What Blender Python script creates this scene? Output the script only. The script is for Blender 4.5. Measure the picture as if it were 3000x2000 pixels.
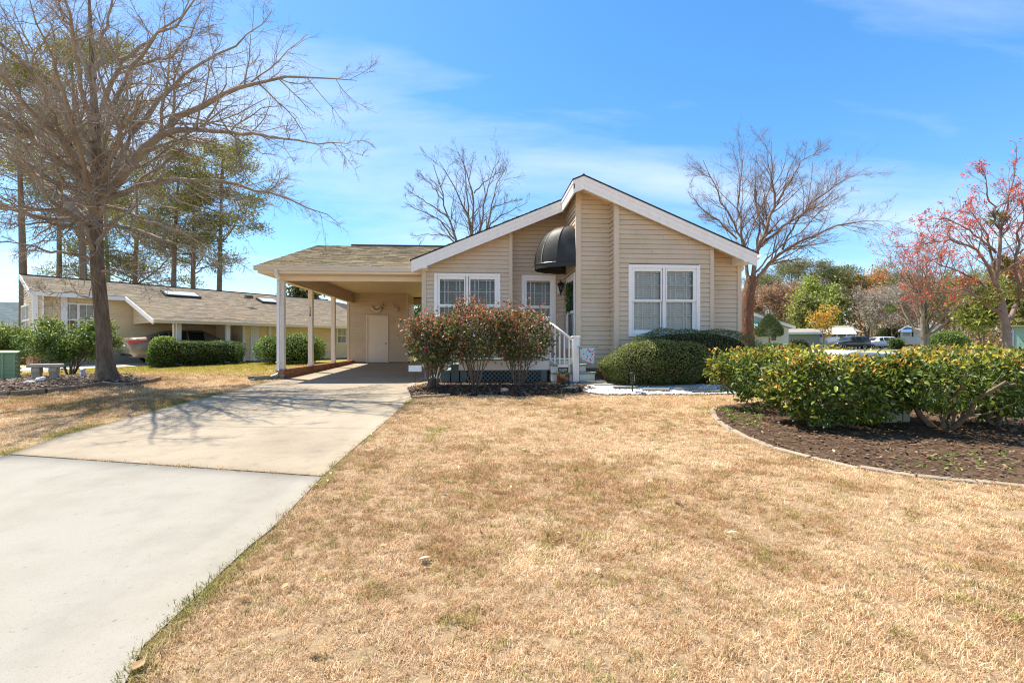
import bpy, bmesh, math, random
import numpy as np
from mathutils import Vector, Matrix

random.seed(7)
RNG = np.random.default_rng(11)
R = math.radians
for o in list(bpy.data.objects):
    bpy.data.objects.remove(o)
SC = bpy.context.scene
COL = SC.collection

# ------------------------------------------------------------------ camera
F = 3000 * 16.0 / 36.0          # focal length in photograph pixels
HOR = 1006.0                    # horizon row of the photograph
YAW = R(3.86)
CZ = 1.35
cd = bpy.data.cameras.new('camera')
cam = bpy.data.objects.new('camera', cd)
COL.objects.link(cam)
cd.sensor_width = 36.0
cd.lens = 16.0
cd.shift_y = (HOR - 1000.0) / 3000.0
cd.clip_start = 0.05
cd.clip_end = 2000
cam.location = (0, 0, CZ)
cam.rotation_euler = (R(90), 0, -YAW)
SC.camera = cam

# ------------------------------------------------------------------ light
SUN_TRAVEL = Vector((0.467, -0.278, -1.0)).normalized()
elev = math.asin(-SUN_TRAVEL.z)
azim = math.atan2(-SUN_TRAVEL.x, -SUN_TRAVEL.y)      # clockwise from +Y
sd = bpy.data.lights.new('sun', 'SUN')
sd.energy = 4.3
sd.angle = R(0.53)
sd.color = (1.0, 0.92, 0.80)
sun = bpy.data.objects.new('sun', sd)
COL.objects.link(sun)
sun.location = (-20, 15, 40)
sun.rotation_euler = SUN_TRAVEL.to_track_quat('-Z', 'Y').to_euler()

world = bpy.data.worlds.new('World')
SC.world = world
world.use_nodes = True
wn, wl = world.node_tree.nodes, world.node_tree.links
wn.clear()
wout = wn.new('ShaderNodeOutputWorld')
bg = wn.new('ShaderNodeBackground')
bg.inputs['Strength'].default_value = 0.15
sky = wn.new('ShaderNodeTexSky')
sky.sky_type = 'NISHITA'
sky.sun_disc = False
sky.sun_elevation = elev
sky.sun_rotation = azim
sky.air_density = 1.0
sky.dust_density = 0.35
sky.ozone_density = 4.0
tc = wn.new('ShaderNodeTexCoord')
sep = wn.new('ShaderNodeSeparateXYZ')
wl.new(tc.outputs['Generated'], sep.inputs[0])
# thin high cloud: noise on a flat layer overhead (direction / height)
mz = wn.new('ShaderNodeMath'); mz.operation = 'MAXIMUM'; mz.inputs[1].default_value = 0.04
wl.new(sep.outputs['Z'], mz.inputs[0])
az_ = wn.new('ShaderNodeMath'); az_.operation = 'ADD'; az_.inputs[1].default_value = 0.12
wl.new(mz.outputs[0], az_.inputs[0])
dx = wn.new('ShaderNodeMath'); dx.operation = 'DIVIDE'
wl.new(sep.outputs['X'], dx.inputs[0]); wl.new(az_.outputs[0], dx.inputs[1])
dy = wn.new('ShaderNodeMath'); dy.operation = 'DIVIDE'
wl.new(sep.outputs['Y'], dy.inputs[0]); wl.new(az_.outputs[0], dy.inputs[1])
cmb = wn.new('ShaderNodeCombineXYZ')
wl.new(dx.outputs[0], cmb.inputs[0]); wl.new(dy.outputs[0], cmb.inputs[1])
mp = wn.new('ShaderNodeMapping')
mp.inputs['Location'].default_value = (25.1, 11.1, 0)
mp.inputs['Rotation'].default_value = (0, 0, R(90))
mp.inputs['Scale'].default_value = (0.35, 1.0, 1)
wl.new(cmb.outputs[0], mp.inputs[0])
n1 = wn.new('ShaderNodeTexNoise')
n1.inputs['Scale'].default_value = 1.1
n1.inputs['Detail'].default_value = 9
n1.inputs['Roughness'].default_value = 0.56
n1.inputs['Distortion'].default_value = 0.35
wl.new(mp.outputs[0], n1.inputs[0])
cr = wn.new('ShaderNodeValToRGB')
cr.color_ramp.elements[0].position = 0.44
cr.color_ramp.elements[1].position = 0.78
cr.color_ramp.elements[0].color = (0, 0, 0, 1)
cr.color_ramp.elements[1].color = (1, 1, 1, 1)
wl.new(n1.outputs[0], cr.inputs[0])
hs = wn.new('ShaderNodeHueSaturation')
hs.inputs['Saturation'].default_value = 1.40
sgam = wn.new('ShaderNodeGamma'); sgam.inputs[1].default_value = 0.80
wl.new(sky.outputs[0], sgam.inputs[0]); wl.new(sgam.outputs[0], hs.inputs['Color'])
mixc = wn.new('ShaderNodeMix'); mixc.data_type = 'RGBA'
cm = wn.new('ShaderNodeMath'); cm.operation = 'MULTIPLY'; cm.inputs[1].default_value = 0.85
wl.new(cr.outputs[0], cm.inputs[0])
wl.new(cm.outputs[0], mixc.inputs['Factor'])
wl.new(hs.outputs[0], mixc.inputs['A'])
mixc.inputs['B'].default_value = (3.3, 3.5, 3.75, 1)
wl.new(mixc.outputs['Result'], bg.inputs['Color'])
wl.new(bg.outputs[0], wout.inputs[0])

SC.view_settings.view_transform = 'Standard'
SC.view_settings.look = 'None'
SC.view_settings.exposure = 1.22
SC.view_settings.gamma = 1.0
SC.render.engine = 'CYCLES'
SC.cycles.max_bounces = 8
SC.cycles.transparent_max_bounces = 16
SC.cycles.use_denoising = True
SC.cycles.denoising_prefilter = 'NONE'
SC.cycles.filter_width = 1.15
SC.cycles.use_adaptive_sampling = False
SC.cycles.sample_clamp_indirect = 6.0
SC.cycles.caustics_reflective = False
SC.cycles.caustics_refractive = False

# ------------------------------------------------------------------ pixel -> place helpers
SY, CY = math.sin(YAW), math.cos(YAW)
def ray(px, py):
    xc = (px - 1500.0) / F
    return (SY + xc * CY, CY - xc * SY, (HOR - py) / F)
def at(px, py, Y):
    d = ray(px, py); t = Y / d[1]
    return Vector((d[0] * t, Y, CZ + d[2] * t))
def atx(px, py, X):
    d = ray(px, py); t = X / d[0]
    return Vector((X, d[1] * t, CZ + d[2] * t))
def atd(px, py, t):
    d = ray(px, py)
    return Vector((d[0] * t, d[1] * t, CZ + d[2] * t))
def X_(px, Y): return at(px, HOR, Y).x
def Z_(px, py, Y): return at(px, py, Y).z
def smooth(a, b, x):
    u = min(1, max(0, (x - a) / (b - a)))
    return u * u * (3 - 2 * u)
def g(x, y):
    """height of the ground"""
    if y < 20: z = 0.10 + 0.02 * y
    else: z = 0.5 + 0.003 * (min(y, 120) - 20)
    z += 0.17 * math.exp(-((x + 9.8) ** 2 + (y - 11.9) ** 2) / 2.6 ** 2)
    z -= 0.010 * min(20, max(0, -x - 8)) * smooth(12, 20, y)
    z += 0.10 * smooth(8.7, 9.8, y) * (1 - smooth(11.2, 13, y)) * smooth(-1.9, -1.0, x) * (1 - smooth(6.6, 8, x))
    z += 0.05 * math.exp(-(((x - 4.9) / 2.2) ** 4 + ((y - 6.0) / 1.3) ** 4))
    return z
def gnd(px, py):
    z = 0.3
    for _ in range(40):
        t = (CZ - z) * F / max(1.0, (py - HOR))
        d = ray(px, py)
        z = 0.5 * z + 0.5 * g(d[0] * t, d[1] * t)
    return Vector((d[0] * t, d[1] * t, z))
def garr(xy): return np.array([g(a, b) for a, b in xy])

# ------------------------------------------------------------------ object helpers
def link(o, parent=None):
    COL.objects.link(o)
    if parent is not None: o.parent = parent
    return o
def tag(o, label=None, cat=None, group=None, kind=None):
    if label: o['label'] = label
    if cat: o['category'] = cat
    if group: o['group'] = group
    if kind: o['kind'] = kind
    return o
def empty(name, loc=(0, 0, 0), rz=0, parent=None):
    o = bpy.data.objects.new(name, None)
    o.empty_display_size = 0.1
    o.location = loc; o.rotation_euler = (0, 0, rz)
    return link(o, parent)
def thing(name, label, cat, loc=(0, 0, 0), rz=0, group=None):
    return tag(empty(name, loc, rz), label, cat, group)

class MB:
    def __init__(s): s.v = []; s.f = []
    def quad(s, a, b, c, d):
        n = len(s.v); s.v += [tuple(a), tuple(b), tuple(c), tuple(d)]; s.f.append((n, n+1, n+2, n+3)); return s
    def poly(s, pts):
        n = len(s.v); s.v += [tuple(p) for p in pts]; s.f.append(tuple(range(n, n+len(pts)))); return s
    def box(s, x0, y0, z0, x1, y1, z1):
        if x0 > x1: x0, x1 = x1, x0
        if y0 > y1: y0, y1 = y1, y0
        if z0 > z1: z0, z1 = z1, z0
        n = len(s.v)
        s.v += [(x0,y0,z0),(x1,y0,z0),(x1,y1,z0),(x0,y1,z0),(x0,y0,z1),(x1,y0,z1),(x1,y1,z1),(x0,y1,z1)]
        s.f += [(n,n+3,n+2,n+1),(n+4,n+5,n+6,n+7),(n,n+1,n+5,n+4),(n+1,n+2,n+6,n+5),(n+2,n+3,n+7,n+6),(n+3,n,n+4,n+7)]
        return s
    def obox(s, c, u, v, w):
        """oriented box: centre + half axes"""
        c, u, v, w = Vector(c), Vector(u), Vector(v), Vector(w)
        n = len(s.v)
        for a, b, e in ((-1,-1,-1),(1,-1,-1),(1,1,-1),(-1,1,-1),(-1,-1,1),(1,-1,1),(1,1,1),(-1,1,1)):
            s.v.append(tuple(c + u*a + v*b + w*e))
        s.f += [(n,n+3,n+2,n+1),(n+4,n+5,n+6,n+7),(n,n+1,n+5,n+4),(n+1,n+2,n+6,n+5),(n+2,n+3,n+7,n+6),(n+3,n,n+4,n+7)]
        return s
    def prism(s, pts, d):
        """extrude a polygon (3d points) along vector d"""
        n = len(s.v); k = len(pts); d = Vector(d)
        s.v += [tuple(p) for p in pts] + [tuple(Vector(p) + d) for p in pts]
        s.f.append(tuple(range(n, n+k))); s.f.append(tuple(range(n+2*k-1, n+k-1, -1)))
        for i in range(k):
            j = (i+1) % k; s.f.append((n+i, n+k+i, n+k+j, n+j))
        return s
    def tube(s, pts, rad, n=8, cap=True, sq=None):
        pts = [Vector(p) for p in pts]
        if not hasattr(rad, '__len__'): rad = [rad] * len(pts)
        base = len(s.v); up = Vector((0, 0, 1))
        for i, p in enumerate(pts):
            t = (pts[min(i+1, len(pts)-1)] - pts[max(i-1, 0)]).normalized()
            a = up if abs(t.z) < 0.95 else Vector((1, 0, 0))
            u = t.cross(a).normalized(); w = u.cross(t).normalized()
            for k in range(n):
                th = 2*math.pi*(k+0.5)/n
                s.v.append(tuple(p + (u*math.cos(th) + w*math.sin(th))*rad[i]))
        for i in range(len(pts)-1):
            for k in range(n):
                a = base+i*n+k; b = base+i*n+(k+1) % n
                s.f.append((a, b, b+n, a+n))
        if cap:
            s.f.append(tuple(base+k for k in range(n-1, -1, -1)))
            s.f.append(tuple(base+(len(pts)-1)*n+k for k in range(n)))
        return s
    def lathe(s, prof, c=(0, 0, 0), n=20):
        base = len(s.v)
        for r_, z in prof:
            for k in range(n):
                th = 2*math.pi*k/n
                s.v.append((c[0]+r_*math.cos(th), c[1]+r_*math.sin(th), c[2]+z))
        for i in range(len(prof)-1):
            for k in range(n):
                a = base+i*n+k; b = base+i*n+(k+1) % n
                s.f.append((a, b, b+n, a+n))
        s.f.append(tuple(base+k for k in range(n-1, -1, -1)))
        s.f.append(tuple(base+(len(prof)-1)*n+k for k in range(n)))
        return s
    def mesh(s, name):
        me = bpy.data.meshes.new(name); me.from_pydata(s.v, [], s.f); me.update(); return me
    def build(s, name, m, parent=None, smooth=False, bevel=0):
        me = s.mesh(name)
        if m is not None: me.materials.append(m)
        if smooth:
            me.polygons.foreach_set('use_smooth', [True]*len(me.polygons))
        o = link(bpy.data.objects.new(name, me), parent)
        if bevel:
            md = o.modifiers.new('bevel', 'BEVEL'); md.width = bevel; md.segments = 2; md.limit_method = 'ANGLE'
        return o

def box(name, m, parent, *a, bevel=0): return MB().box(*a).build(name, m, parent, bevel=bevel)
def np_mesh(name, V, Fc, m=None, parent=None, col=None, smooth=False):
    """V (N,3), Fc (M,k) arrays, col (N,3) per-vertex colour"""
    V = np.asarray(V, dtype=np.float32).reshape(-1, 3); Fc = np.asarray(Fc, dtype=np.int32)
    M, k = Fc.shape
    me = bpy.data.meshes.new(name)
    me.vertices.add(len(V)); me.vertices.foreach_set('co', V.ravel())
    me.loops.add(M*k); me.loops.foreach_set('vertex_index', Fc.ravel())
    me.polygons.add(M); me.polygons.foreach_set('loop_start', np.arange(0, M*k, k, dtype=np.int32))
    me.polygons.foreach_set('loop_total', np.full(M, k, dtype=np.int32))
    if smooth: me.polygons.foreach_set('use_smooth', np.ones(M, dtype=bool))
    if col is not None:
        a = me.attributes.new('col', 'FLOAT_COLOR', 'POINT')
        c = np.ones((len(V), 4), dtype=np.float32); c[:, :3] = col
        a.data.foreach_set('color', c.ravel())
    me.update(calc_edges=True)
    if m is not None: me.materials.append(m)
    return link(bpy.data.objects.new(name, me), parent)
def copy_tree(o, parent=None):
    c = o.copy(); COL.objects.link(c); c.parent = parent
    for ch in list(o.children): copy_tree(ch, c)
    return c
def text_mesh(name, txt, size, m, parent, loc, rot, extrude=0.002, align='CENTER', space=1.0):
    cu = bpy.data.curves.new(name, 'FONT'); cu.body = txt; cu.size = size; cu.extrude = extrude
    cu.align_x = align; cu.align_y = 'CENTER'; cu.space_character = space
    cu.resolution_u = 3
    to = bpy.data.objects.new(name + '_tmp', cu); COL.objects.link(to)
    dg = bpy.context.evaluated_depsgraph_get()
    me = bpy.data.meshes.new_from_object(to.evaluated_get(dg)); me.name = name
    bpy.data.objects.remove(to); bpy.data.curves.remove(cu)
    me.materials.clear(); me.materials.append(m)
    o = link(bpy.data.objects.new(name, me), parent)
    o.location = loc; o.rotation_euler = rot
    return o

# ------------------------------------------------------------------ materials
MATS = {}
def mat(name, rgb, rough=0.6, spec=0.4, var=0.12, vscale=6.0, bump=0.0, bscale=60.0, objvar=0.0,
        rgb2=None, mix2=(0.5, 0.65), s2=2.0, metal=0.0, stretch=None, coat=0.0, detail=6, speck=None, bdist=0.02):
    m = bpy.data.materials.new(name); m.use_nodes = True
    nt = m.node_tree; N, L = nt.nodes, nt.links
    b = N['Principled BSDF']
    b.inputs['Roughness'].default_value = rough
    b.inputs['Specular IOR Level'].default_value = spec
    b.inputs['Metallic'].default_value = metal
    b.inputs['Coat Weight'].default_value = coat
    geo = N.new('ShaderNodeTexCoord')
    src = geo.outputs['Object']
    if stretch:
        mpn = N.new('ShaderNodeMapping'); mpn.inputs['Scale'].default_value = stretch
        L.new(src, mpn.inputs[0]); src = mpn.outputs[0]
    col = None
    rgbn = N.new('ShaderNodeRGB'); rgbn.outputs[0].default_value = (*rgb, 1); col = rgbn.outputs[0]
    if rgb2 is not None:
        n2 = N.new('ShaderNodeTexNoise'); n2.inputs['Scale'].default_value = s2; n2.inputs['Detail'].default_value = detail
        n2.inputs['Roughness'].default_value = 0.62
        L.new(src, n2.inputs[0])
        r2 = N.new('ShaderNodeMapRange'); r2.inputs[1].default_value = mix2[0]; r2.inputs[2].default_value = mix2[1]
        L.new(n2.outputs[0], r2.inputs[0])
        mx = N.new('ShaderNodeMix'); mx.data_type = 'RGBA'
        L.new(r2.outputs[0], mx.inputs['Factor']); L.new(col, mx.inputs['A']); mx.inputs['B'].default_value = (*rgb2, 1)
        col = mx.outputs['Result']
    if var or objvar:
        hv = N.new('ShaderNodeHueSaturation'); L.new(col, hv.inputs['Color'])
        val = None
        if var:
            nn = N.new('ShaderNodeTexNoise'); nn.inputs['Scale'].default_value = vscale; nn.inputs['Detail'].default_value = 7
            nn.inputs['Roughness'].default_value = 0.65
            L.new(src, nn.inputs[0])
            mr = N.new('ShaderNodeMapRange'); mr.inputs[1].default_value = 0.28; mr.inputs[2].default_value = 0.72
            mr.inputs[3].default_value = 1 - var; mr.inputs[4].default_value = 1 + var
            L.new(nn.outputs[0], mr.inputs[0]); val = mr.outputs[0]
        if objvar:
            oi = N.new('ShaderNodeObjectInfo')
            m2 = N.new('ShaderNodeMapRange'); m2.inputs[3].default_value = 1 - objvar; m2.inputs[4].default_value = 1 + objvar
            L.new(oi.outputs['Random'], m2.inputs[0])
            if val is None: val = m2.outputs[0]
            else:
                mm = N.new('ShaderNodeMath'); mm.operation = 'MULTIPLY'; L.new(val, mm.inputs[0]); L.new(m2.outputs[0], mm.inputs[1]); val = mm.outputs[0]
        L.new(val, hv.inputs['Value']); col = hv.outputs[0]
    if speck:
        for sc_, lo, hi, dk in speck:
            ns = N.new('ShaderNodeTexNoise'); ns.inputs['Scale'].default_value = sc_; ns.inputs['Detail'].default_value = 4; ns.inputs['Roughness'].default_value = 0.6
            L.new(src, ns.inputs[0])
            ms = N.new('ShaderNodeMapRange'); ms.inputs[1].default_value = lo; ms.inputs[2].default_value = hi; ms.inputs[3].default_value = 1.0; ms.inputs[4].default_value = dk
            L.new(ns.outputs[0], ms.inputs[0])
            h2 = N.new('ShaderNodeHueSaturation'); L.new(col, h2.inputs['Color']); L.new(ms.outputs[0], h2.inputs['Value']); col = h2.outputs[0]
    L.new(col, b.inputs['Base Color'])
    if bump:
        nb = N.new('ShaderNodeTexNoise'); nb.inputs['Scale'].default_value = bscale; nb.inputs['Detail'].default_value = 8
        L.new(src, nb.inputs[0])
        bp = N.new('ShaderNodeBump'); bp.inputs['Strength'].default_value = bump; bp.inputs['Distance'].default_value = bdist
        L.new(nb.outputs[0], bp.inputs['Height']); L.new(bp.outputs[0], b.inputs['Normal'])
    MATS[name] = m
    return m
def attr_mat(name, rough=0.5, spec=0.4, trans=0.0, inst=False, tint=(1, 1, 1), var=0.0, attr='col'):
    m = bpy.data.materials.new(name); m.use_nodes = True
    N, L = m.node_tree.nodes, m.node_tree.links
    b = N['Principled BSDF']; out = N['Material Output']
    b.inputs['Roughness'].default_value = rough; b.inputs['Specular IOR Level'].default_value = spec
    a = N.new('ShaderNodeAttribute'); a.attribute_name = attr
    col = a.outputs['Color']
    if inst:
        a2 = N.new('ShaderNodeAttribute'); a2.attribute_type = 'INSTANCER'; a2.attribute_name = 'tint'
        mx = N.new('ShaderNodeMix'); mx.data_type = 'RGBA'; mx.blend_type = 'MULTIPLY'; mx.inputs['Factor'].default_value = 1
        L.new(col, mx.inputs['A']); L.new(a2.outputs['Color'], mx.inputs['B']); col = mx.outputs['Result']
    L.new(col, b.inputs['Base Color'])
    if trans:
        t = N.new('ShaderNodeBsdfTranslucent'); L.new(col, t.inputs[0])
        ms = N.new('ShaderNodeMixShader'); ms.inputs[0].default_value = trans
        L.new(b.outputs[0], ms.inputs[1]); L.new(t.outputs[0], ms.inputs[2]); L.new(ms.outputs[0], out.inputs[0])
    return m
def glass_mat(name, tint=(1, 1, 1), fres=1.5):
    m = bpy.data.materials.new(name); m.use_nodes = True
    N, L = m.node_tree.nodes, m.node_tree.links
    N.remove(N['Principled BSDF']); out = N['Material Output']
    fr = N.new('ShaderNodeFresnel'); fr.inputs[0].default_value = fres
    tr = N.new('ShaderNodeBsdfTransparent'); tr.inputs[0].default_value = (*tint, 1)
    gl = N.new('ShaderNodeBsdfGlossy'); gl.inputs['Roughness'].default_value = 0.02
    # faint waviness of the pane
    tcn = N.new('ShaderNodeTexCoord'); nn = N.new('ShaderNodeTexNoise'); nn.inputs['Scale'].default_value = 3.0
    L.new(tcn.outputs['Object'], nn.inputs[0])
    bp = N.new('ShaderNodeBump'); bp.inputs['Strength'].default_value = 0.05; bp.inputs['Distance'].default_value = 0.05
    L.new(nn.outputs[0], bp.inputs['Height']); L.new(bp.outputs[0], gl.inputs['Normal'])
    ms = N.new('ShaderNodeMixShader')
    L.new(fr.outputs[0], ms.inputs[0]); L.new(tr.outputs[0], ms.inputs[1]); L.new(gl.outputs[0], ms.inputs[2])
    L.new(ms.outputs[0], out.inputs[0])
    return m

M_siding = mat('vinyl_siding', (0.60, 0.475, 0.35), 0.55, 0.35, var=0.05, vscale=3.0, objvar=0.02,
               rgb2=(0.50, 0.42, 0.23), mix2=(0.50, 0.80), s2=0.9)
M_trim = mat('tan_trim', (0.60, 0.48, 0.355), 0.5, 0.4, var=0.04, vscale=4)
M_white = mat('white_vinyl', (0.84, 0.81, 0.77), 0.45, 0.45, var=0.04, vscale=3)
M_fascia = mat('white_fascia', (0.84, 0.80, 0.75), 0.45, 0.4, var=0.05, vscale=2.5, stretch=(3, 1, 1))
M_cream = mat('cream_aluminium', (0.78, 0.67, 0.52), 0.45, 0.4, var=0.05, vscale=3)
M_gutter = mat('gutter_enamel', (0.68, 0.62, 0.53), 0.4, 0.45, var=0.14, vscale=5, stretch=(0.6, 3, 8))
M_post = mat('post_vinyl', (0.80, 0.72, 0.63), 0.5, 0.4, var=0.04)
M_soffit = mat('soffit_panel', (0.74, 0.59, 0.40), 0.5, 0.35, var=0.04)
M_doorpaint = mat('door_paint', (0.72, 0.62, 0.50), 0.4, 0.4, var=0.05, vscale=1.5)
M_roofedge = mat('roof_edge_dark', (0.045, 0.04, 0.036), 0.85, 0.2, var=0.2)
M_black = mat('black_metal', (0.012, 0.012, 0.012), 0.4, 0.5, var=0.1)
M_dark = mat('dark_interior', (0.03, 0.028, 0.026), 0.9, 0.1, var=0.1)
M_room = mat('room_wall', (0.45, 0.43, 0.40), 0.9, 0.1, var=0.1)
M_blind = mat('blind_slat', (0.88, 0.86, 0.82), 0.5, 0.3, var=0.03)
M_glass = glass_mat('window_glass', (0.95, 0.97, 0.96))
M_canvas = mat('black_canvas', (0.020, 0.020, 0.017), 0.55, 0.4, var=0.25, vscale=2.5, rgb2=(0.06, 0.056, 0.044), mix2=(0.45, 0.75), s2=1.6, bump=0.15, bscale=9)
M_canvas2 = mat('pale_canvas', (0.40, 0.37, 0.28), 0.7, 0.3, var=0.1)  # paler canvas, used on one rib only
M_slate = mat('slate_blue_paint', (0.115, 0.155, 0.165), 0.55, 0.35, var=0.10, vscale=5)
M_tread = mat('tread_paint', (0.20, 0.28, 0.275), 0.55, 0.35, var=0.12, vscale=5)
M_brick = mat('brick', (0.30, 0.135, 0.075), 0.85, 0.2, var=0.25, vscale=14, objvar=0.28, bump=0.3, bscale=80, rgb2=(0.16, 0.09, 0.055), mix2=(0.5, 0.75), s2=5)
M_mortar = mat('mortar', (0.33, 0.28, 0.22), 0.9, 0.15, var=0.15, vscale=20)
M_red = mat('red_plastic', (0.55, 0.03, 0.02), 0.4, 0.5, var=0.1)
M_bark = mat('oak_bark', (0.175, 0.122, 0.08), 0.9, 0.15, var=0.35, vscale=9, bump=1.0, bscale=22, bdist=0.07, stretch=(2.4, 2.4, 0.35), rgb2=(0.25, 0.20, 0.15), mix2=(0.45, 0.7), s2=3.5)
M_twig = mat('oak_twig', (0.30, 0.245, 0.19), 0.85, 0.2, var=0.35, vscale=2.5)
M_pinebark = mat('pine_bark', (0.22, 0.15, 0.105), 0.9, 0.15, var=0.3, vscale=4, stretch=(1, 1, 0.3), bump=0.6, bscale=10)
M_palebark = mat('grey_bark', (0.21, 0.175, 0.14), 0.9, 0.15, var=0.3, vscale=4)
M_redbark = mat('flaking_bark', (0.185, 0.095, 0.058), 0.9, 0.15, var=0.4, vscale=11, bump=1.0, bscale=18, bdist=0.06, stretch=(1.6, 1.6, 0.6), rgb2=(0.33, 0.21, 0.14), mix2=(0.55, 0.7), s2=7)
M_leaf = attr_mat('leaf', 0.40, 0.35, 0.38)
M_leafdull = attr_mat('leaf_dull', 0.65, 0.2, 0.30)
M_needle = attr_mat('needles', 0.6, 0.3, 0.15)
M_concrete_old = mat('tan_concrete', (0.315, 0.265, 0.195), 0.85, 0.25, var=0.14, vscale=0.9, bump=0.15, bscale=120, rgb2=(0.27, 0.22, 0.155), mix2=(0.45, 0.72), s2=0.7, speck=[(45, 0.60, 0.72, 0.70), (5, 0.54, 0.75, 0.80), (1.2, 0.52, 0.72, 0.86), (160, 0.55, 0.7, 0.80)])
M_concrete_new = mat('pale_concrete', (0.285, 0.265, 0.225), 0.85, 0.25, var=0.05, vscale=0.8, bump=0.12, bscale=150, rgb2=(0.245, 0.225, 0.185), mix2=(0.45, 0.75), s2=0.9, speck=[(30, 0.64, 0.74, 0.66), (3.2, 0.50, 0.75, 0.86), (0.9, 0.5, 0.7, 0.93), (170, 0.52, 0.7, 0.80)])
M_stone = mat('cast_stone', (0.48, 0.40, 0.30), 0.9, 0.2, var=0.2, vscale=10, bump=0.4, bscale=60, rgb2=(0.25, 0.23, 0.19), mix2=(0.5, 0.7), s2=4)
M_edging = mat('edging_concrete', (0.30, 0.245, 0.175), 0.9, 0.15, var=0.2, vscale=8, bump=0.5, bscale=45, objvar=0.12)
M_edgedark = mat('edging_dark', (0.21, 0.16, 0.115), 0.9, 0.15, var=0.25, vscale=8, bump=0.5, bscale=45, objvar=0.15)
M_cabinet = mat('cabinet_green', (0.47, 0.50, 0.40), 0.5, 0.35, var=0.08, vscale=4)
M_pebble = mat('white_pebble', (0.72, 0.71, 0.68), 0.8, 0.25, var=0.15, vscale=20)
M_flag = mat('flagstone', (0.34, 0.31, 0.25), 0.9, 0.2, var=0.2, vscale=6, bump=0.3, bscale=40, objvar=0.12)

# ================================================================== GROUND
def lawn_material():
    m = bpy.data.materials.new('lawn_soil'); m.use_nodes = True
    N, L = m.node_tree.nodes, m.node_tree.links
    b = N['Principled BSDF']; b.inputs['Roughness'].default_value = 0.95; b.inputs['Specular IOR Level'].default_value = 0.1
    tcn = N.new('ShaderNodeTexCoord')
    n = N.new('ShaderNodeTexNoise'); n.inputs['Scale'].default_value = 0.55; n.inputs['Detail'].default_value = 10; n.inputs['Roughness'].default_value = 0.7
    L.new(tcn.outputs['Object'], n.inputs[0])
    r = N.new('ShaderNodeValToRGB'); e = r.color_ramp.elements
    e[0].position = 0.3; e[0].color = (0.33, 0.225, 0.13, 1); e[1].position = 0.7; e[1].color = (0.43, 0.315, 0.19, 1)
    L.new(n.outputs[0], r.inputs[0])
    # far lawns have greened up
    sp = N.new('ShaderNodeSeparateXYZ'); L.new(tcn.outputs['Object'], sp.inputs[0])
    mr = N.new('ShaderNodeMapRange'); mr.inputs[1].default_value = 13.5; mr.inputs[2].default_value = 21.0
    nz = N.new('ShaderNodeTexNoise'); nz.inputs['Scale'].default_value = 0.25; nz.inputs['Detail'].default_value = 5
    L.new(tcn.outputs['Object'], nz.inputs[0])
    ad = N.new('ShaderNodeMath'); ad.operation = 'MULTIPLY_ADD'; ad.inputs[1].default_value = 9.0; L.new(nz.outputs[0], ad.inputs[0]); 
    sb = N.new('ShaderNodeMath'); sb.operation = 'SUBTRACT'; sb.inputs[1].default_value = 4.5; L.new(sp.outputs['Y'], sb.inputs[0]); L.new(sb.outputs[0], ad.inputs[2])
    L.new(ad.outputs[0], mr.inputs[0])
    mx = N.new('ShaderNodeMix'); mx.data_type = 'RGBA'; L.new(mr.outputs[0], mx.inputs['Factor']); L.new(r.outputs[0], mx.inputs['A']); mx.inputs['B'].default_value = (0.27, 0.25, 0.07, 1)
    n3 = N.new('ShaderNodeTexNoise'); n3.inputs['Scale'].default_value = 24; n3.inputs['Detail'].default_value = 8; n3.inputs['Roughness'].default_value = 0.75
    L.new(tcn.outputs['Object'], n3.inputs[0])
    m3 = N.new('ShaderNodeMapRange'); m3.inputs[1].default_value = 0.3; m3.inputs[2].default_value = 0.7; m3.inputs[3].default_value = 0.6; m3.inputs[4].default_value = 1.35
    L.new(n3.outputs[0], m3.inputs[0])
    hv = N.new('ShaderNodeHueSaturation'); L.new(mx.outputs['Result'], hv.inputs['Color']); L.new(m3.outputs[0], hv.inputs['Value'])
    L.new(hv.outputs[0], b.inputs['Base Color'])
    bp = N.new('ShaderNodeBump'); bp.inputs['Strength'].default_value = 0.9; bp.inputs['Distance'].default_value = 0.03
    L.new(n3.outputs[0], bp.inputs['Height']); L.new(bp.outputs[0], b.inputs['Normal'])
    return m
xs = np.concatenate([np.linspace(-600, -40, 14), np.linspace(-38, -14, 20), np.linspace(-13.6, 13.6, 110), np.linspace(14, 38, 20), np.linspace(40, 600, 14)])
ys = np.concatenate([np.linspace(-300, -6, 10), np.linspace(-5, 1, 10), np.linspace(1.2, 22, 90), np.linspace(23, 60, 20), np.linspace(66, 900, 20)])
GX, GY = np.meshgrid(xs, ys)
GV = np.stack([GX.ravel(), GY.ravel(), garr(zip(GX.ravel(), GY.ravel()))], 1)
nx, ny = len(xs), len(ys)
idx = (np.arange(ny-1)[:, None]*nx + np.arange(nx-1)[None, :]).ravel()
ground = np_mesh('ground', GV, np.stack([idx, idx+1, idx+nx+1, idx+nx], 1), lawn_material(), smooth=True)
tag(ground, kind='structure')

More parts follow.
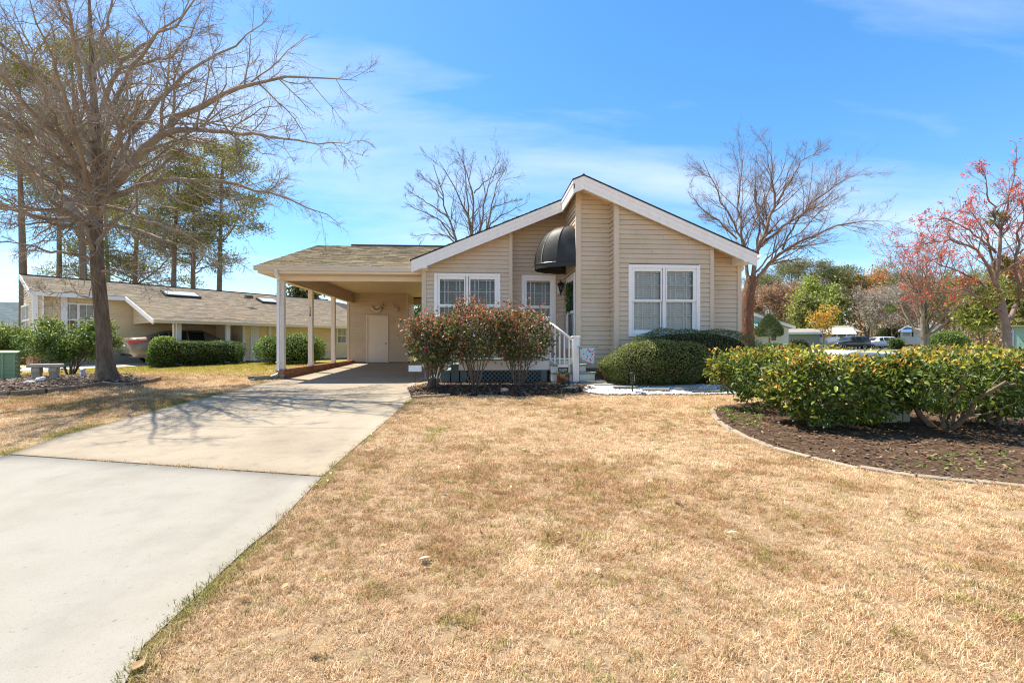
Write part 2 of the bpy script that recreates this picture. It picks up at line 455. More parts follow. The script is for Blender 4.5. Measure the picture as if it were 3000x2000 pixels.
def resample(pl, n):
    pl = [Vector(p) for p in pl]
    d = [0]
    for a, b in zip(pl, pl[1:]): d.append(d[-1] + (b-a).length)
    out = []
    for i in range(n):
        s = d[-1]*i/(n-1)
        k = max(j for j in range(len(d)-1) if d[j] <= s + 1e-9)
        u = (s-d[k])/max(1e-9, d[k+1]-d[k]); out.append(pl[k].lerp(pl[k+1], u))
    return out
def slab(name, left, right, lift, m, rows=36, cols=14, parent=None):
    """paved sheet between two edge lines, with a rim going down into the ground"""
    A, B = resample(left, rows), resample(right, rows)
    V = []; Fc = []
    for i in range(rows):
        for j in range(cols):
            p = A[i].lerp(B[i], j/(cols-1)); V.append((p.x, p.y, g(p.x, p.y)+lift))
    for i in range(rows-1):
        for j in range(cols-1):
            a = i*cols+j; Fc.append((a, a+1, a+cols+1, a+cols))
    n = len(V)
    rim = [i*cols for i in range(rows)] + [(rows-1)*cols+j for j in range(1, cols)] + [i*cols+cols-1 for i in range(rows-2, -1, -1)] + [j for j in range(cols-2, 0, -1)]
    for k in rim: V.append((V[k][0], V[k][1], V[k][2]-0.12))
    for i in range(len(rim)):
        j = (i+1) % len(rim); Fc.append((rim[i], n+i, n+j, rim[j]))
    o = np_mesh(name, V, Fc, m, parent)
    return o
PX = -5.54                       # carport post line
drive_left = [gnd(*p) for p in ((28.7, 1332), (184, 1275.5), (306, 1243), (432, 1208.6), (574, 1172), (689, 1143.5), (779, 1118.6))]
dl_far = drive_left + [Vector((PX+0.13, 13.1, 0)), Vector((PX+0.13, 16.5, 0)), Vector((PX+0.13, 20.0, 0))]
dr_far = [gnd(*p) for p in ((945, 1396), (1040, 1312), (1120, 1245), (1188, 1184), (1226, 1150))] + [Vector((-1.62, 11.2, 0)), Vector((-1.55, 13, 0)), Vector((-1.6, 16.5, 0)), Vector((-1.6, 20.0, 0))]
for p in dl_far + dr_far: p.z = 0
drive = tag(empty('driveway'), kind='structure')
slab('pavement_slab', dl_far, dr_far, 0.010, M_concrete_old, rows=60, cols=18, parent=drive)
jl, jr = gnd(28.7, 1334), gnd(945, 1398.5)
dl_near = [jl, gnd(-120, 1372), Vector((-9.3, 4.6, 0)), Vector((-10.5, 2.0, 0)), Vector((-12, -4, 0))]
dr_near = [jr] + [gnd(*p) for p in ((853, 1494.6), (802, 1547.7), (725, 1609), (640, 1690), (512.6, 1813), (427.6, 1886), (385, 1965), (345, 2060))] + [Vector((-0.9, 0.4, 0)), Vector((0.6, -4, 0))]
for p in dl_near + dr_near: p.z = 0
shift = (dl_far[0]-dl_far[1]).normalized()*0.03
for L_ in (dl_near, dr_near): L_[0] = L_[0] + Vector((0.0, -0.022, 0))
slab('pavement_slab', dl_near, dr_near, 0.014, M_concrete_new, rows=40, cols=18, parent=drive)
# dark packed joint between the two pours
M_joint = mat('joint_filler', (0.045, 0.038, 0.026), 0.95, 0.1, var=0.4, vscale=6)
mbj = MB(); A = jl.copy(); B = jr.copy(); A.z = B.z = 0
for i in range(24):
    p, q = A.lerp(B, i/24), A.lerp(B, (i+1)/24)
    w = Vector((0, 0.026*(1-i/26), 0)); w2 = Vector((0, 0.026*(1-(i+1)/26), 0))
    z1, z2 = g(p.x, p.y)+0.0085, g(q.x, q.y)+0.0085
    mbj.quad((p-w).to_3d()+Vector((0,0,z1)), (q-w2)+Vector((0,0,z2)), (q+w2)+Vector((0,0,z2)), (p+w)+Vector((0,0,z1)))
mbj.build('expansion_joint', M_joint, drive)
# fine control joint and hairline cracks of the old slab
rj = random.Random(4)
def crack(a, b, w, n=26, wob=0.012, name='hairline_crack'):
    mb = MB(); a = a.copy(); b = b.copy(); a.z = b.z = 0; d = (b-a).normalized(); nr = Vector((-d.y, d.x, 0)); pts = []
    for i in range(n+1): pts.append(a.lerp(b, i/n)+nr*rj.uniform(-wob, wob))
    for i in range(n):
        if rj.random() < 0.12 and wob > 0.005: continue
        p, q = pts[i], pts[i+1]; zz = lambda v: v+Vector((0, 0, g(v.x, v.y)+0.0125)); mb.quad(zz(p-nr*w), zz(q-nr*w), zz(q+nr*w), zz(p+nr*w))
    mb.build(name, M_joint, drive)
crack(gnd(318, 1247), gnd(1110, 1258), 0.0025, 40, 0.004, 'control_joint')
crack(gnd(700, 1172), gnd(1180, 1178), 0.0025, 30, 0.003, 'control_joint')
DRIVE_POLY = [(p.x, p.y) for p in dl_far] + [(p.x, p.y) for p in reversed(dr_far)]
NEAR_POLY = [(p.x, p.y) for p in dl_near] + [(p.x, p.y) for p in reversed(dr_near)]
def inside(px_, py_, poly):
    """vectorised point in polygon"""
    px_, py_ = np.asarray(px_), np.asarray(py_)
    c = np.zeros(px_.shape, bool); n = len(poly)
    for i in range(n):
        x1, y1 = poly[i]; x2, y2 = poly[(i+1) % n]
        cond = ((y1 > py_) != (y2 > py_))
        xi = (x2-x1)*(py_-y1)/((y2-y1) if y2 != y1 else 1e-9) + x1
        c ^= cond & (px_ < xi)
    return c

# planting beds: a low sheet of soil just above the lawn
def sheet(name, poly, lift, m, step=0.12, kind='structure'):
    bm = bmesh.new()
    vs = [bm.verts.new((x, y, 0)) for x, y in poly]
    f = bm.faces.new(vs)
    bmesh.ops.triangulate(bm, faces=[f])
    for _ in range(5):
        es = [e for e in bm.edges if e.calc_length() > 0.45]
        if not es: break
        bmesh.ops.subdivide_edges(bm, edges=es, cuts=1)
        bmesh.ops.triangulate(bm, faces=bm.faces[:])
    for v in bm.verts: v.co.z = g(v.co.x, v.co.y) + lift
    bm.normal_update()
    for f in bm.faces:
        if f.normal.z < 0: f.normal_flip()
    me = bpy.data.meshes.new(name); bm.to_mesh(me); bm.free(); me.materials.append(m)
    return tag(link(bpy.data.objects.new(name, me)), kind=kind)
M_soil = mat('shaded_bed_soil', (0.068, 0.042, 0.027), 0.95, 0.1, var=0.5, vscale=18, bump=1.0, bscale=35, rgb2=(0.11, 0.072, 0.045), mix2=(0.4, 0.7), s2=3)  # dark soil, darkened further for the shade of the shrubs
M_soil2 = mat('mulch_soil', (0.075, 0.052, 0.038), 0.95, 0.1, var=0.5, vscale=22, bump=1.0, bscale=35)
bed_front = [gnd(*p) for p in ((1206, 1168), (1262, 1163), (1320, 1160), (1400, 1160), (1500, 1163), (1600, 1158), (1700, 1150), (1745, 1142))] 
BED_FRONT = [(p.x, p.y) for p in bed_front] + [(2.3, 9.9), (2.3, 10.9), (-0.6, 10.9), (-1.3, 10.75), (-1.65, 10.3)]
sheet('mulch_bed', BED_FRONT, 0.012, M_soil2)
edge_r_px = [(2095, 1196), (2086, 1206), (2098, 1232), (2140, 1260), (2200, 1289), (2280, 1320), (2370, 1343), (2450, 1360), (2530, 1376), (2640, 1392), (2760, 1404), (2900, 1416), (3050, 1430)]
edge_r = [gnd(*p) for p in edge_r_px]
BED_RIGHT = [(p.x, p.y) for p in edge_r] + [(6.9, 4.2), (8.3, 5.0), (8.6, 6.6), (7.6, 8.0), (5.6, 8.3), (4.2, 7.7)]
sheet('mulch_bed', BED_RIGHT, 0.012, M_soil)
edge_l_px = [(-60, 1160), (10, 1160), (70, 1159), (110, 1156), (190, 1146), (260, 1138), (300, 1131), (340, 1134), (395, 1131), (440, 1122), (466, 1116)]
edge_l = [gnd(*p) for p in edge_l_px]
BED_LEFT = [(p.x, p.y) for p in edge_l] + [(-8.9, 12.3), (-9.4, 12.9), (-11.4, 13.0), (-14, 13.2), (-15.5, 12.3), (-15.5, 10.3)]
sheet('mulch_bed', BED_LEFT, 0.012, M_soil2)
GRAVEL = [(p.x, p.y) for p in (gnd(1705, 1148), gnd(1760, 1157), gnd(1900, 1157), gnd(2060, 1157), gnd(2165, 1155))] + [(5.3, 9.9), (4.6, 9.95), (3.0, 10.0), (2.33, 9.95)]
M_grit = mat('grit', (0.44, 0.42, 0.38), 0.9, 0.2, var=0.35, vscale=30, bump=0.8, bscale=60)
sheet('gravel_path', GRAVEL, 0.014, M_grit)
BEDS = [BED_FRONT, BED_RIGHT, BED_LEFT, GRAVEL]

def scatter_poly(poly, n, rng):
    xs_ = [p[0] for p in poly]; ys_ = [p[1] for p in poly]
    X = rng.uniform(min(xs_), max(xs_), n); Y = rng.uniform(min(ys_), max(ys_), n)
    k = inside(X, Y, poly); return X[k], Y[k]
def rot_frames(n, rng, tilt=0.5):
    """random orthonormal frames whose normal leans away from +z by up to ~tilt rad"""
    a = rng.uniform(0, 2*np.pi, n); th = np.abs(rng.normal(0, tilt, n)); ph = rng.uniform(0, 2*np.pi, n)
    nrm = np.stack([np.sin(th)*np.cos(ph), np.sin(th)*np.sin(ph), np.cos(th)], 1)
    t = np.stack([np.cos(a), np.sin(a), np.zeros(n)], 1)
    u = t - nrm*(t*nrm).sum(1, keepdims=True); u /= np.linalg.norm(u, axis=1, keepdims=True)
    v = np.cross(nrm, u); return u, v, nrm
def chips(name, poly, n, size, cols, m, rng, tilt=0.35, lift=0.03):
    X, Y = scatter_poly(poly, n, rng); k = len(X)
    Z = garr(zip(X, Y)) + lift + rng.uniform(-0.008, 0.02, k)
    C = np.stack([X, Y, Z], 1); u, v, w = rot_frames(k, rng, tilt)
    l = rng.uniform(0.5, 1.5, k)[:, None]*size; b = l*rng.uniform(0.2, 0.5, k)[:, None]; h = 0.12*l
    V = np.stack([C-u*l-v*b, C+u*l-v*b*0.7, C+u*l*0.9+v*b, C-u*l*0.8+v*b, C+w*h], 1).reshape(-1, 3)
    i = np.arange(k)[:, None]*5
    Fc = np.concatenate([i+np.array([[0, 1, 4]]), i+np.array([[1, 2, 4]]), i+np.array([[2, 3, 4]]), i+np.array([[3, 0, 4]])], 0)
    ci = rng.integers(0, len(cols), k); col = np.array(cols)[ci]*rng.uniform(0.7, 1.3, (k, 1))
    return tag(np_mesh(name, V, Fc, m, None, np.repeat(col, 5, 0)), kind='stuff')
M_chip = attr_mat('wood_chip', 0.9, 0.15)
mulch_cols = [(0.16, 0.11, 0.075), (0.09, 0.06, 0.04), (0.26, 0.20, 0.145), (0.055, 0.04, 0.03), (0.14, 0.075, 0.045)]
o = chips('mulch_chips', BED_FRONT, 16000, 0.028, mulch_cols, M_chip, RNG); tag(o, 'brown bark chips covering the bed before the deck', 'mulch')
o = chips('mulch_chips', BED_LEFT, 14000, 0.03, [(0.20, 0.155, 0.12), (0.11, 0.08, 0.06), (0.33, 0.27, 0.21), (0.07, 0.05, 0.04)], M_chip, RNG); tag(o, 'greyish bark chips around the bare oak', 'mulch')
o = chips('mulch_chips', BED_RIGHT, 9000, 0.022, [(0.12, 0.075, 0.045), (0.075, 0.047, 0.03), (0.21, 0.14, 0.085), (0.15, 0.10, 0.06)], M_chip, RNG, lift=0.02); tag(o, 'dark leaf litter under the glossy hedge', 'mulch')
def pebbles(name, poly, n, size, rng):
    X, Y = scatter_poly(poly, n, rng); k = len(X)
    Z = garr(zip(X, Y)) + 0.02 + rng.uniform(0, 0.012, k)
    u, v, w = rot_frames(k, rng, 0.4); C = np.stack([X, Y, Z], 1)
    s = (size*rng.uniform(0.5, 1.4, k))[:, None]
    V = np.stack([C-u*s, C-v*s*0.8, C+u*s*0.9, C+v*s*0.75, C+w*s*0.7+u*s*0.2], 1).reshape(-1, 3)
    i = np.arange(k)[:, None]*5
    Fc = np.concatenate([i+np.array([[0, 1, 4]]), i+np.array([[1, 2, 4]]), i+np.array([[2, 3, 4]]), i+np.array([[3, 0, 4]])], 0)
    col = np.array([[0.78, 0.77, 0.74]])*rng.uniform(0.45, 1.08, (k, 1))
    return tag(np_mesh(name, V, Fc, M_chip, None, np.repeat(col, 5, 0)), kind='stuff')
o = pebbles('white_gravel', GRAVEL, 9000, 0.022, RNG); tag(o, 'white marble gravel strip below the clipped hedges', 'gravel')

# stepping stones in the gravel
for i, (a, b, y0, y1) in enumerate(((1740, 1800, 1127, 1134), (1795, 1865, 1133, 1143), (1880, 1960, 1140, 1150), (1975, 2040, 1138, 1147), (2030, 2110, 1145, 1153), (2100, 2160, 1136, 1144))):
    P = [gnd(a, y1), gnd(b, y1+1), gnd(b+6, y0), gnd(a+8, y0)]
    cx = sum((p for p in P), Vector())/4
    mb = MB(); mb.prism([(p.x-cx.x, p.y-cx.y, 0.02) for p in P], (0, 0, 0.035))
    o = mb.build('stepping_stone', M_flag, bevel=0.008); o.location = (cx.x, cx.y, g(cx.x, cx.y)+0.01)
    tag(o, ['tan flagstone right beside the foot of the steps', 'second flagstone from the steps, before the rounded hedge', 'long flagstone just right of the path light', 'flagstone before the middle of the dark hedge', 'flagstone at the lawn edge below the dark hedge', 'last flagstone, half behind the glossy hedge'][i], 'stepping stone', 'flagstones in the white gravel')

# edging blocks along the beds
def edging(pl, length, h, w, m, label_fn, group, every=1, flat=0.5):
    pts = []
    d = 0.0
    for a, b in zip(pl, pl[1:]):
        a = a.copy(); b = b.copy(); a.z = b.z = 0
        pts.append((a, b, (b-a).length))
    tot = sum(p[2] for p in pts); n = max(1, round(tot/length)); out = []
    def pos(s):
        for a, b, l in pts:
            if s <= l: return a.lerp(b, s/l)
            s -= l
        return pts[-1][1].copy()
    for i in range(n):
        p, q = pos(tot*(i+0.02)/n), pos(tot*(i+0.98)/n)
        c = (p+q)/2; u = (q-p)/2; u.z = (g(q.x, q.y)-g(p.x, p.y))/2
        v = Vector((-u.y, u.x, 0)).normalized()*w/2*random.uniform(0.85, 1.1)
        mb = MB().obox((0, 0, 0), u, v, (0, 0, h/2))
        o = mb.build('edging_block', m, bevel=0.008)
        o.location = (c.x, c.y, g(c.x, c.y)+h*flat+random.uniform(-0.006, 0.01)); o.rotation_euler = (random.uniform(-.06, .06), random.uniform(-.03, .03), random.uniform(-.03, .03))
        tag(o, label_fn(i, n), 'edging block', group); out.append(o)
    return out
ORD = ['first', 'second', 'third', 'fourth', 'fifth', 'sixth', 'seventh', 'eighth', 'ninth', 'tenth', 'eleventh', 'twelfth', 'thirteenth', 'fourteenth', 'fifteenth', 'sixteenth', 'seventeenth', 'eighteenth', 'nineteenth', 'twentieth', 'twenty-first', 'twenty-second', 'twenty-third', 'twenty-fourth', 'twenty-fifth', 'twenty-sixth']
edging(edge_r, 0.40, 0.06, 0.085, M_edging, lambda i, n: f'{ORD[i]} pale concrete edging block of the right bed, counted from its far tip', 'edging of the right bed', flat=-0.12)
edging(edge_l, 0.52, 0.10, 0.11, M_edgedark, lambda i, n: f'{ORD[n-1-i]} dark edging block of the oak bed, counted from its right end', 'edging of the oak bed', flat=0.42)
edging([Vector((p.x, p.y, 0)) for p in bed_front[:3]] , 0.6, 0.05, 0.08, M_edging, lambda i, n: f'{ORD[i]} thin concrete edging strip by the driveway, before the reddish shrubs', 'edging before the shrubs', flat=0.5)
edging([Vector((p.x, p.y, 0)) for p in bed_front[3:4]] + [bed_front[4]], 0.7, 0.04, 0.07, M_edging, lambda i, n: f'{ORD[i]} half buried edging strip before the middle reddish shrub', 'edging before the shrubs', flat=0.3)

# ================================================================== HOUSE
COURSE = 0.1143
def clip(poly, a, b, c):
    """keep a*u + b*z + c >= 0 (convex polygon of (u,z))"""
    out = []
    for i in range(len(poly)):
        p, q = poly[i], poly[(i+1) % len(poly)]
        dp, dq = a*p[0]+b*p[1]+c, a*q[0]+b*q[1]+c
        if dp >= 0: out.append(p)
        if (dp > 0 > dq) or (dp < 0 < dq):
            t = dp/(dp-dq); out.append((p[0]+t*(q[0]-p[0]), p[1]+t*(q[1]-p[1])))
    return out
def siding(parent, P0, u, n, poly, holes=(), z0=0.0, m=None, course=COURSE, name='wall'):
    """lapped boards on a wall: P0 origin (z ignored), u horizontal unit vector, n outward normal, poly convex [(u,z)]"""
    m = m or M_siding
    w = empty(name, (0, 0, 0), 0, parent)
    u = Vector(u); n = Vector(n); P0 = Vector((P0[0], P0[1], 0))
    zlo = min(p[1] for p in poly); zhi = max(p[1] for p in poly)
    k = math.floor((zlo-z0)/course)
    while z0+k*course < zhi-0.004:
        a, b = z0+k*course, z0+(k+1)*course
        strip = clip(clip(poly, 0, 1, -a), 0, -1, b+0.0)
        k += 1
        if len(strip) < 3: continue
        pieces = [strip]
        for (h0, h1, v0, v1) in holes:
            mid = (a+b)/2
            if v0 < mid < v1:
                new = []
                for s in pieces:
                    for q in (clip(s, -1, 0, h0), clip(s, 1, 0, -h1)):
                        if len(q) >= 3: new.append(q)
                pieces = new
        rs_ = random.Random(int(a*1000)+len(poly)+int(P0.x*7))
        seams = []
        for s in pieces:
            lo, hi = min(p[0] for p in s), max(p[0] for p in s)
            if hi-lo > 1.9:
                c_ = lo+(hi-lo)*rs_.uniform(0.2, 0.8); seams += [clip(s, -1, 0, c_-0.0012), clip(s, 1, 0, -c_-0.0012)]
            else: seams.append(s)
        for s in [q for q in seams if len(q) >= 3]:
            if max(p[0] for p in s)-min(p[0] for p in s) < 0.012: continue
            mb = MB(); gap = 0.013
            def P(p, d=None):
                f = (p[1]-a)/course
                return P0 + u*p[0] + n*(0.016*(1-f)+0.002 if d is None else d) + Vector((0, 0, p[1]))
            def face(q, d=None):
                pts = [P(p, d) for p in q]; nrm = Vector((0, 0, 0))
                for i in range(len(pts)): nrm += (pts[i]).cross(pts[(i+1) % len(pts)])
                mb.poly(pts[::-1] if nrm.dot(n) < 0 else pts)
            up_, lo_ = clip(s, 0, 1, -(a+gap)), clip(s, 0, -1, a+gap)
            if len(up_) < 3: continue
            face(up_)
            if len(lo_) >= 3:
                face(lo_, -0.012)          # the shadow gap under the butt edge
                ed = [p for p in up_ if p[1] < a+gap+0.0005]
                if len(ed) >= 2:
                    l, r = min(ed), max(ed); mb.quad(P(l), P(r), P(r, -0.012), P(l, -0.012))
            mb.build('board', m, w)
    return w
def vtrim(name, m, parent, x0, x1, y0, y1, z0, z1, bevel=0.004): return box(name, m, parent, x0, y0, z0, x1, y1, z1, bevel=bevel)

house = thing('house', 'tan vinyl sided single storey house with white rakes and attached carport', 'house', (0, 0, 0))
YB, YM, YLB, YLM = 10.63, 11.0, 12.33, 12.72      # right box, right main wall, left box, left main wall
YR, YL = 10.45, 11.95                             # rake planes
RX, RZ, SL = 2.376, 5.273, 5/12.                  # ridge
def roofz(x): return RZ - SL*abs(x-RX)
FD = 0.33                                         # depth of rake board below the roof top
ZB = 0.74                                         # bottom of the siding
XW0, XW1 = X_(1237, YLB), X_(2169, YM)            # house side walls
XE0, XE1 = -1.81, 6.572                           # eaves
def topz(x, drop=0.17): return roofz(x) - drop
def gable_poly(a, b, drop=0.17):
    pts = [(a, ZB), (b, ZB), (b, topz(b, drop))]
    if a < RX < b: pts.append((RX, topz(RX, drop)))
    pts.append((a, topz(a, drop)))
    return pts
# window frames: outer casing rectangles in world x,z
def wrect(px0, px1, py0, py1, Y): return (X_(px0, Y), X_(px1, Y), Z_((px0+px1)/2, py1, Y), Z_((px0+px1)/2, py0, Y))
W_R = wrect(1840.6, 2049.8, 775.8, 986, YB)
W_L = wrect(1272, 1466, 800.6, 992, YLB)
W_C = wrect(1528, 1628, 806.5, 996, YLM)
def hole(w, e=0.02): return (w[0]+e, w[1]-e, w[2]+e, w[3]-e)
# -- walls
bx0, bx1 = X_(1800, YB), X_(2089, YB)
siding(house, (0, YB), (1, 0, 0), (0, -1, 0), gable_poly(bx0+0.10, bx1-0.07), [hole(W_R)], ZB)
cx0, cx1 = X_(1689, YM), X_(1797, YM)
siding(house, (0, YM), (1, 0, 0), (0, -1, 0), gable_poly(cx0+0.1, cx1-0.03), (), ZB)
siding(house, (0, YM), (1, 0, 0), (0, -1, 0), gable_poly(bx1-0.02, XW1-0.08), (), ZB)
lx0, lx1 = XW0, X_(1500, YLB)
siding(house, (0, YLB), (1, 0, 0), (0, -1, 0), gable_poly(lx0+0.10, lx1-0.08), [hole(W_L)], ZB)
siding(house, (0, YLM), (1, 0, 0), (0, -1, 0), gable_poly(lx1-0.02, cx0+0.02), [hole(W_C)], ZB)
# return wall by the front door, faces -x
DOOR = (11.13, 12.20, 1.19, 3.11)     # y0,y1,z0,z1
siding(house, (cx0, YM), (0, 1, 0), (-1, 0, 0), [(0.1, ZB), (YLM-YM-0.02, ZB), (YLM-YM-0.02, roofz(cx0)-0.17), (0.1, roofz(cx0)-0.17)], [(DOOR[0]-YM, DOOR[1]-YM, DOOR[2], DOOR[3])], ZB)
# small returns of the projecting boxes
siding(house, (bx0, YB), (0, 1, 0), (-1, 0, 0), [(0.08, ZB), (YM-YB, ZB), (YM-YB, topz(bx0)), (0.08, topz(bx0))], (), ZB)
siding(house, (bx1, YB), (0, 1, 0), (1, 0, 0), [(0.08, ZB), (YM-YB, ZB), (YM-YB, topz(bx1)), (0.08, topz(bx1))], (), ZB)
siding(house, (lx1, YLB), (0, 1, 0), (1, 0, 0), [(0.08, ZB), (YLM-YLB, ZB), (YLM-YLB, topz(lx1)), (0.08, topz(lx1))], (), ZB)
# side and back walls, plain sheets behind the visible front
YBK = 24.0
box('side_wall', M_siding, house, XW1-0.1, YM+0.05, ZB, XW1, YBK, roofz(XW1)-0.15)
box('side_wall', M_siding, house, XW0, YLB+0.05, ZB, XW0+0.1, YBK, roofz(XW0)-0.15)
mb = MB(); mb.prism([(XW0, YBK, ZB), (XW1, YBK, ZB), (XW1, YBK, topz(XW1)), (RX, YBK, topz(RX)), (XW0, YBK, topz(XW0))], (0, 0.1, 0)); mb.build('back_wall', M_siding, house)
# -- corner boards
def ctrim(x0, x1, Y, drop=0.16, depth=0.03, m=M_trim, name='corner_post', zb=ZB-0.01):
    zt = min(topz(x0, drop), topz(x1, drop))
    return vtrim(name, m, house, x0, x1, Y-depth, Y+0.07, zb, zt)
ctrim(bx0-0.012, bx0+0.112, YB); ctrim(bx1-0.085, bx1+0.012, YB)
ctrim(cx0-0.02, cx0+0.115, YM); ctrim(cx1-0.06, cx1-0.012, YM, depth=0.022)
ctrim(XW1-0.09, XW1+0.015, YM); ctrim(lx0-0.012, lx0+0.11, YLB); ctrim(lx1-0.09, lx1+0.012, YLB)
vtrim('corner_post', M_trim, house, cx0-0.05, cx0-0.004, YLM-0.03, YLM-0.004, ZB, topz(cx0)-0.02)
# -- brick foundation below the boards
box('foundation', M_mortar, house, XW0+0.05, YLB+0.06, 0.1, cx0+0.05, YLB+0.2, ZB+0.01)
box('foundation', M_mortar, house, cx0+0.05, YM+0.06, 0.1, XW1-0.04, YM+0.2, ZB+0.01)
box('foundation', M_mortar, house, bx0+0.05, YB+0.06, 0.1, bx1-0.05, YB+0.2, ZB+0.01)
brick_me = MB().box(-0.096, -0.02, -0.0285, 0.096, 0.02, 0.0285).mesh('brick'); brick_me.materials.append(M_brick)
def bricks(parent, P0, u, n, length, z0, z1, off=0.0):
    u = Vector(u); n = Vector(n); k = 0; z = z0+0.0285
    while z < z1-0.02:
        x = 0.10 if k % 2 == 0 else 0.0
        while x < length+0.05:
            if 0.05 <= x <= length-0.04:
                o = bpy.data.objects.new('brick', brick_me); link(o, parent)
                p = Vector(P0) + u*x + n*(off + random.uniform(-0.002, 0.003)); o.location = (p.x, p.y, z)
                o.rotation_euler = (0, 0, math.atan2(u.y, u.x))
            x += 0.202
        z += 0.067; k += 1
fw = empty('brick_course', (0, 0, 0), 0, house)
bricks(fw, (cx0+0.1, YM+0.045, 0), (1, 0, 0), (0, -1, 0), 1.9, 0.28, ZB-0.03)

# -- rakes (white boards in two steps), soffits, roof
mb = MB()
def rake_pts(x0, x1, top, bot, Y): return [(x0, Y, roofz(x0)-top), (x1, Y, roofz(x1)-top), (x1, Y, roofz(x1)-bot), (x0, Y, roofz(x0)-bot)]
XJ = 2.135                                   # where the left rake steps forward
def rake(x0, x1, Y, parent):
    MB().prism(rake_pts(x0, x1, 0.035, 0.12, Y-0.022)[::-1], (0, 0.06, 0)).build('rake_board', M_fascia, parent)
    MB().prism(rake_pts(x0, x1, 0.12, FD-0.09, Y-0.008)[::-1], (0, 0.05, 0)).build('rake_board', M_fascia, parent)
    MB().prism(rake_pts(x0, x1, FD-0.09, FD, Y)[::-1], (0, 0.045, 0)).build('rake_board', M_fascia, parent)
rake(RX, XE1, YR, house); rake(XJ+0.003, RX, YR, house); rake(XE0, XJ-0.003, YL, house)
# the step of the rake, a board running front to back
z = roofz(XJ)
MB().box(XJ-0.022, YR-0.03, z-0.12, XJ+0.03, YL+0.02, z-0.045).build('rake_board', M_fascia, house)
MB().box(XJ-0.006, YR-0.008, z-FD-0.01, XJ+0.03, YL+0.02, z-0.121).build('rake_board', M_fascia, house)
# soffit under the rakes
def soffit(x0, x1, y0, y1, drop):
    mb = MB(); mb.prism([(x0, y0, roofz(x0)-drop), (x1, y0, roofz(x1)-drop), (x1, y0, roofz(x1)-drop+0.02), (x0, y0, roofz(x0)-drop+0.02)], (0, y1-y0, 0)); return mb.build('soffit', M_soffit, house)
soffit(RX, XE1-0.02, YR+0.05, YM+0.02, 0.18); soffit(XJ+0.02, RX, YR+0.05, YM+0.02, 0.18); soffit(XE0+0.03, XJ+0.02, YL+0.05, YLM+0.02, 0.18); soffit(XJ+0.03, RX, YM+0.02, YLM+0.02, 0.18)
# vented strip lines of the soffit
for k in range(26):
    x = RX+0.1+k*0.16
    MB().box(x-0.004, YR+0.055, roofz(x)-0.186, x+0.004, YM-0.01, roofz(x)-0.1795).build('soffit_rib', M_trim, house) if x < XE1-0.1 else None
# shingled roof: courses of tabs
def shingle_roof(parent, P0, u, s, width, run, m, rows_h=0.13, tab=0.30, name='shingles', kind='stuff'):
    """P0 eave corner, u along eave, s unit vector up the slope; stepped courses with random tabs"""
    u, s = Vector(u), Vector(s); n = u.cross(s).normalized()
    if n.z < 0: n = -n
    rng = np.random.default_rng(5); nr = int(run/rows_h)+1; V = []; Fc = []; C = []
    cols = np.array([(0.265, 0.22, 0.155), (0.295, 0.25, 0.18), (0.24, 0.20, 0.145), (0.275, 0.225, 0.15), (0.205, 0.18, 0.14), (0.25, 0.20, 0.145)])
    for r in range(nr):
        a = r*rows_h; b = min(run, a+rows_h+0.03); x = -rng.uniform(0, tab)
        while x < width:
            w_ = tab*rng.choice([0.5, 0.75, 1.0, 1.25]); x0, x1 = max(0, x), min(width, x+w_); x += w_
            if x1-x0 < 0.01: continue
            th = rng.choice([0.007, 0.015]); i = len(V); c = cols[rng.integers(0, 6)]*rng.uniform(0.90, 1.10)
            P = lambda xx, ss, hh: tuple(Vector(P0)+u*xx+s*ss+n*hh)
            V += [P(x0, a, 0), P(x1, a, 0), P(x1, a, th+0.004), P(x0, a, th+0.004), P(x1, b, 0.003), P(x0, b, 0.003)]
            Fc += [(i, i+1, i+2, i+3), (i+3, i+2, i+4, i+5)]; C += [c]*6
    o = np_mesh(name, V, Fc, m, parent, np.array(C)); o['kind'] = kind; return o
def shingle_mat():
    m = attr_mat('asphalt_shingle', 0.95, 0.12)
    N, L = m.node_tree.nodes, m.node_tree.links; b = N['Principled BSDF']; a = [n for n in N if n.type == 'ATTRIBUTE'][0]
    tcn = N.new('ShaderNodeTexCoord'); nn = N.new('ShaderNodeTexNoise'); nn.inputs['Scale'].default_value = 1.1; nn.inputs['Detail'].default_value = 8; nn.inputs['Roughness'].default_value = 0.7
    L.new(tcn.outputs['Object'], nn.inputs[0])
    mr = N.new('ShaderNodeMapRange'); mr.inputs[1].default_value = 0.33; mr.inputs[2].default_value = 0.52; mr.inputs[3].default_value = 0.92; mr.inputs[4].default_value = 1.22
    L.new(nn.outputs[0], mr.inputs[0])
    tw = N.new('ShaderNodeMix'); tw.data_type = 'RGBA'; tw.blend_type = 'MULTIPLY'; tw.inputs['Factor'].default_value = 1; tw.inputs['B'].default_value = (1.10, 1.04, 0.90, 1); L.new(a.outputs['Color'], tw.inputs['A'])
    hv = N.new('ShaderNodeHueSaturation'); L.new(tw.outputs['Result'], hv.inputs['Color']); L.new(mr.outputs[0], hv.inputs['Value']); L.new(hv.outputs[0], b.inputs['Base Color'])
    n2 = N.new('ShaderNodeTexNoise'); n2.inputs['Scale'].default_value = 160; L.new(tcn.outputs['Object'], n2.inputs[0])
    bp = N.new('ShaderNodeBump'); bp.inputs['Strength'].default_value = 0.5; bp.inputs['Distance'].default_value = 0.01; L.new(n2.outputs[0], bp.inputs['Height']); L.new(bp.outputs[0], b.inputs['Normal'])
    return m
M_shingle = shingle_mat()
roof = empty('roof', (0, 0, 0), 0, house)
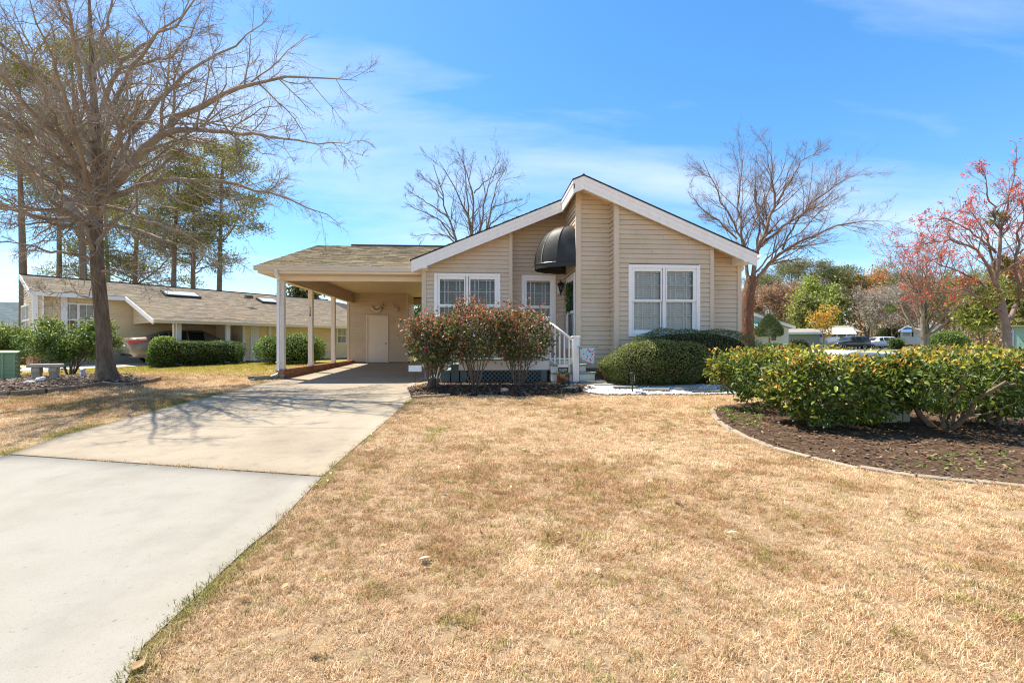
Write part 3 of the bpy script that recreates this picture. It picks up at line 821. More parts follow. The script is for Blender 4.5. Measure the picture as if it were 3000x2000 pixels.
def roof_sheet(x0, x1, y0, y1, parent=roof):
    return MB().prism([(x0, y0, roofz(x0)-0.034), (x1, y0, roofz(x1)-0.034), (x1, y0, roofz(x1)), (x0, y0, roofz(x0))], (0, y1-y0, 0)).build('roof_deck', M_roofedge, parent)
roof_sheet(RX, XE1+0.03, YR-0.035, YBK+0.4); roof_sheet(XJ-0.03, RX, YR-0.035, YBK+0.4); roof_sheet(XE0-0.03, XJ-0.03, YL-0.03, YBK+0.4)
cs = 1/math.sqrt(1+SL*SL)
shingle_roof(roof, (XE1+0.03, YR, roofz(XE1+0.03)+0.001), (0, 1, 0), (-cs, 0, SL*cs), YBK-YR, (XE1-RX)/cs, M_shingle)
shingle_roof(roof, (XE0-0.03, YL, roofz(XE0-0.03)+0.001), (0, 1, 0), (cs, 0, SL*cs), YBK-YL, (RX-XE0)/cs, M_shingle)
MB().tube([(RX, YR-0.02, RZ-0.012), (RX, YBK, RZ-0.012)], 0.035, 6).build('ridge_cap', M_roofedge, roof)
# boxed eave returns
def ereturn(x0, x1, y0, y1, zb, xin):
    zt0 = roofz(x0)-0.10; zt1 = roofz(x1)-0.10
    MB().prism([(x0, y0, zb), (x1, y0, zb), (x1, y0, zt1), (x0, y0, zt0)], (0, y1-y0, 0)).build('eave_return', M_fascia, house)
zr = Z_(2195, 767, YR); ereturn(X_(2180, YR), XE1, YR-0.004, YM+0.3, zr, 0)
MB().box(X_(2162, 10.9), 10.86, zr+0.02, X_(2180, YR)+0.01, YM+0.25, zr+0.22).build('eave_return', M_fascia, house)
zl = Z_(1230, 785, YL); ereturn(XE0, X_(1250, YL), YL-0.004, YLB+0.5, zl, 0)
# eave soffits + fascia + gutters along the sides
MB().box(XW1, YM+0.3, zr, XE1-0.02, YBK, zr+0.02).build('soffit', M_soffit, house)
MB().box(XE1-0.02, YM+0.3, zr, XE1, YBK, roofz(XE1)-0.04).build('fascia', M_fascia, house)
def gutter(P0, P1, out, m=M_gutter, w=0.115, h=0.12, parent=house, name='gutter'):
    P0, P1, out = Vector(P0), Vector(P1), Vector(out); zv = Vector((0, 0, 1))
    prof = [(0, 0), (0, -h), (0.62*w, -h), (0.78*w, -h*0.55), (0.95*w, -h*0.25), (w, -0.012), (w, 0), (w-0.012, 0), (w-0.014, -0.016), (0.70*w, -h*0.55), (0.57*w, -h+0.008), (0.008, -h+0.008), (0.008, 0)]
    pts = [P0+out*a+zv*b for a, b in prof]
    return MB().prism(pts, P1-P0).build(name, m, parent)
gutter((XE1+0.002, YR+0.03, roofz(XE1)-0.035), (XE1+0.002, YBK, roofz(XE1)-0.035), (1, 0, 0), M_white)
# downspout elbow back to the wall on the right corner
def downspout(pts, parent, m=M_white, w=0.04, d=0.03, name='downspout'):
    mb = MB(); pts = [Vector(p) for p in pts]
    return mb.tube(pts, [w*1.25]*len(pts), 4).build(name, m, parent)
downspout([(XE1+0.06, YM+0.15, zr+0.1), (XE1+0.05, YM+0.15, zr-0.05), (XE1-0.08, YM+0.15, zr-0.2), (XW1+0.08, YM+0.15, zr-0.33), (XW1+0.06, YM+0.15, zr-0.5), (XW1+0.06, YM+0.15, 0.5)], house, M_cream)

# -- windows
def window(parent, wr, Y, sashes, casing=0.085, name='window', blind=True, lower_frac=0.5, tilt=0.5, room=0.6):
    """wr outer casing x0,x1,z0,z1; sashes list of (gx0,gx1,gz0_upper,gz1_upper,gz0_lower,gz1_lower) glass rectangles"""
    x0, x1, z0, z1 = wr
    f = Y-0.035
    mb = MB()
    gx0 = min(s[0] for s in sashes); gx1 = max(s[1] for s in sashes)
    c = casing
    mb.box(x0, f, z0, x0+c, Y+0.05, z1).box(x1-c, f, z0, x1, Y+0.05, z1).box(x0+c, f+0.001, z1-c, x1-c, Y+0.05, z1).box(x0+c, f+0.001, z0, x1-c, Y+0.05, z0+c)
    if len(sashes) > 1:
        for a, b in zip(sashes, sashes[1:]):
            m_ = (a[1]+b[0])/2; mb.box(m_-0.03, f+0.004, z0+c, m_+0.03, Y+0.05, z1-c)
    w = mb.build(name, M_white, parent, bevel=0.006)
    # sill
    for s in sashes:
        a, b, u0, u1, l0, l1 = s
        lx = x0+c if s is sashes[0] else (a-0.035); rx = x1-c if s is sashes[-1] else (b+0.035)
        fr = MB()
        yb = Y-0.012
        def ring(h0, h1, xa, xb, y0_, y1_, ox0, ox1, oz0, oz1):
            fr.box(ox0, y0_, oz0, xa, y1_, oz1).box(xb, y0_, oz0, ox1, y1_, oz1).box(xa, y0_, h1, xb, y1_, oz1).box(xa, y0_, oz0, xb, y1_, h0)
        ring(u0, u1, a, b, yb, yb+0.035, lx, rx, u0-0.045, z1-c)           # upper sash stands forward
        ring(l0, l1, a, b, yb+0.0375, yb+0.07, lx, rx, z0+c, l1+0.04)
        fr.build('sash', M_white, w, bevel=0.003)
        for k, (h0, h1, yy) in enumerate(((u0, u1, yb+0.018), (l0, l1, yb+0.055))):
            MB().quad((a, yy, h0), (b, yy, h0), (b, yy, h1), (a, yy, h1)).build('pane', M_glass, w)
            gr = MB()
            for i in (1, 2):
                x = a+(b-a)*i/3; gr.box(x-0.009, yy+0.004, h0, x+0.009, yy+0.012, h1)
            zm = (h0+h1)/2; gr.box(a, yy+0.0045, zm-0.009, b, yy+0.0115, zm+0.009)
            gr.build('grille', M_white, w)
        if blind:
            bl = MB(); zz = l0+0.03; yv = Y+0.13
            while zz < u1-0.02:
                dz, dy = 0.024*math.sin(tilt), 0.024*math.cos(tilt)
                bl.obox(((a+b)/2, yv, zz), ((b-a)/2+0.02, 0, 0), (0, dy, dz), (0, -0.0015*math.sin(tilt), 0.0015))
                zz += 0.045
            for xx in (a+0.12, b-0.12): bl.box(xx-0.012, yv-0.032, l0, xx+0.012, yv-0.030, u1)
            bl.box(a-0.02, yv-0.02, u1-0.03, b+0.02, yv+0.03, u1+0.03)
            bl.build('blind', M_blind, w)
    rm = MB(); a, b = x0+0.03, x1-0.03; y0_, y1_ = Y+0.06, Y+room; h0, h1 = z0+0.02, z1-0.02
    rm.quad((a, y1_, h0), (b, y1_, h0), (b, y1_, h1), (a, y1_, h1)).quad((a, y0_, h0), (a, y1_, h0), (a, y1_, h1), (a, y0_, h1)).quad((b, y0_, h0), (b, y0_, h1), (b, y1_, h1), (b, y1_, h0))
    rm.quad((a, y0_, h1), (a, y1_, h1), (b, y1_, h1), (b, y0_, h1)).quad((a, y0_, h0), (b, y0_, h0), (b, y1_, h0), (a, y1_, h0))
    rm.build('room_lining', M_room, w)
    return w
def sash(pa, pb, u0, u1, l0, l1, Y):
    pm = (pa+pb)/2
    return (X_(pa, Y), X_(pb, Y), Z_(pm, u1, Y), Z_(pm, u0, Y), Z_(pm, l1, Y), Z_(pm, l0, Y))
w = window(house, W_R, YB, [sash(1858.6, 1935, 795, 877.5, 885, 966, YB), sash(1953.8, 2030, 795, 877.5, 885, 966, YB)], tilt=0.95)
w['label'] = 'wide double window with white blinds right of the peak'
w = window(house, W_L, YLB, [sash(1289, 1360, 818, 891, 899, 974, YLB), sash(1378, 1449, 818, 891, 899, 974, YLB)], tilt=0.15)
w['label'] = 'double window with open blinds behind the reddish shrubs'
w = window(house, W_C, YLM, [sash(1543, 1611, 823, 895, 903, 978, YLM)], tilt=0.15)
w['label'] = 'single window beside the front door lantern'

# -- front storm door in the return wall (faces -x)
dy0, dy1, dz0, dz1 = DOOR
xd = cx0
MB().box(xd-0.03, dy0, dz0, xd+0.05, dy0+0.06, dz1).box(xd-0.03, dy1-0.06, dz0, xd+0.05, dy1, dz1).box(xd-0.029, dy0+0.06, dz1-0.06, xd+0.05, dy1-0.06, dz1).build('door_frame', M_white, house, bevel=0.004)
fd = MB(); a, b = dy0+0.063, dy1-0.063
fd.box(xd-0.022, a, dz0+0.02, xd+0.01, a+0.09, dz1-0.063).box(xd-0.022, b-0.09, dz0+0.02, xd+0.01, b, dz1-0.063).box(xd-0.0215, a+0.09, dz1-0.16, xd+0.01, b-0.09, dz1-0.063).box(xd-0.0215, a+0.09, dz0+0.02, xd+0.01, b-0.09, dz0+0.2).box(xd-0.0215, a+0.09, dz0+0.93, xd+0.01, b-0.09, dz0+1.0)
door = fd.build('storm_door', M_white, house, bevel=0.004)
for h0, h1 in ((dz0+0.2, dz0+0.93), (dz0+1.0, dz1-0.16)):
    MB().quad((xd-0.008, b-0.09, h0), (xd-0.008, a+0.09, h0), (xd-0.008, a+0.09, h1), (xd-0.008, b-0.09, h1)).build('pane', M_glass, door)
MB().box(xd+0.06, dy0, dz0, xd+0.09, dy1, dz1).build('inner_door', mat('inner_door_grey', (0.30, 0.33, 0.33), 0.5, 0.4), door)
MB().tube([(xd-0.05, b-0.05, dz0+0.96), (xd-0.05, b-0.05, dz0+1.10)], 0.012, 8).build('handle', M_black, door)

# -- dome awning over the front door
aw = empty('awning', (0, 0, 0), 0, house)
ay, arad, aproj, ah, az0 = 11.64, 0.66, 0.93, 0.95, Z_(1600, 772, 11.4)
NR = 6; NV = 12
def dome(th, ph, k=1.0):
    """th 0..pi around, ph 0 rim .. 1 top"""
    c = math.cos(ph*math.pi/2); r_ = c**0.62
    return Vector((xd-0.02-aproj*math.sin(th)*r_*k, ay-arad*math.cos(th)*(0.35+0.65*r_)*k, az0+ah*math.sin(ph*math.pi/2)**1.15*k))
for i in range(NR):
    V = []; Fc = []; C = 5
    t0, t1 = math.pi*i/NR, math.pi*(i+1)/NR
    for j in range(NV+1):
        p, q = dome(t0, j/NV), dome(t1, j/NV)
        for k in range(C+1):
            pt = p.lerp(q, k/C); tru = dome(t0+(t1-t0)*k/C, j/NV); pt = pt.lerp(tru, 0.55); V.append(pt)
    for j in range(NV):
        for k in range(C):
            a_ = j*(C+1)+k; Fc.append((a_, a_+1, a_+C+2, a_+C+1))
    np_mesh('canvas_gore', V, Fc, M_canvas, aw, smooth=True)
for i in range(1, NR):
    MB().tube([dome(math.pi*i/NR, j/NV, 1.004) for j in range(NV+1)], 0.010 if i != 3 else 0.011, 5).build('rib', M_canvas2 if i == 2 else M_canvas, aw)
V = []; Fc = []
for k in range(25):
    p = dome(math.pi*k/24, 0); V += [p, p+Vector((0, 0, -0.13-0.008*math.sin(k*2.1)))]
for k in range(24): Fc.append((2*k, 2*k+2, 2*k+3, 2*k+1))
np_mesh('valance', V, Fc, M_canvas, aw)
MB().tube([dome(math.pi*k/24, 0)+Vector((0, 0, -0.01)) for k in range(25)], 0.012, 5).build('frame_bar', M_black, aw)

# ================================================================== CARPORT (part of the house)
CPY, EY = 13.1, 12.66
zbeam = Z_(900, 823, CPY); zsof = zbeam+0.15; zeave = Z_(900, 779, EY-0.1)
XLE = X_(752, EY)                                 # left eave
cps = 0.33; RYc = 17.3                            # slope and ridge of the carport roof
def cz(y): return zeave + cps*(min(y, 2*RYc-y)-EY)
for k, (y, bpx) in enumerate(((CPY, 0), (15.24, 0), (17.5, 0))):
    zb = 0.64
    mb = MB().box(PX-0.07, y-0.07, zb, PX+0.07, y+0.07, zbeam+0.002)
    p = mb.build('post', M_post, house, bevel=0.006)
    MB().box(PX-0.08, y-0.08, zb, PX+0.08, y+0.08, zb+0.05).build('post_base', M_white, p)
    if k == 1:
        for j, ch in enumerate('528'):
            text_mesh('house_number', ch, 0.125, M_black, p, (PX+0.005, y-0.074, Z_(911, 904+j*9.7, y)), (R(90), 0, 0), 0.003)
# front and side beams
box('beam', M_cream, house, PX-0.09, CPY-0.07, zbeam, XW0+0.02, CPY+0.07, zsof)
MB().box(PX-0.09, CPY-0.075, zsof-0.02, XW0, CPY-0.072, zsof+0.0).build('beam_lip', M_trim, house)
sbw = siding(house, (PX+0.075, CPY), (0, 1, 0), (1, 0, 0), [(0.07, zbeam+0.02), (20.0-CPY, zbeam+0.02), (20.0-CPY, zbeam+0.42), (0.07, zbeam+0.42)], (), zbeam+0.02)
box('beam', M_siding, house, PX-0.075, CPY+0.07, zbeam+0.0, PX+0.07, 20.0, zbeam+0.42)
box('beam_lip', M_cream, house, PX-0.085, CPY+0.075, zbeam-0.022, PX+0.088, 19.98, zbeam-0.001)
zceil = zbeam+0.42
box('ceiling', M_soffit, house, PX-0.05, CPY+0.07, zceil, XW0+0.02, 21.75, zceil+0.02)
for k in range(1, 28):
    x = PX+k*0.145
    box('ceiling_rib', M_soffit, house, x-0.004, CPY+0.08, zceil-0.004, x+0.004, 19.98, zceil-0.0005)
# eave soffit, fascia, gutter
box('soffit', M_soffit, house, XLE+0.04, EY+0.02, zsof-0.002, XW0-0.1, CPY-0.0705, zsof+0.018)
box('fascia', M_cream, house, XLE+0.04, EY, zsof-0.003, XW0-0.06, EY+0.02, zeave-0.03)
box('soffit', M_soffit, house, XLE+0.04, CPY-0.07, zsof-0.002, PX-0.091, 21.9, zsof+0.018)
box('fascia', M_cream, house, XLE+0.02, EY+0.001, zsof-0.003, XLE+0.04, 21.9, zeave-0.02)
gutter((XLE-0.02, EY-0.002, zeave-0.0), (XW0-0.12, EY-0.002, zeave-0.0), (0, -1, 0))
box('gutter_end', M_gutter, house, XLE-0.03, EY-0.118, zeave-0.12, XLE-0.021, EY-0.002, zeave+0.002)
# roof
MB().prism([(XLE-0.02, EY-0.05, zeave-0.03), (XLE-0.02, RYc, cz(RYc)-0.03), (XLE-0.02, 2*RYc-EY, zeave-0.03), (XLE-0.02, 2*RYc-EY, zeave), (XLE-0.02, RYc, cz(RYc)), (XLE-0.02, EY-0.05, zeave)], (XW0+0.6-XLE, 0, 0)).build('roof_deck', M_roofedge, roof)
# gable end above the side beam
MB().prism([(PX-0.06, EY+0.6, zsof+0.02), (PX-0.06, 2*RYc-EY-0.6, zsof+0.02), (PX-0.06, RYc, cz(RYc)-0.04)], (0.05, 0, 0)).build('gable_panel', M_siding, house)
c2 = 1/math.sqrt(1+cps*cps)
shingle_roof(roof, (XLE-0.02, EY-0.05, zeave+0.001), (1, 0, 0), (0, c2, cps*c2), XW0+0.9-XLE, (RYc-EY+0.05)/c2, M_shingle)
MB().tube([(XLE+1.2, RYc, cz(RYc)+0.03), (XW0+2.0, RYc, cz(RYc)+0.03)], 0.055, 6).build('ridge_vent', M_roofedge, roof)
# downspout on the front post
zg = g(PX, CPY)
xg = X_(808, EY-0.06)
downspout([(xg, EY-0.06, zeave-0.1), (xg, EY-0.06, zeave-0.22), (xg+0.03, EY+0.05, zeave-0.32), (PX-0.045, CPY-0.16, zbeam-0.02), (PX-0.05, CPY-0.125, zbeam-0.12), (PX-0.05, CPY-0.125, zg+0.24), (PX-0.07, CPY-0.19, zg+0.12), (PX-0.16, CPY-0.32, zg+0.07)], house, M_white)
for zz in (zbeam-0.4, zg+0.45): MB().box(PX-0.11, CPY-0.185, zz, PX+0.01, CPY-0.071, zz+0.02).build('strap', M_white, house)
# curb wall of brick
zc = 0.64
cw = box('curb_wall', M_mortar, house, PX-0.1, CPY-0.16, 0.2, PX+0.105, 20.0, zc-0.058)
bricks(cw, (PX+0.108, CPY-0.15, 0), (0, 1, 0), (1, 0, 0), 6.9, 0.375, zc-0.06)
bricks(cw, (PX-0.095, CPY-0.162, 0), (1, 0, 0), (0, -1, 0), 0.22, 0.375, zc-0.06)
rl_me = MB().box(-0.112, -0.030, -0.028, 0.112, 0.030, 0.028).mesh('brick'); rl_me.materials.append(M_brick)
for k in range(103):
    o = bpy.data.objects.new('brick', rl_me); link(o, cw); o.location = (PX+0.004, CPY-0.13+k*0.0672, zc-0.028+random.uniform(-.001, .001))
# storage room wall
YS = 20.0
sx0, sx1 = X_(1018, YS), X_(1195, YS)
zsb = Z_(1100, 1060, YS)
DS = (X_(1073.5, YS), X_(1138.5, YS), 0.5+0.02, Z_(1105, 922, YS))
siding(house, (0, YS), (1, 0, 0), (0, -1, 0), [(sx0+0.08, zsb), (sx1-0.09, zsb), (sx1-0.09, zceil), (sx0+0.08, zceil)], [(DS[0], DS[1], 0, DS[3])], zsb)
box('corner_post', M_trim, house, sx0-0.01, YS-0.03, zsb-0.01, sx0+0.09, YS+0.05, zceil, bevel=0.004)
box('corner_post', M_trim, house, sx1-0.10, YS-0.03, zsb-0.01, sx1+0.01, YS+0.05, zceil, bevel=0.004)
siding(house, (sx1, YS), (0, 1, 0), (1, 0, 0), [(0.05, zsb), (1.75, zsb), (1.75, zceil), (0.05, zceil)], (), zsb)
box('side_wall', M_siding, house, sx0, YS+0.06, 0.5, sx0+0.05, 21.8, zceil)
box('foundation', M_mortar, house, sx0+0.03, YS+0.04, 0.3, sx1-0.03, YS+0.14, zsb+0.005)
box('beam', M_trim, house, sx1, 21.7, zceil-0.33, XW0, 21.8, zceil)
df = MB().box(DS[0], YS-0.035, DS[2], DS[0]+0.06, YS+0.05, DS[3]).box(DS[1]-0.06, YS-0.035, DS[2], DS[1], YS+0.05, DS[3]).box(DS[0]+0.06, YS-0.034, DS[3]-0.06, DS[1]-0.06, YS+0.05, DS[3]).build('door_frame', M_doorpaint, house, bevel=0.004)
sdoor = box('storage_door', M_doorpaint, house, DS[0]+0.064, YS-0.005, DS[2]+0.02, DS[1]-0.064, YS+0.035, DS[3]-0.064, bevel=0.004)
kx, kz = X_(1130.5, YS), Z_(1130, 1005.5, YS)
MB().lathe([(0.03, 0), (0.03, 0.008), (0.012, 0.012), (0.012, 0.035), (0.028, 0.045), (0.03, 0.058), (0.02, 0.068)], n=14).build('knob', mat('brass', (0.32, 0.25, 0.13), 0.3, 0.5, metal=0.9), sdoor, smooth=True).matrix_local = Matrix.Translation((kx, YS-0.005, kz)) @ Matrix.Rotation(R(90), 4, 'X')
# interior blocker so the storage is closed
box('back_wall', M_siding, house, sx0, 21.75, 0.5, sx1, 21.8, zceil)

# ================================================================== DECK AND ITS STEPS
DY0, DY1 = 10.60, 12.25
DX0, DX1 = X_(1345, DY0), X_(1608, DY0)
DZ = Z_(1500, 1051, DY0)
deck = thing('front_deck', 'small raised deck with white railing, slate blue lattice skirt and steps either side', 'deck', ((DX0+DX1)/2, DY0, g(0.5, 10.6)))
deck.location = (0, 0, 0)
XD2 = cx0-0.06
def deckboards(x0, x1, y0, y1):
    y = y0
    while y < y1-0.05:
        box('deck_board', M_tread, deck, x0, y, DZ-0.03, x1, min(y+0.137, y1), DZ, bevel=0.003); y += 0.143
deckboards(DX0, XD2, DY0-0.02, DY1+0.02)
box('rim_board', M_white, deck, DX0-0.01, DY0, DZ-0.26, DX1+0.02, DY0+0.04, DZ-0.032, bevel=0.004)
box('rim_board', M_white, deck, DX0-0.01, DY0+0.041, DZ-0.26, DX0+0.03, DY1, DZ-0.032)
box('rim_board', M_white, deck, DX1+0.03, DY0+0.05, DZ-0.26, XD2, DY0+0.09, DZ-0.032)
# skirt posts and lattice
ps = []
zg0 = g(0.5, 10.5)-0.05
for px in (1357, 1594):
    x = X_(px, DY0); ps.append(x); box('skirt_post', M_slate, deck, x-0.07, DY0-0.015, zg0, x+0.07, DY0+0.03, DZ-0.262, bevel=0.004)
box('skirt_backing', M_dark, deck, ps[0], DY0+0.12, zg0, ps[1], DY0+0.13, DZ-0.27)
def lattice(x0, x1, z0, z1, Y, m):
    s = 0.105; w = 0.02
    for sgn, off in ((1, 0.0), (-1, 0.009)):
        c = x0-(z1-z0)
        while c < x1+(z1-z0):
            # strip from (c,z0) to (c+sgn*(z1-z0), z1)
            a = [(c-w, z0), (c+w, z0), (c+sgn*(z1-z0)+w, z1), (c+sgn*(z1-z0)-w, z1)]
            if sgn < 0: a = [(p[0]+(z1-z0), p[1]) for p in a]
            a = clip(clip(a, 1, 0, -x0), -1, 0, x1)
            if len(a) >= 3:
                MB().prism([(p[0], Y+off, p[1]) for p in a], (0, 0.007, 0)).build('lattice_slat', m, deck)
            c += s
lattice(ps[0]+0.07, ps[1]-0.07, zg0, DZ-0.262, DY0+0.01, M_slate)
box('skirt_rail', M_slate, deck, ps[0]+0.07, DY0-0.004, DZ-0.285, ps[1]-0.07, DY0+0.03, DZ-0.263)
# railing
def rail_run(x0, x1, Y, z0, z1, n, parent=deck):
    box('top_rail', M_white, parent, x0, Y-0.03, z1-0.05, x1, Y+0.03, z1, bevel=0.008)
    box('bottom_rail', M_white, parent, x0, Y-0.02, z0+0.05, x1, Y+0.02, z0+0.10, bevel=0.004)
    for i in range(n):
        x = x0+(x1-x0)*(i+0.5)/n; box('baluster', M_white, parent, x-0.016, Y-0.016, z0+0.10, x+0.016, Y+0.016, z1-0.05)
def newel(x, Y, z0, z1, w=0.055):
    p = box('newel_post', M_white, deck, x-w, Y-w, z0, x+w, Y+w, z1, bevel=0.004)
    MB().box(x-w-0.02, Y-w-0.02, z1, x+w+0.02, Y+w+0.02, z1+0.018).prism([(x-w-0.012, Y-w-0.012, z1+0.018), (x+w+0.012, Y-w-0.012, z1+0.018), (x+w+0.012, Y+w+0.012, z1+0.018), (x-w-0.012, Y+w+0.012, z1+0.018)], (0, 0, 0.012)).build('post_cap', M_white, p, bevel=0.004)
    return p
zt = DZ+0.92
newel(DX0+0.06, DY0+0.06, DZ, zt+0.04); newel(DX1-0.05, DY0+0.06, DZ, zt+0.04)
newel((DX0+DX1)/2, DY0+0.06, DZ, zt+0.04, 0.045)
rail_run(DX0+0.115, (DX0+DX1)/2-0.045, DY0+0.06, DZ, zt, 8); rail_run((DX0+DX1)/2+0.045, DX1-0.105, DY0+0.06, DZ, zt, 8)
# right stair rail down to the free newel
nx_, ny_ = X_(1686.5, 10.33), 10.33
zn = Z_(1686, 984, ny_)
newel(nx_, ny_, g(nx_, ny_)-0.05, zn-0.03, 0.075)
A = Vector((DX1-0.05, DY0+0.02, zt-0.02)); B = Vector((nx_-0.06, ny_+0.02, zn-0.1))
M_rail = M_white
d = (B-A)
MB().tube([A, A.lerp(B, 0.5), B], 0.035, 8).build('hand_rail', M_rail, deck, smooth=True)
A2 = Vector((DX1+0.0, DY0+0.02, DZ+0.02)); B2 = Vector((nx_-0.04, ny_+0.03, 0.50))
MB().tube([A2, B2], 0.03, 4).build('stair_rail', M_rail, deck)
for i in range(5):
    f = 0.14+i*0.18
    p, q = A.lerp(B, f), A2.lerp(B2, f)
    MB().box(p.x-0.018, p.y-0.018, q.z, p.x+0.018, p.y+0.018, p.z-0.02).build('baluster', M_white, deck)
# right steps: treads stepping down to the right
z3 = [Z_(1700, 1067, 10.5), Z_(1720, 1091, 10.4), Z_(1740, 1116, 10.3)]
xr = [X_(1721, 10.55), X_(1746, 10.5), X_(1774, 10.45)]
gz = g(2.3, 10.3)-0.05
for k in range(3):
    yb = YM-0.03; yn = 10.42-0.09*k; x0 = DX1+0.03
    below = [(x0, yn+0.04, 0), (nx_+0.02, yn+0.03, 0), (xr[k]-0.02, yn+0.20, 0), (xr[k]-0.02, yb-0.005*k, 0), (x0, yb-0.005*k, 0)]
    zlow = gz if k == 2 else z3[k+1]
    MB().prism([(p[0], p[1], zlow+0.001) for p in below], (0, 0, z3[k]-0.04-zlow)).build('riser', M_white, deck)
    top = [(x0, yn, 0), (nx_+0.03, yn, 0), (xr[k]+0.015, yn+0.17, 0), (xr[k]+0.015, yb-0.002-0.004*k, 0), (x0, yb-0.002-0.004*k, 0)]
    MB().prism([(p[0], p[1], z3[k]-0.038) for p in top], (0, 0, 0.038)).build('tread', M_tread, deck, bevel=0.006)
MB().box(DX1+0.05, 10.55, gz, DX1+0.30, 10.58, DZ-0.30).build('stair_skirt', M_slate, deck)
for i in range(4):
    a = DX1+0.10+i*0.085
    MB().prism([(a, 10.54, DZ-0.32), (a+0.03, 10.54, DZ-0.32), (a+0.03+0.22, 10.54, gz), (a+0.22, 10.54, gz)], (0, 0.008, 0)).build('lattice_slat', M_slate, deck)
# left steps
lx = [X_(1319, DY0), X_(1290, DY0), X_(1254, DY0-0.1)]
lz = [Z_(1330, 1066, DY0), Z_(1305, 1084.5, DY0), Z_(1262, 1107, DY0)]
prev = DX0
for k in range(3):
    zlow = g(-0.8, 10.5)-0.05
    MB().box(lx[k]+0.02, DY0+0.02, zlow, prev-0.003*(k+1), DY1-0.1, lz[k]-0.035).build('riser', M_slate, deck)
    MB().box(lx[k], DY0-0.005, lz[k]-0.034, prev-0.003*(k+1), DY1-0.08, lz[k]).build('tread', M_tread, deck, bevel=0.005)
    prev = lx[k]
A = Vector((DX0, DY0+0.08, zt-0.05)); B = Vector((lx[1]-0.02, DY0+0.08, zt-0.42))
MB().tube([A, B], 0.03, 8).build('hand_rail', M_white, deck); newel(lx[1]-0.03, DY0+0.08, g(-0.9, 10.6)-0.05, zt-0.38, 0.045)
A2 = Vector((DX0, DY0+0.08, DZ+0.05)); B2 = Vector((lx[1]-0.02, DY0+0.08, DZ-0.32)); MB().tube([A2, B2], 0.025, 4).build('stair_rail', M_white, deck)
for i in range(3):
    f = 0.2+i*0.28; p, q = A.lerp(B, f), A2.lerp(B2, f); MB().box(p.x-0.015, p.y-0.015, q.z, p.x+0.015, p.y+0.015, p.z).build('baluster', M_white, deck)

# red chair standing on the deck
ch = thing('deck_chair', 'bright red plastic chair on the deck, glimpsed through the shrubs', 'chair', (X_(1498, 11.2), 11.2, DZ+0.002), R(200))
for sx in (-0.2, 0.2):
    for sy in (-0.2, 0.2):
        box('leg', M_red, ch, sx-0.02, sy-0.02, 0, sx+0.02, sy+0.02, 0.40 if sy > 0 else 0.40)
box('seat', M_red, ch, -0.25, -0.25, 0.40, 0.25, 0.22, 0.43, bevel=0.01)
for i in range(5): box('back_slat', M_red, ch, -0.23+i*0.095, 0.19, 0.431, -0.15+i*0.095, 0.215, 0.86, bevel=0.004)
for s in (-1, 1): box('arm', M_red, ch, s*0.27-0.03, -0.22, 0.60, s*0.27+0.03, 0.20, 0.625); box('arm_post', M_red, ch, s*0.27-0.018, -0.2, 0.36, s*0.27+0.018, -0.16, 0.60)

# wreath on the storm door
wy = (dy0+dy1)/2+0.08; wz = Z_(1667, 872, 11.7)
wr = thing('wreath', 'long green leafy wreath hung on the front storm door', 'wreath', (xd-0.06, wy, wz))
WREATH_AT = wr
# lantern beside the door
LP_ = (X_(1642.5, YLM-0.1), YLM, Z_(1642, 838, YLM-0.1))
ln = thing('wall_lantern', 'black coach lantern on a white block beside the front door', 'lantern', LP_)
box('mount_block', M_white, ln, -0.08, -0.045, -0.20, 0.10, -0.016, 0.06, bevel=0.008)
MB().tube([(0.0, -0.045, 0.10), (0, -0.10, 0.16), (0, -0.13, 0.15), (0, -0.13, 0.10)], 0.012, 6).build('arm', M_black, ln)
MB().tube([(0, -0.045, -0.24), (0, -0.07, -0.24), (0, -0.07, 0.1), (0, -0.045, 0.12)], 0.016, 6).build('bracket', M_black, ln)
MB().lathe([(0.02, 0.11), (0.05, 0.10), (0.105, 0.03), (0.10, 0.02)], (0, -0.13, 0), 6).build('hood', M_black, ln)
MB().lathe([(0.045, -0.12), (0.075, 0.018)], (0, -0.13, 0), 6).build('globe', glass_mat('lantern_glass', (0.6, 0.58, 0.52), 1.7), ln)
MB().lathe([(0.018, -0.10), (0.025, -0.06), (0.02, -0.02), (0.006, 0.0)], (0, -0.13, 0), 8).build('bulb', mat('frosted_bulb', (0.75, 0.72, 0.66), 0.3), ln)
for k in range(6):
    a = k*math.pi/3; MB().tube([(0.046*math.cos(a), -0.13+0.046*math.sin(a), -0.12), (0.077*math.cos(a), -0.13+0.077*math.sin(a), 0.02)], 0.005, 4).build('bar', M_black, ln)
MB().lathe([(0.01, -0.21), (0.03, -0.18), (0.05, -0.14), (0.047, -0.12)], (0, -0.13, 0), 8).build('finial', M_black, ln)

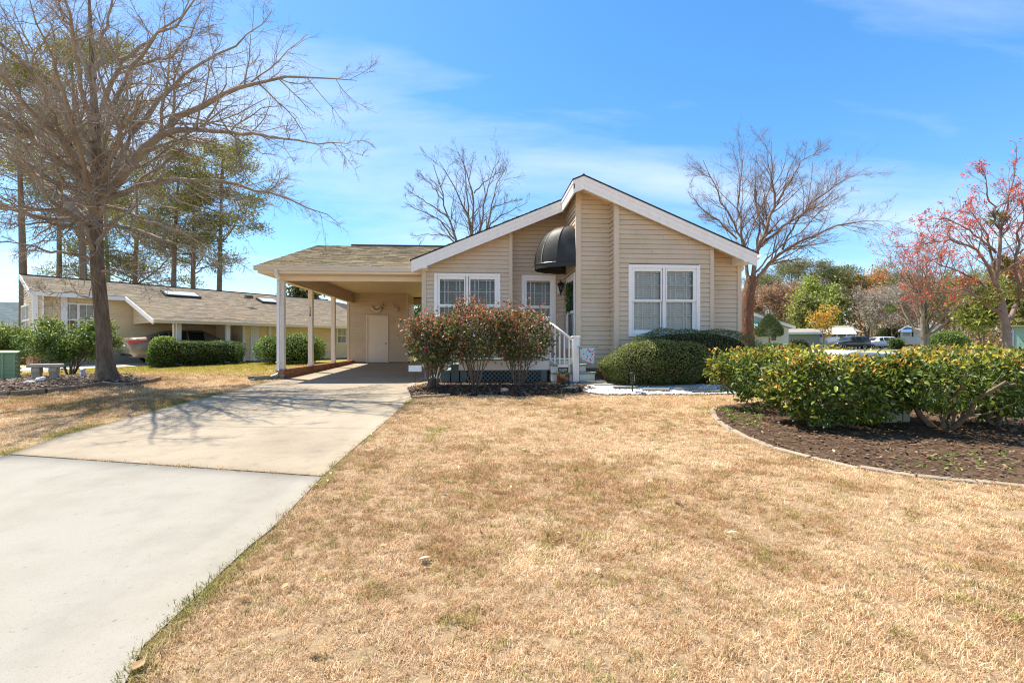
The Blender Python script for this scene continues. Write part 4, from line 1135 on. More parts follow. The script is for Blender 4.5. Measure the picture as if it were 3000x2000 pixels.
# mermaid plaque and flood light on the storage wall
orn_m = mat('shell_plaster', (0.58, 0.50, 0.40), 0.55, 0.35, var=0.18, vscale=16)
mp_ = Vector((X_(1108, YS-0.03), YS-0.02, Z_(1108, 901, YS)))
orn = thing('wall_ornament', 'pale mermaid figure hung above the storage door', 'wall ornament', mp_)
k = 19.6/F
def op(u, v, y=-0.03): return Vector(((u-702)*0.15306*k, y, -(v-420)*0.15306*k))
MB().tube([op(570, 390), op(590, 430), op(620, 465), op(665, 487), op(715, 490), op(750, 462), op(775, 425)], [0.022, 0.035, 0.045, 0.055, 0.06, 0.055, 0.05], 8).build('tail', orn_m, orn, smooth=True)
MB().prism([op(565, 395, -0.04), op(555, 370, -0.04), op(578, 385, -0.04), op(600, 372, -0.04), op(590, 400, -0.04)], (0, 0.02, 0)).build('tail_fin', orn_m, orn)
MB().tube([op(775, 430, -0.05), op(785, 400, -0.05), op(780, 370, -0.05)], [0.05, 0.055, 0.03], 8).build('torso', orn_m, orn, smooth=True)
MB().lathe([(0.005, -0.055), (0.04, -0.03), (0.048, 0), (0.035, 0.035), (0.008, 0.052)], op(782, 352, -0.05), 10).build('head', orn_m, orn, smooth=True)
for q in ((op(785, 395, -0.06), op(815, 405, -0.06), op(835, 375, -0.06)), (op(775, 395, -0.06), op(735, 415, -0.06), op(690, 440, -0.06))):
    MB().tube(q, [0.022, 0.02, 0.014], 6).build('arm', orn_m, orn, smooth=True)
for i in range(6):
    MB().tube([op(775, 345, -0.06), op(745-i*6, 362+i*9, -0.07), op(705-i*6, 385+i*11, -0.06), op(672-i*2, 415+i*9, -0.05)], [0.02, 0.02, 0.016, 0.006], 5).build('hair_lock', orn_m, orn, smooth=True)
fl = thing('flood_light', 'small twin flood light with square back plate on the storage wall', 'light fixture', (X_(1158, YS), YS-0.016, Z_(1158, 903, YS)))
box('back_plate', orn_m, fl, -0.02, -0.03, -0.14, 0.16, 0, 0.12, bevel=0.01)
for i, (a, b) in enumerate(((-0.03, 0.05), (0.06, -0.05))):
    MB().lathe([(0.03, 0), (0.045, 0.04), (0.07, 0.12), (0.066, 0.13)], n=12).build('lamp', orn_m, fl, smooth=True).matrix_local = Matrix.Translation((a, -0.03, b)) @ Matrix.Rotation(R(60+i*25), 4, 'X') @ Matrix.Rotation(R(-25 if i == 0 else 15), 4, 'Y')
MB().lathe([(0.035, -0.03), (0.035, 0.02), (0.01, 0.03)], (0.07, -0.05, 0.0), 10).build('sensor', M_black, fl)

# splash block below the downspout
sp = thing('splash_block', 'grey plastic splash block under the carport downspout', 'splash block', (PX-0.30, CPY-0.42, g(PX-0.3, CPY-0.4)+0.03), R(-32))
msb = mat('splash_plastic', (0.17, 0.18, 0.18), 0.5, 0.4, var=0.15)
MB().box(-0.13, -0.35, 0, 0.13, 0.30, 0.02).build('tray', msb, sp)
for s in (-1, 1): MB().box(s*0.13-0.012, -0.35, 0.021, s*0.13+0.012, 0.30, 0.075).build('side_lip', msb, sp)
box('back_lip', msb, sp, -0.118, 0.285, 0.021, 0.118, 0.30, 0.09)

# flower pot with security sign
pp = gnd(1650, 1138); pp = Vector((X_(1650, 10.2), 10.2, g(X_(1650, 10.2), 10.2)+0.02))
pot = thing('flower_pot', 'brown glazed pot with green sprigs at the foot of the steps', 'flower pot', pp)
M_glaze = mat('brown_glaze', (0.15, 0.055, 0.02), 0.18, 0.6, var=0.4, vscale=8, rgb2=(0.10, 0.10, 0.09), mix2=(0.5, 0.62), s2=4, coat=0.3)
MB().lathe([(0.11, 0), (0.135, 0.02), (0.150, 0.14), (0.152, 0.24), (0.148, 0.255), (0.138, 0.255), (0.135, 0.235), (0.02, 0.232)], n=24).build('vessel', M_glaze, pot, smooth=True)
POT = pot
ys_ = Vector((X_(1650, 10.14), 10.14, 0)); zc_ = Z_(1652, 1082, 10.14)
sign = thing('yard_sign', 'navy shield shaped security sign with white lettering standing in the pot', 'sign', (ys_.x, ys_.y, zc_))
M_navy = mat('navy_print', (0.008, 0.010, 0.035), 0.4, 0.4, var=0.05)
M_signw = mat('sign_white', (0.72, 0.66, 0.60), 0.4, 0.4, var=0.03)
sh = [(-0.115, 0.0), (0.115, 0.0), (0.115, -0.07), (0.105, -0.105), (0.08, -0.135), (0.04, -0.155), (0, -0.162), (-0.04, -0.155), (-0.08, -0.135), (-0.105, -0.105), (-0.115, -0.07)]
MB().prism([(p[0], 0, p[1]+0.05) for p in sh], (0, 0.004, 0)).build('shield_panel', M_navy, sign)
tp = [(-0.115, 0.051), (0.115, 0.051), (0.115, 0.095), (0.10, 0.115), (-0.10, 0.115), (-0.115, 0.095)]
MB().prism([(p[0], 0, p[1]) for p in tp], (0, 0.004, 0)).build('top_panel', M_signw, sign)
text_mesh('lettering', 'SimpliSafe', 0.044, M_white, sign, (0, -0.001, 0.0), (R(90), 0, 0), 0.001)
box('lettering_line', M_white, sign, -0.06, -0.001, -0.034, 0.06, -0.0002, -0.028)
MB().tube([(0, 0.006, -0.10), (0, 0.006, pp.z+0.10-zc_)], 0.012, 6).build('stake', M_navy, sign)

# garden flag
fx, fy = X_(1697, 10.15), 10.15
fz0 = g(fx, fy); fzt = Z_(1692, 1014, fy)
flag = thing('garden_flag', 'small aqua garden flag with pink flower print on a thin black hook', 'flag', (fx, fy, fz0))
h = fzt-fz0
xa = X_(1752, fy)-fx
MB().tube([(0, 0, -0.05), (0, 0, h-0.02), (-0.03, 0, h+0.01), (-0.045, 0, h-0.005), (-0.03, 0, h-0.03), (0.0, 0, h-0.035), (xa*0.5, 0, h-0.03), (xa, 0, h-0.02), (xa+0.008, 0, h+0.012)], 0.005, 5).build('hook_pole', M_black, flag)
def flag_mat():
    m = mat('flag_cloth', (0.36, 0.60, 0.60), 0.8, 0.2, var=0.1, vscale=12)
    N, L = m.node_tree.nodes, m.node_tree.links; b = N['Principled BSDF']; src = b.inputs['Base Color'].links[0].from_socket
    tcn = N.new('ShaderNodeTexCoord')
    for colr, sc, th, off in (((0.62, 0.06, 0.20), 17, 0.17, 0), ((0.03, 0.07, 0.05), 21, 0.11, 4), ((0.65, 0.50, 0.60), 13, 0.14, 9)):
        mpn = N.new('ShaderNodeMapping'); mpn.inputs['Location'].default_value = (off, off*1.7, 0.3*off); L.new(tcn.outputs['Object'], mpn.inputs[0])
        v = N.new('ShaderNodeTexVoronoi'); v.inputs['Scale'].default_value = sc; L.new(mpn.outputs[0], v.inputs[0])
        lt = N.new('ShaderNodeMath'); lt.operation = 'LESS_THAN'; lt.inputs[1].default_value = th*2; L.new(v.outputs['Distance'], lt.inputs[0])
        mx = N.new('ShaderNodeMix'); mx.data_type = 'RGBA'; L.new(lt.outputs[0], mx.inputs['Factor']); L.new(src, mx.inputs['A']); mx.inputs['B'].default_value = (*colr, 1); src = mx.outputs['Result']
    L.new(src, b.inputs['Base Color']); return m
V = []; Fc = []; NC = 10
fw_ = X_(1741, fy)-fx-0.03; 
for j in range(9):
    for i in range(NC+1):
        u = i/NC; v = j/8
        drop = 0.245+0.13*u
        V.append((0.03+fw_*u, 0.02*math.sin(u*5+v*3)*v-0.006, h-0.035-drop*v))
for j in range(8):
    for i in range(NC): a = j*(NC+1)+i; Fc.append((a, a+1, a+NC+2, a+NC+1))
np_mesh('banner', V, Fc, flag_mat(), flag, smooth=True)

# small pale placard on a wire stake by the driveway
q = gnd(1216, 1158)
pl = thing('garden_placard', 'small pale blue placard on a thin wire stake by the driveway edge', 'sign', (q.x, q.y, g(q.x, q.y)))
hz = CZ-(1079-HOR)/F*q.y/ray(1216, 1079)[1] - g(q.x, q.y)
mplac = mat('placard_print', (0.62, 0.70, 0.74), 0.4, 0.4, var=0.1, rgb2=(0.72, 0.60, 0.55), mix2=(0.5, 0.6), s2=18)
pw = 18.5*q.y/F
MB().box(-pw, -0.004, hz-0.062, pw, 0.004, hz+0.062).build('plate', mplac, pl)
MB().tube([(0, 0.008, -0.05), (0, 0.008, hz)], 0.005, 5).build('stake', M_black, pl)

# path light in the gravel
q = gnd(1853, 1152)
plt = thing('path_light', 'small black solar path light standing at the gravel edge', 'path light', (q.x, q.y, g(q.x, q.y)))
k = q.y/F/ray(1853, 1100)[1]
hb = (1152-1122)*k; ht = (1152-1090)*k
mfrost = glass_mat('frosted_lens', (0.7, 0.72, 0.72), 1.6)
MB().tube([(0, 0, -0.1), (0, 0, hb)], 0.012, 8).build('stake', M_black, plt)
MB().lathe([(0.02, hb), (0.05, hb+0.01), (0.05, hb+0.025), (0.03, hb+0.03)], n=14).build('base_ring', M_black, plt)
MB().lathe([(0.042, hb+0.03), (0.048, ht-0.05)], n=14).build('lens', mfrost, plt)
MB().lathe([(0.058, ht-0.05), (0.062, ht-0.02), (0.05, ht), (0.01, ht+0.005)], n=14).build('cap', M_black, plt)
for kk in range(4):
    a = kk*math.pi/2+0.4; MB().tube([(0.048*math.cos(a), 0.048*math.sin(a), hb+0.02), (0.053*math.cos(a), 0.053*math.sin(a), ht-0.04)], 0.004, 4).build('bar', M_black, plt)

# rocks and ornaments in the beds
def rock(name, loc, s, m, label, cat, seed, group=None):
    bm = bmesh.new(); bmesh.ops.create_icosphere(bm, subdivisions=3, radius=1)
    rr = random.Random(seed); ph = [rr.uniform(0, 6) for _ in range(6)]
    for v in bm.verts:
        c = v.co; f = 1+0.18*math.sin(3*c.x+ph[0])*math.cos(2.5*c.y+ph[1])+0.10*math.sin(6*c.z+5*c.x+ph[2])+0.05*math.sin(11*c.y+ph[3])
        v.co = Vector((c.x*s[0], c.y*s[1], c.z*s[2]))*f
    me = bpy.data.meshes.new(name); bm.to_mesh(me); bm.free(); me.materials.append(m)
    me.polygons.foreach_set('use_smooth', [True]*len(me.polygons))
    o = link(bpy.data.objects.new(name, me)); o.location = loc; return tag(o, label, cat, group)
M_whiterock = mat('white_rock', (0.66, 0.63, 0.58), 0.8, 0.25, var=0.2, vscale=9, bump=0.4, bscale=30)
q = gnd(88, 1124); rock('white_rock', (q.x, q.y, q.z+0.03), (0.10, 0.07, 0.05), M_whiterock, 'flat white rock left of another, below the stone bench', 'rock', 1)
q = gnd(119, 1119); rock('white_rock', (q.x, q.y, q.z+0.05), (0.095, 0.07, 0.07), M_whiterock, 'rounder white rock right before the stone bench', 'rock', 2)
q = gnd(1478, 1150); rock('pink_rock', (q.x, q.y, q.z+0.05), (0.07, 0.05, 0.06), mat('pink_stone', (0.55, 0.36, 0.26), 0.8, 0.2, var=0.25, vscale=30, bump=0.8, bscale=40), 'lumpy pinkish coral stone in the mulch before the shrubs', 'stone', 3)
# lizard ornament by the pot
q = gnd(1665, 1143)
lz_ = thing('lizard_ornament', 'grey green lizard ornament lying below the flower pot', 'ornament', (q.x, q.y, g(q.x, q.y)+0.03))
ml = mat('lizard_paint', (0.27, 0.33, 0.27), 0.6, 0.3, var=0.3, vscale=20)
MB().tube([(-0.20, 0.03, 0), (-0.10, 0.01, 0.01), (0, 0, 0.025), (0.08, 0, 0.03), (0.13, 0, 0.03), (0.18, 0.0, 0.035), (0.22, 0, 0.025)], [0.004, 0.015, 0.03, 0.033, 0.022, 0.028, 0.01], 8).build('body', ml, lz_, smooth=True)
for sx in (0.02, 0.10):
    for s in (-1, 1): MB().tube([(sx, s*0.02, 0.02), (sx+0.02, s*0.06, 0.02), (sx+0.045, s*0.075, -0.01)], [0.012, 0.01, 0.008], 5).build('leg', ml, lz_, smooth=True)

# ================================================================== VEGETATION TOOLS
def unit(a): return a/np.maximum(1e-9, np.linalg.norm(a, axis=-1, keepdims=True))
def leaf_mesh(name, C, D, N_, L_, Wd, col, m, parent, fold=0.25, detail=False, droop=0.0):
    """leaves: centre/base C, direction D, normal N_, length L_, width Wd (arrays)"""
    n = len(C); D = unit(D); S = unit(np.cross(D, N_)); Nn = unit(np.cross(S, D))
    L_ = np.asarray(L_).reshape(-1, 1)*np.ones((n, 1)); Wd = np.asarray(Wd).reshape(-1, 1)*np.ones((n, 1))
    if detail:
        up = Nn*Wd*fold
        V = np.stack([C, C+D*L_*0.28-S*Wd*0.42+up, C+D*L_*0.28+S*Wd*0.42+up, C+D*L_*0.68-S*Wd*0.40+up*0.8-Nn*L_*droop*0.4, C+D*L_*0.68+S*Wd*0.40+up*0.8-Nn*L_*droop*0.4, C+D*L_-Nn*L_*droop, C+D*L_*0.5-Nn*L_*droop*0.2], 1)
        k = 7; f = np.array([[0, 2, 6], [0, 6, 1], [2, 4, 6], [1, 6, 3], [4, 5, 6], [3, 6, 5]])
    else:
        V = np.stack([C, C+D*L_*0.5+S*Wd*0.5+Nn*Wd*fold, C+D*L_, C+D*L_*0.5-S*Wd*0.5+Nn*Wd*fold], 1)
        k = 4; f = np.array([[0, 1, 2], [0, 2, 3]])
    Fc = (np.arange(n)[:, None, None]*k + f[None]).reshape(-1, 3)
    return np_mesh(name, V.reshape(-1, 3), Fc, m, parent, np.repeat(np.asarray(col), k, 0))
def pick_cols(cols, n, rng, weights=None, jit=0.2):
    cols = np.array(cols, float); i = rng.choice(len(cols), n, p=weights)
    return cols[i]*1.7*rng.uniform(1-jit, 1+jit, (n, 1))
def rand_dirs(n, rng): return unit(rng.normal(size=(n, 3)))
def tubes(P, Rd, ns, caps=False):
    """P (B,k,3) polylines, Rd (B,k) radii -> verts, quads"""
    B, k, _ = P.shape
    T = np.gradient(P, axis=1); T = unit(T)
    ref = np.where(np.abs(T[..., 2:3]) < 0.9, np.array([0, 0, 1.0]), np.array([1.0, 0, 0]))
    U = unit(np.cross(T, ref)); W = np.cross(U, T)
    a = np.arange(ns)*2*np.pi/ns
    V = P[:, :, None, :] + Rd[:, :, None, None]*(np.cos(a)[None, None, :, None]*U[:, :, None, :] + np.sin(a)[None, None, :, None]*W[:, :, None, :])
    base = (np.arange(B)[:, None, None]*k + np.arange(k-1)[None, :, None])*ns
    j = np.arange(ns)[None, None, :]; j2 = (j+1) % ns
    Fc = np.stack([base+j, base+j2, base+ns+j2, base+ns+j], -1).reshape(-1, 4)
    return V.reshape(-1, 3), Fc
class TB:
    def __init__(s): s.V = []; s.F = []; s.n = 0
    def add(s, P, Rd, ns):
        if len(P) == 0: return
        V, Fc = tubes(P, Rd, ns); s.V.append(V); s.F.append(Fc+s.n); s.n += len(V)
    def build(s, name, m, parent, smooth=True):
        return np_mesh(name, np.concatenate(s.V), np.concatenate(s.F), m, parent, smooth=smooth)
def sample_line(P, u):
    """P (B,k,3); u (B,m) in 0..1 -> pos, tangent (B,m,3)"""
    k = P.shape[1]; x = np.clip(u, 0, 0.9999)*(k-1); i = x.astype(int); f = (x-i)[..., None]
    b = np.arange(len(P))[:, None]
    return P[b, i]*(1-f)+P[b, i+1]*f, unit(P[b, i+1]-P[b, i])
def spawn(P, Rd, m, k, ratio, ang, rng, umin=0.2, umax=1.0, up=0.0, wig=0.12, rr=0.55, rmin=0.004, taper=0.3, lenfall=0.45, lmin=0.0, horiz=0.0, len_abs=None):
    """children of each polyline"""
    B = len(P); u = rng.uniform(umin, umax, (B, m)); pos, tan = sample_line(P, u)
    plen = np.linalg.norm(np.diff(P, axis=1), axis=2).sum(1)
    L = (plen[:, None] if len_abs is None else len_abs)*ratio*(1-lenfall*u)*rng.uniform(0.6, 1.3, (B, m)); L = np.maximum(L, lmin)
    xr = u*(Rd.shape[1]-1); i = np.minimum(xr.astype(int), Rd.shape[1]-2); fr = xr-i
    b = np.arange(B)[:, None]; r0 = Rd[b, i]*(1-fr)+Rd[b, i+1]*fr
    r0 = np.maximum(rmin, r0*rr*rng.uniform(0.7, 1.1, (B, m)))
    pos = pos.reshape(-1, 3); tan = tan.reshape(-1, 3); L = L.reshape(-1); r0 = r0.reshape(-1); n = len(pos)
    perp = unit(np.cross(tan, rand_dirs(n, rng)))
    if horiz: perp[:, 2] *= (1-horiz); perp = unit(perp)
    a = (ang*rng.uniform(0.65, 1.3, n))[:, None]
    d = unit(tan*np.cos(a)+perp*np.sin(a))
    out = np.zeros((n, k, 3)); out[:, 0] = pos; step = (L/(k-1))[:, None]
    for j in range(1, k):
        d = unit(d + rng.normal(0, wig, (n, 3)) + np.array([0, 0, up]))
        out[:, j] = out[:, j-1]+d*step
    rad = r0[:, None]*np.linspace(1, taper, k)[None]
    return out, np.maximum(rad, rmin*0.5)
def line_of(pts, k):
    """smooth polyline of k points through given points"""
    pts = np.array([tuple(p) for p in pts]); d = np.concatenate([[0], np.cumsum(np.linalg.norm(np.diff(pts, axis=0), axis=1))]); s = np.linspace(0, d[-1], k)
    out = np.stack([np.interp(s, d, pts[:, c]) for c in range(3)], 1)
    for _ in range(2): out[1:-1] = 0.25*out[:-2]+0.5*out[1:-1]+0.25*out[2:]
    return out

# ------------------------------------------------------------------ the big bare oak
rng = np.random.default_rng(21)
T0 = 10.8
ob = gnd(312, 1106); ob = atd(311, 1107, T0)
oak = thing('oak_tree', 'large bare oak with thick trunk standing in the mulched bed at left', 'tree', (0, 0, 0))
trunk_px = [(316, 1112, 0), (311, 1085, 0), (307, 1040, 0), (303, 980, 0), (295, 890, 0), (287, 800, 0), (282, 700, 0), (281, 620, 0), (283, 540, 0), (284, 440, 0), (279, 340, 0), (272, 240, 0), (268, 130, 0.05), (262, 20, 0.1), (256, -110, 0.1)]
tp = np.array([tuple(atd(a, b, T0+c)) for a, b, c in trunk_px]); tr = 0.68*np.array([0.40, 0.29, 0.235, 0.215, 0.20, 0.19, 0.185, 0.18, 0.155, 0.13, 0.11, 0.085, 0.06, 0.045, 0.03])
# buttressed foot: make the lower trunk slightly lobed
V = []; ns = 20
T = unit(np.gradient(tp, axis=0))
for i in range(len(tp)):
    for k in range(ns):
        a = 2*math.pi*k/ns; lob = 1+(0.16*math.sin(3*a+0.7)+0.10*math.sin(5*a+2))*max(0, 1-i/2.2) + 0.03*math.sin(4*a+i)
        V.append(tp[i]+np.array([math.cos(a), math.sin(a), 0])*tr[i]*lob)
Fc = [(i*ns+k, i*ns+(k+1) % ns, (i+1)*ns+(k+1) % ns, (i+1)*ns+k) for i in range(len(tp)-1) for k in range(ns)]
np_mesh('trunk', V, Fc, M_bark, oak, smooth=True)
limbs = [
 ([(300, 580), (335, 520), (370, 478), (434, 434), (491, 370), (561, 325), (644, 274), (708, 255), (803, 223), (893, 220), (1045, 236)], 0, -1.2, 0.115),
 ([(320, 540), (357, 434), (383, 400), (440, 312), (504, 249), (574, 185), (644, 159), (695, 121), (752, 89), (797, 32)], 0, 1.0, 0.085),
 ([(470, 395), (560, 372), (638, 383), (752, 395), (893, 418), (1020, 421)], -0.4, -2.0, 0.07),
 ([(300, 585), (344, 561), (408, 545), (510, 526), (593, 520), (701, 542), (829, 574), (925, 612), (995, 657)], 0, 0.9, 0.08),
 ([(284, 470), (242, 376), (204, 319), (128, 255), (83, 198), (25, 147), (-60, 90)], 0, -0.8, 0.085),
 ([(275, 690), (225, 610), (172, 574), (115, 523), (77, 478), (0, 440), (-90, 400)], 0, 0.8, 0.11),
 ([(272, 700), (245, 645), (191, 619), (115, 612), (0, 618), (-110, 600)], 0, -1.4, 0.08),
 ([(282, 520), (210, 472), (128, 440), (89, 395), (0, 344), (-80, 300)], 0, 1.8, 0.07),
 ([(272, 250), (215, 100), (165, 0), (130, -100)], 0, -0.5, 0.06),
 ([(276, 230), (300, 120), (330, 10), (350, -100)], 0, 0.4, 0.055),
 ([(274, 260), (235, 150), (180, 50), (100, -40)], 0, 0.9, 0.05),
 ([(288, 350), (312, 293), (338, 198), (383, 159), (446, 115), (529, 51), (565, -30)], 0, -1.0, 0.065),
 ([(340, 205), (420, 190), (500, 165), (560, 110), (600, 20)], -0.3, -1.5, 0.04),
 ([(285, 660), (357, 663), (478, 701), (574, 733), (670, 790)], 0, -0.9, 0.05),
 ([(286, 600), (350, 615), (446, 650), (574, 701), (690, 765)], 0, 1.3, 0.05),
 ([(280, 760), (220, 745), (160, 740), (64, 714), (-20, 700)], 0, -1.0, 0.045),
 ([(283, 880), (240, 870), (210, 855), (160, 861), (90, 845)], 0, 0.4, 0.03),
 ([(288, 800), (340, 790), (420, 810), (500, 850)], 0, -0.8, 0.035),
 ([(284, 640), (300, 560), (330, 480), (360, 330), (390, 200)], 0, -3.0, 0.07),
 ([(282, 610), (240, 540), (190, 420), (150, 330), (90, 200)], 0, -3.2, 0.07),
 ([(284, 500), (330, 450), (380, 360), (460, 280), (560, 240)], 0, 3.0, 0.06),
 ([(280, 560), (230, 500), (180, 440), (120, 380)], 0, 3.2, 0.06),
 ([(283, 720), (300, 690), (330, 640), (420, 600), (520, 610)], 0, -2.8, 0.05),
 ([(280, 740), (250, 700), (200, 660), (110, 650), (20, 670)], 0, -2.6, 0.05),
]
# limbs reaching towards the street and to the left, out of the picture
for (tx, ty), (ex, ey, ez), r0 in (((282, 640), (2.6, -4.4, 2.2), 0.075), ((282, 600), (3.6, -3.4, 1.4), 0.07), ((282, 560), (0.6, -4.8, 2.4), 0.07), ((281, 520), (-2.4, -3.8, 1.8), 0.065), ((282, 660), (-4.0, -2.0, 0.8), 0.07), ((280, 440), (2.0, -3.6, 2.6), 0.06), ((278, 380), (4.0, -2.2, 2.2), 0.06), ((282, 690), (1.4, -4.2, 0.8), 0.06), ((280, 460), (-1.0, -4.4, 3.0), 0.06)):
    o_ = atd(tx, ty, T0); limbs.append(([o_+Vector((ex*f, ey*f, ez*(1.35*f-0.35*f*f)+0.25*math.sin(f*9+ex))) for f in (0, 0.2, 0.4, 0.6, 0.8, 1.0)], None, None, r0))
for li, (pts, d0, d1, r0) in enumerate(limbs):
    n = len(pts); P = line_of(pts if d0 is None else [atd(a, b, T0+d0+(d1-d0)*(i/(n-1))**1.3) for i, (a, b) in enumerate(pts)], 14)[None]
    P[0, 1:-1] += rng.normal(0, 0.025, (12, 3))
    Rd = (np.linspace(r0**0.8, 0.007**0.8, 14)**1.25)[None]
    tb = TB(); tb.add(P, Rd, 8)
    ln_ = np.linalg.norm(np.diff(P[0], axis=0), axis=1).sum()
    low = li in (5, 6, 13, 14, 15, 16, 17, 22, 23)
    m1 = int(5+ln_*2.3)
    P1, R1 = spawn(P, Rd, m1, 7, 0.36, 0.85, rng, 0.12, 1.0, 0.0 if low else 0.05, 0.15, 0.5, 0.007, 0.3, lenfall=0.68)
    tb.add(P1, R1, 5)
    P2, R2 = spawn(P1, R1, 9, 5, 0.5, 0.8, rng, 0.15, 1.0, -0.03 if low else 0.03, 0.18, 0.6, 0.004, 0.45, lmin=0.22)
    tb.add(P2, R2, 3)
    P3, R3 = spawn(P2, R2, 5, 3, 0.55, 0.75, rng, 0.2, 1.0, -0.02 if low else 0.02, 0.2, 0.7, 0.0024, 0.5, lmin=0.12)
    tb.add(P3, R3, 3)
    tb.build('limb', M_twig, oak)

# ------------------------------------------------------------------ generic trees
def broad_tree(name, label, base, height, spread, seed, trunk_r, bark, group=None, fork=0.3, n1=9, n2=8, n3=6, n4=0, upb=0.12, leaf=None, twigm=None, lean=(0, 0), ang=0.6, cat='tree', twig_r=0.006, stems=1, len1=0.62, stem_spread=0.12):
    rng = np.random.default_rng(seed)
    t = thing(name, label, cat, tuple(base), 0, group)
    tb = TB(); cb = TB()
    Ps = []
    for s in range(stems):
        a = rng.uniform(0, 6.28); a = 6.283*s/stems+rng.uniform(-0.4, 0.4); sp_ = stem_spread*height*rng.uniform(0.5, 1.1)*(1 if stems > 1 else 0)
        pts = [(0.0, 0, -0.1)] + [(lean[0]*f*f*height+math.cos(a)*sp_*f**1.5+rng.normal(0, 0.012)*height, lean[1]*f*f*height+math.sin(a)*sp_*f**1.5+rng.normal(0, 0.012)*height, f*height*0.92) for f in (0.15, 0.3, 0.45, 0.6, 0.75, 0.9, 1.0)]
        Ps.append(line_of(pts, 12))
    P = np.array(Ps); Rd = np.repeat((trunk_r*np.array([1.25, 1.02, 0.95, 0.88, 0.78, 0.66, 0.54, 0.44, 0.34, 0.25, 0.17, 0.1]))[None], stems, 0)/(1 if stems == 1 else 1.4)
    tb.add(P, Rd, 9); tb.build('trunk', bark, t)
    P1, R1 = spawn(P, Rd, n1, 8, len1*spread/height, ang, rng, fork, 0.97, upb, 0.10, 0.6, 0.012, 0.25, lenfall=0.5)
    P2, R2 = spawn(P1, R1, n2, 6, 0.5, 0.62, rng, 0.2, 1.0, upb*0.7, 0.13, 0.55, twig_r*1.2, 0.35)
    P3, R3 = spawn(P2, R2, n3, 4, 0.5, 0.6, rng, 0.2, 1.0, upb*0.5, 0.15, 0.6, twig_r*0.8, 0.5)
    cb.add(P1, R1, 6); cb.add(P2, R2, 4); cb.add(P3, R3, 3)
    last = P3
    if n4:
        P4, R4 = spawn(P3, R3, n4, 3, 0.6, 0.6, rng, 0.2, 1.0, upb*0.3, 0.2, 0.7, twig_r*0.6, 0.5); cb.add(P4, R4, 3); last = P4
    cb.build('crown', twigm or bark, t)
    if leaf:
        cols, per, size, spread_l, wts = leaf
        tips = np.concatenate([last[:, -1], last[:, -2], last[:, len(last[0])//2]]); k = rng.integers(0, len(tips), per)
        C = tips[k]+rng.normal(0, spread_l, (per, 3)); D = rand_dirs(per, rng); N_ = rand_dirs(per, rng)
        leaf_mesh('foliage', C, D, N_, rng.uniform(0.6, 1.4, per)*size, rng.uniform(0.5, 0.9, per)*size, pick_cols(cols, per, rng, wts), M_leafdull, t)
    return t, last
def pine(name, label, base, height, crown_from, spread, seed, trunk_r, group, n1=26, clump=0.55, dens=26, cols=None):
    rng = np.random.default_rng(seed); t = thing(name, label, 'tree', tuple(base), 0, group)
    tb = TB(); lx_, ly_ = rng.normal(0, 0.02, 2)
    P = line_of([(0, 0, -0.1)]+[(lx_*f*height+rng.normal(0, 0.004)*height, ly_*f*height, f*height) for f in (0.25, 0.5, 0.75, 1.0)], 12)[None]
    Rd = (trunk_r*np.linspace(1.1, 0.22, 12))[None]; tb.add(P, Rd, 8); tb.build('trunk', M_pinebark, t)
    P1, R1 = spawn(P, Rd, n1, 6, spread/height, 1.25, rng, crown_from, 0.99, 0.06, 0.12, 0.4, 0.02, 0.3, lenfall=0.55, horiz=0.3)
    P2, R2 = spawn(P1, R1, 4, 4, 0.42, 0.8, rng, 0.35, 1.0, 0.08, 0.15, 0.5, 0.01, 0.4)
    cb = TB(); cb.add(P1, R1, 5); cb.add(P2, R2, 3); cb.build('branches', M_pinebark, t)
    tips = np.concatenate([P1[:, -1], P1[:, -2], P2[:, -1], P2[:, -2], P[0][-2:]])
    n = len(tips)*dens; k = np.repeat(np.arange(len(tips)), dens)
    off = rng.normal(0, 1, (n, 3))*np.array([clump, clump, clump*0.55]); C = tips[k]+off*0.42
    D = unit(off+rng.normal(0, 0.7, (n, 3))+np.array([0, 0, 0.5])); N_ = rand_dirs(n, rng)
    cols = cols or [(0.075, 0.085, 0.028), (0.11, 0.115, 0.04), (0.055, 0.065, 0.025), (0.14, 0.125, 0.05)]
    leaf_mesh('needles', C, D, N_, rng.uniform(0.6, 1.3, n)*clump*0.42, clump*0.075, pick_cols(cols, n, rng), M_needle, t)
    return t
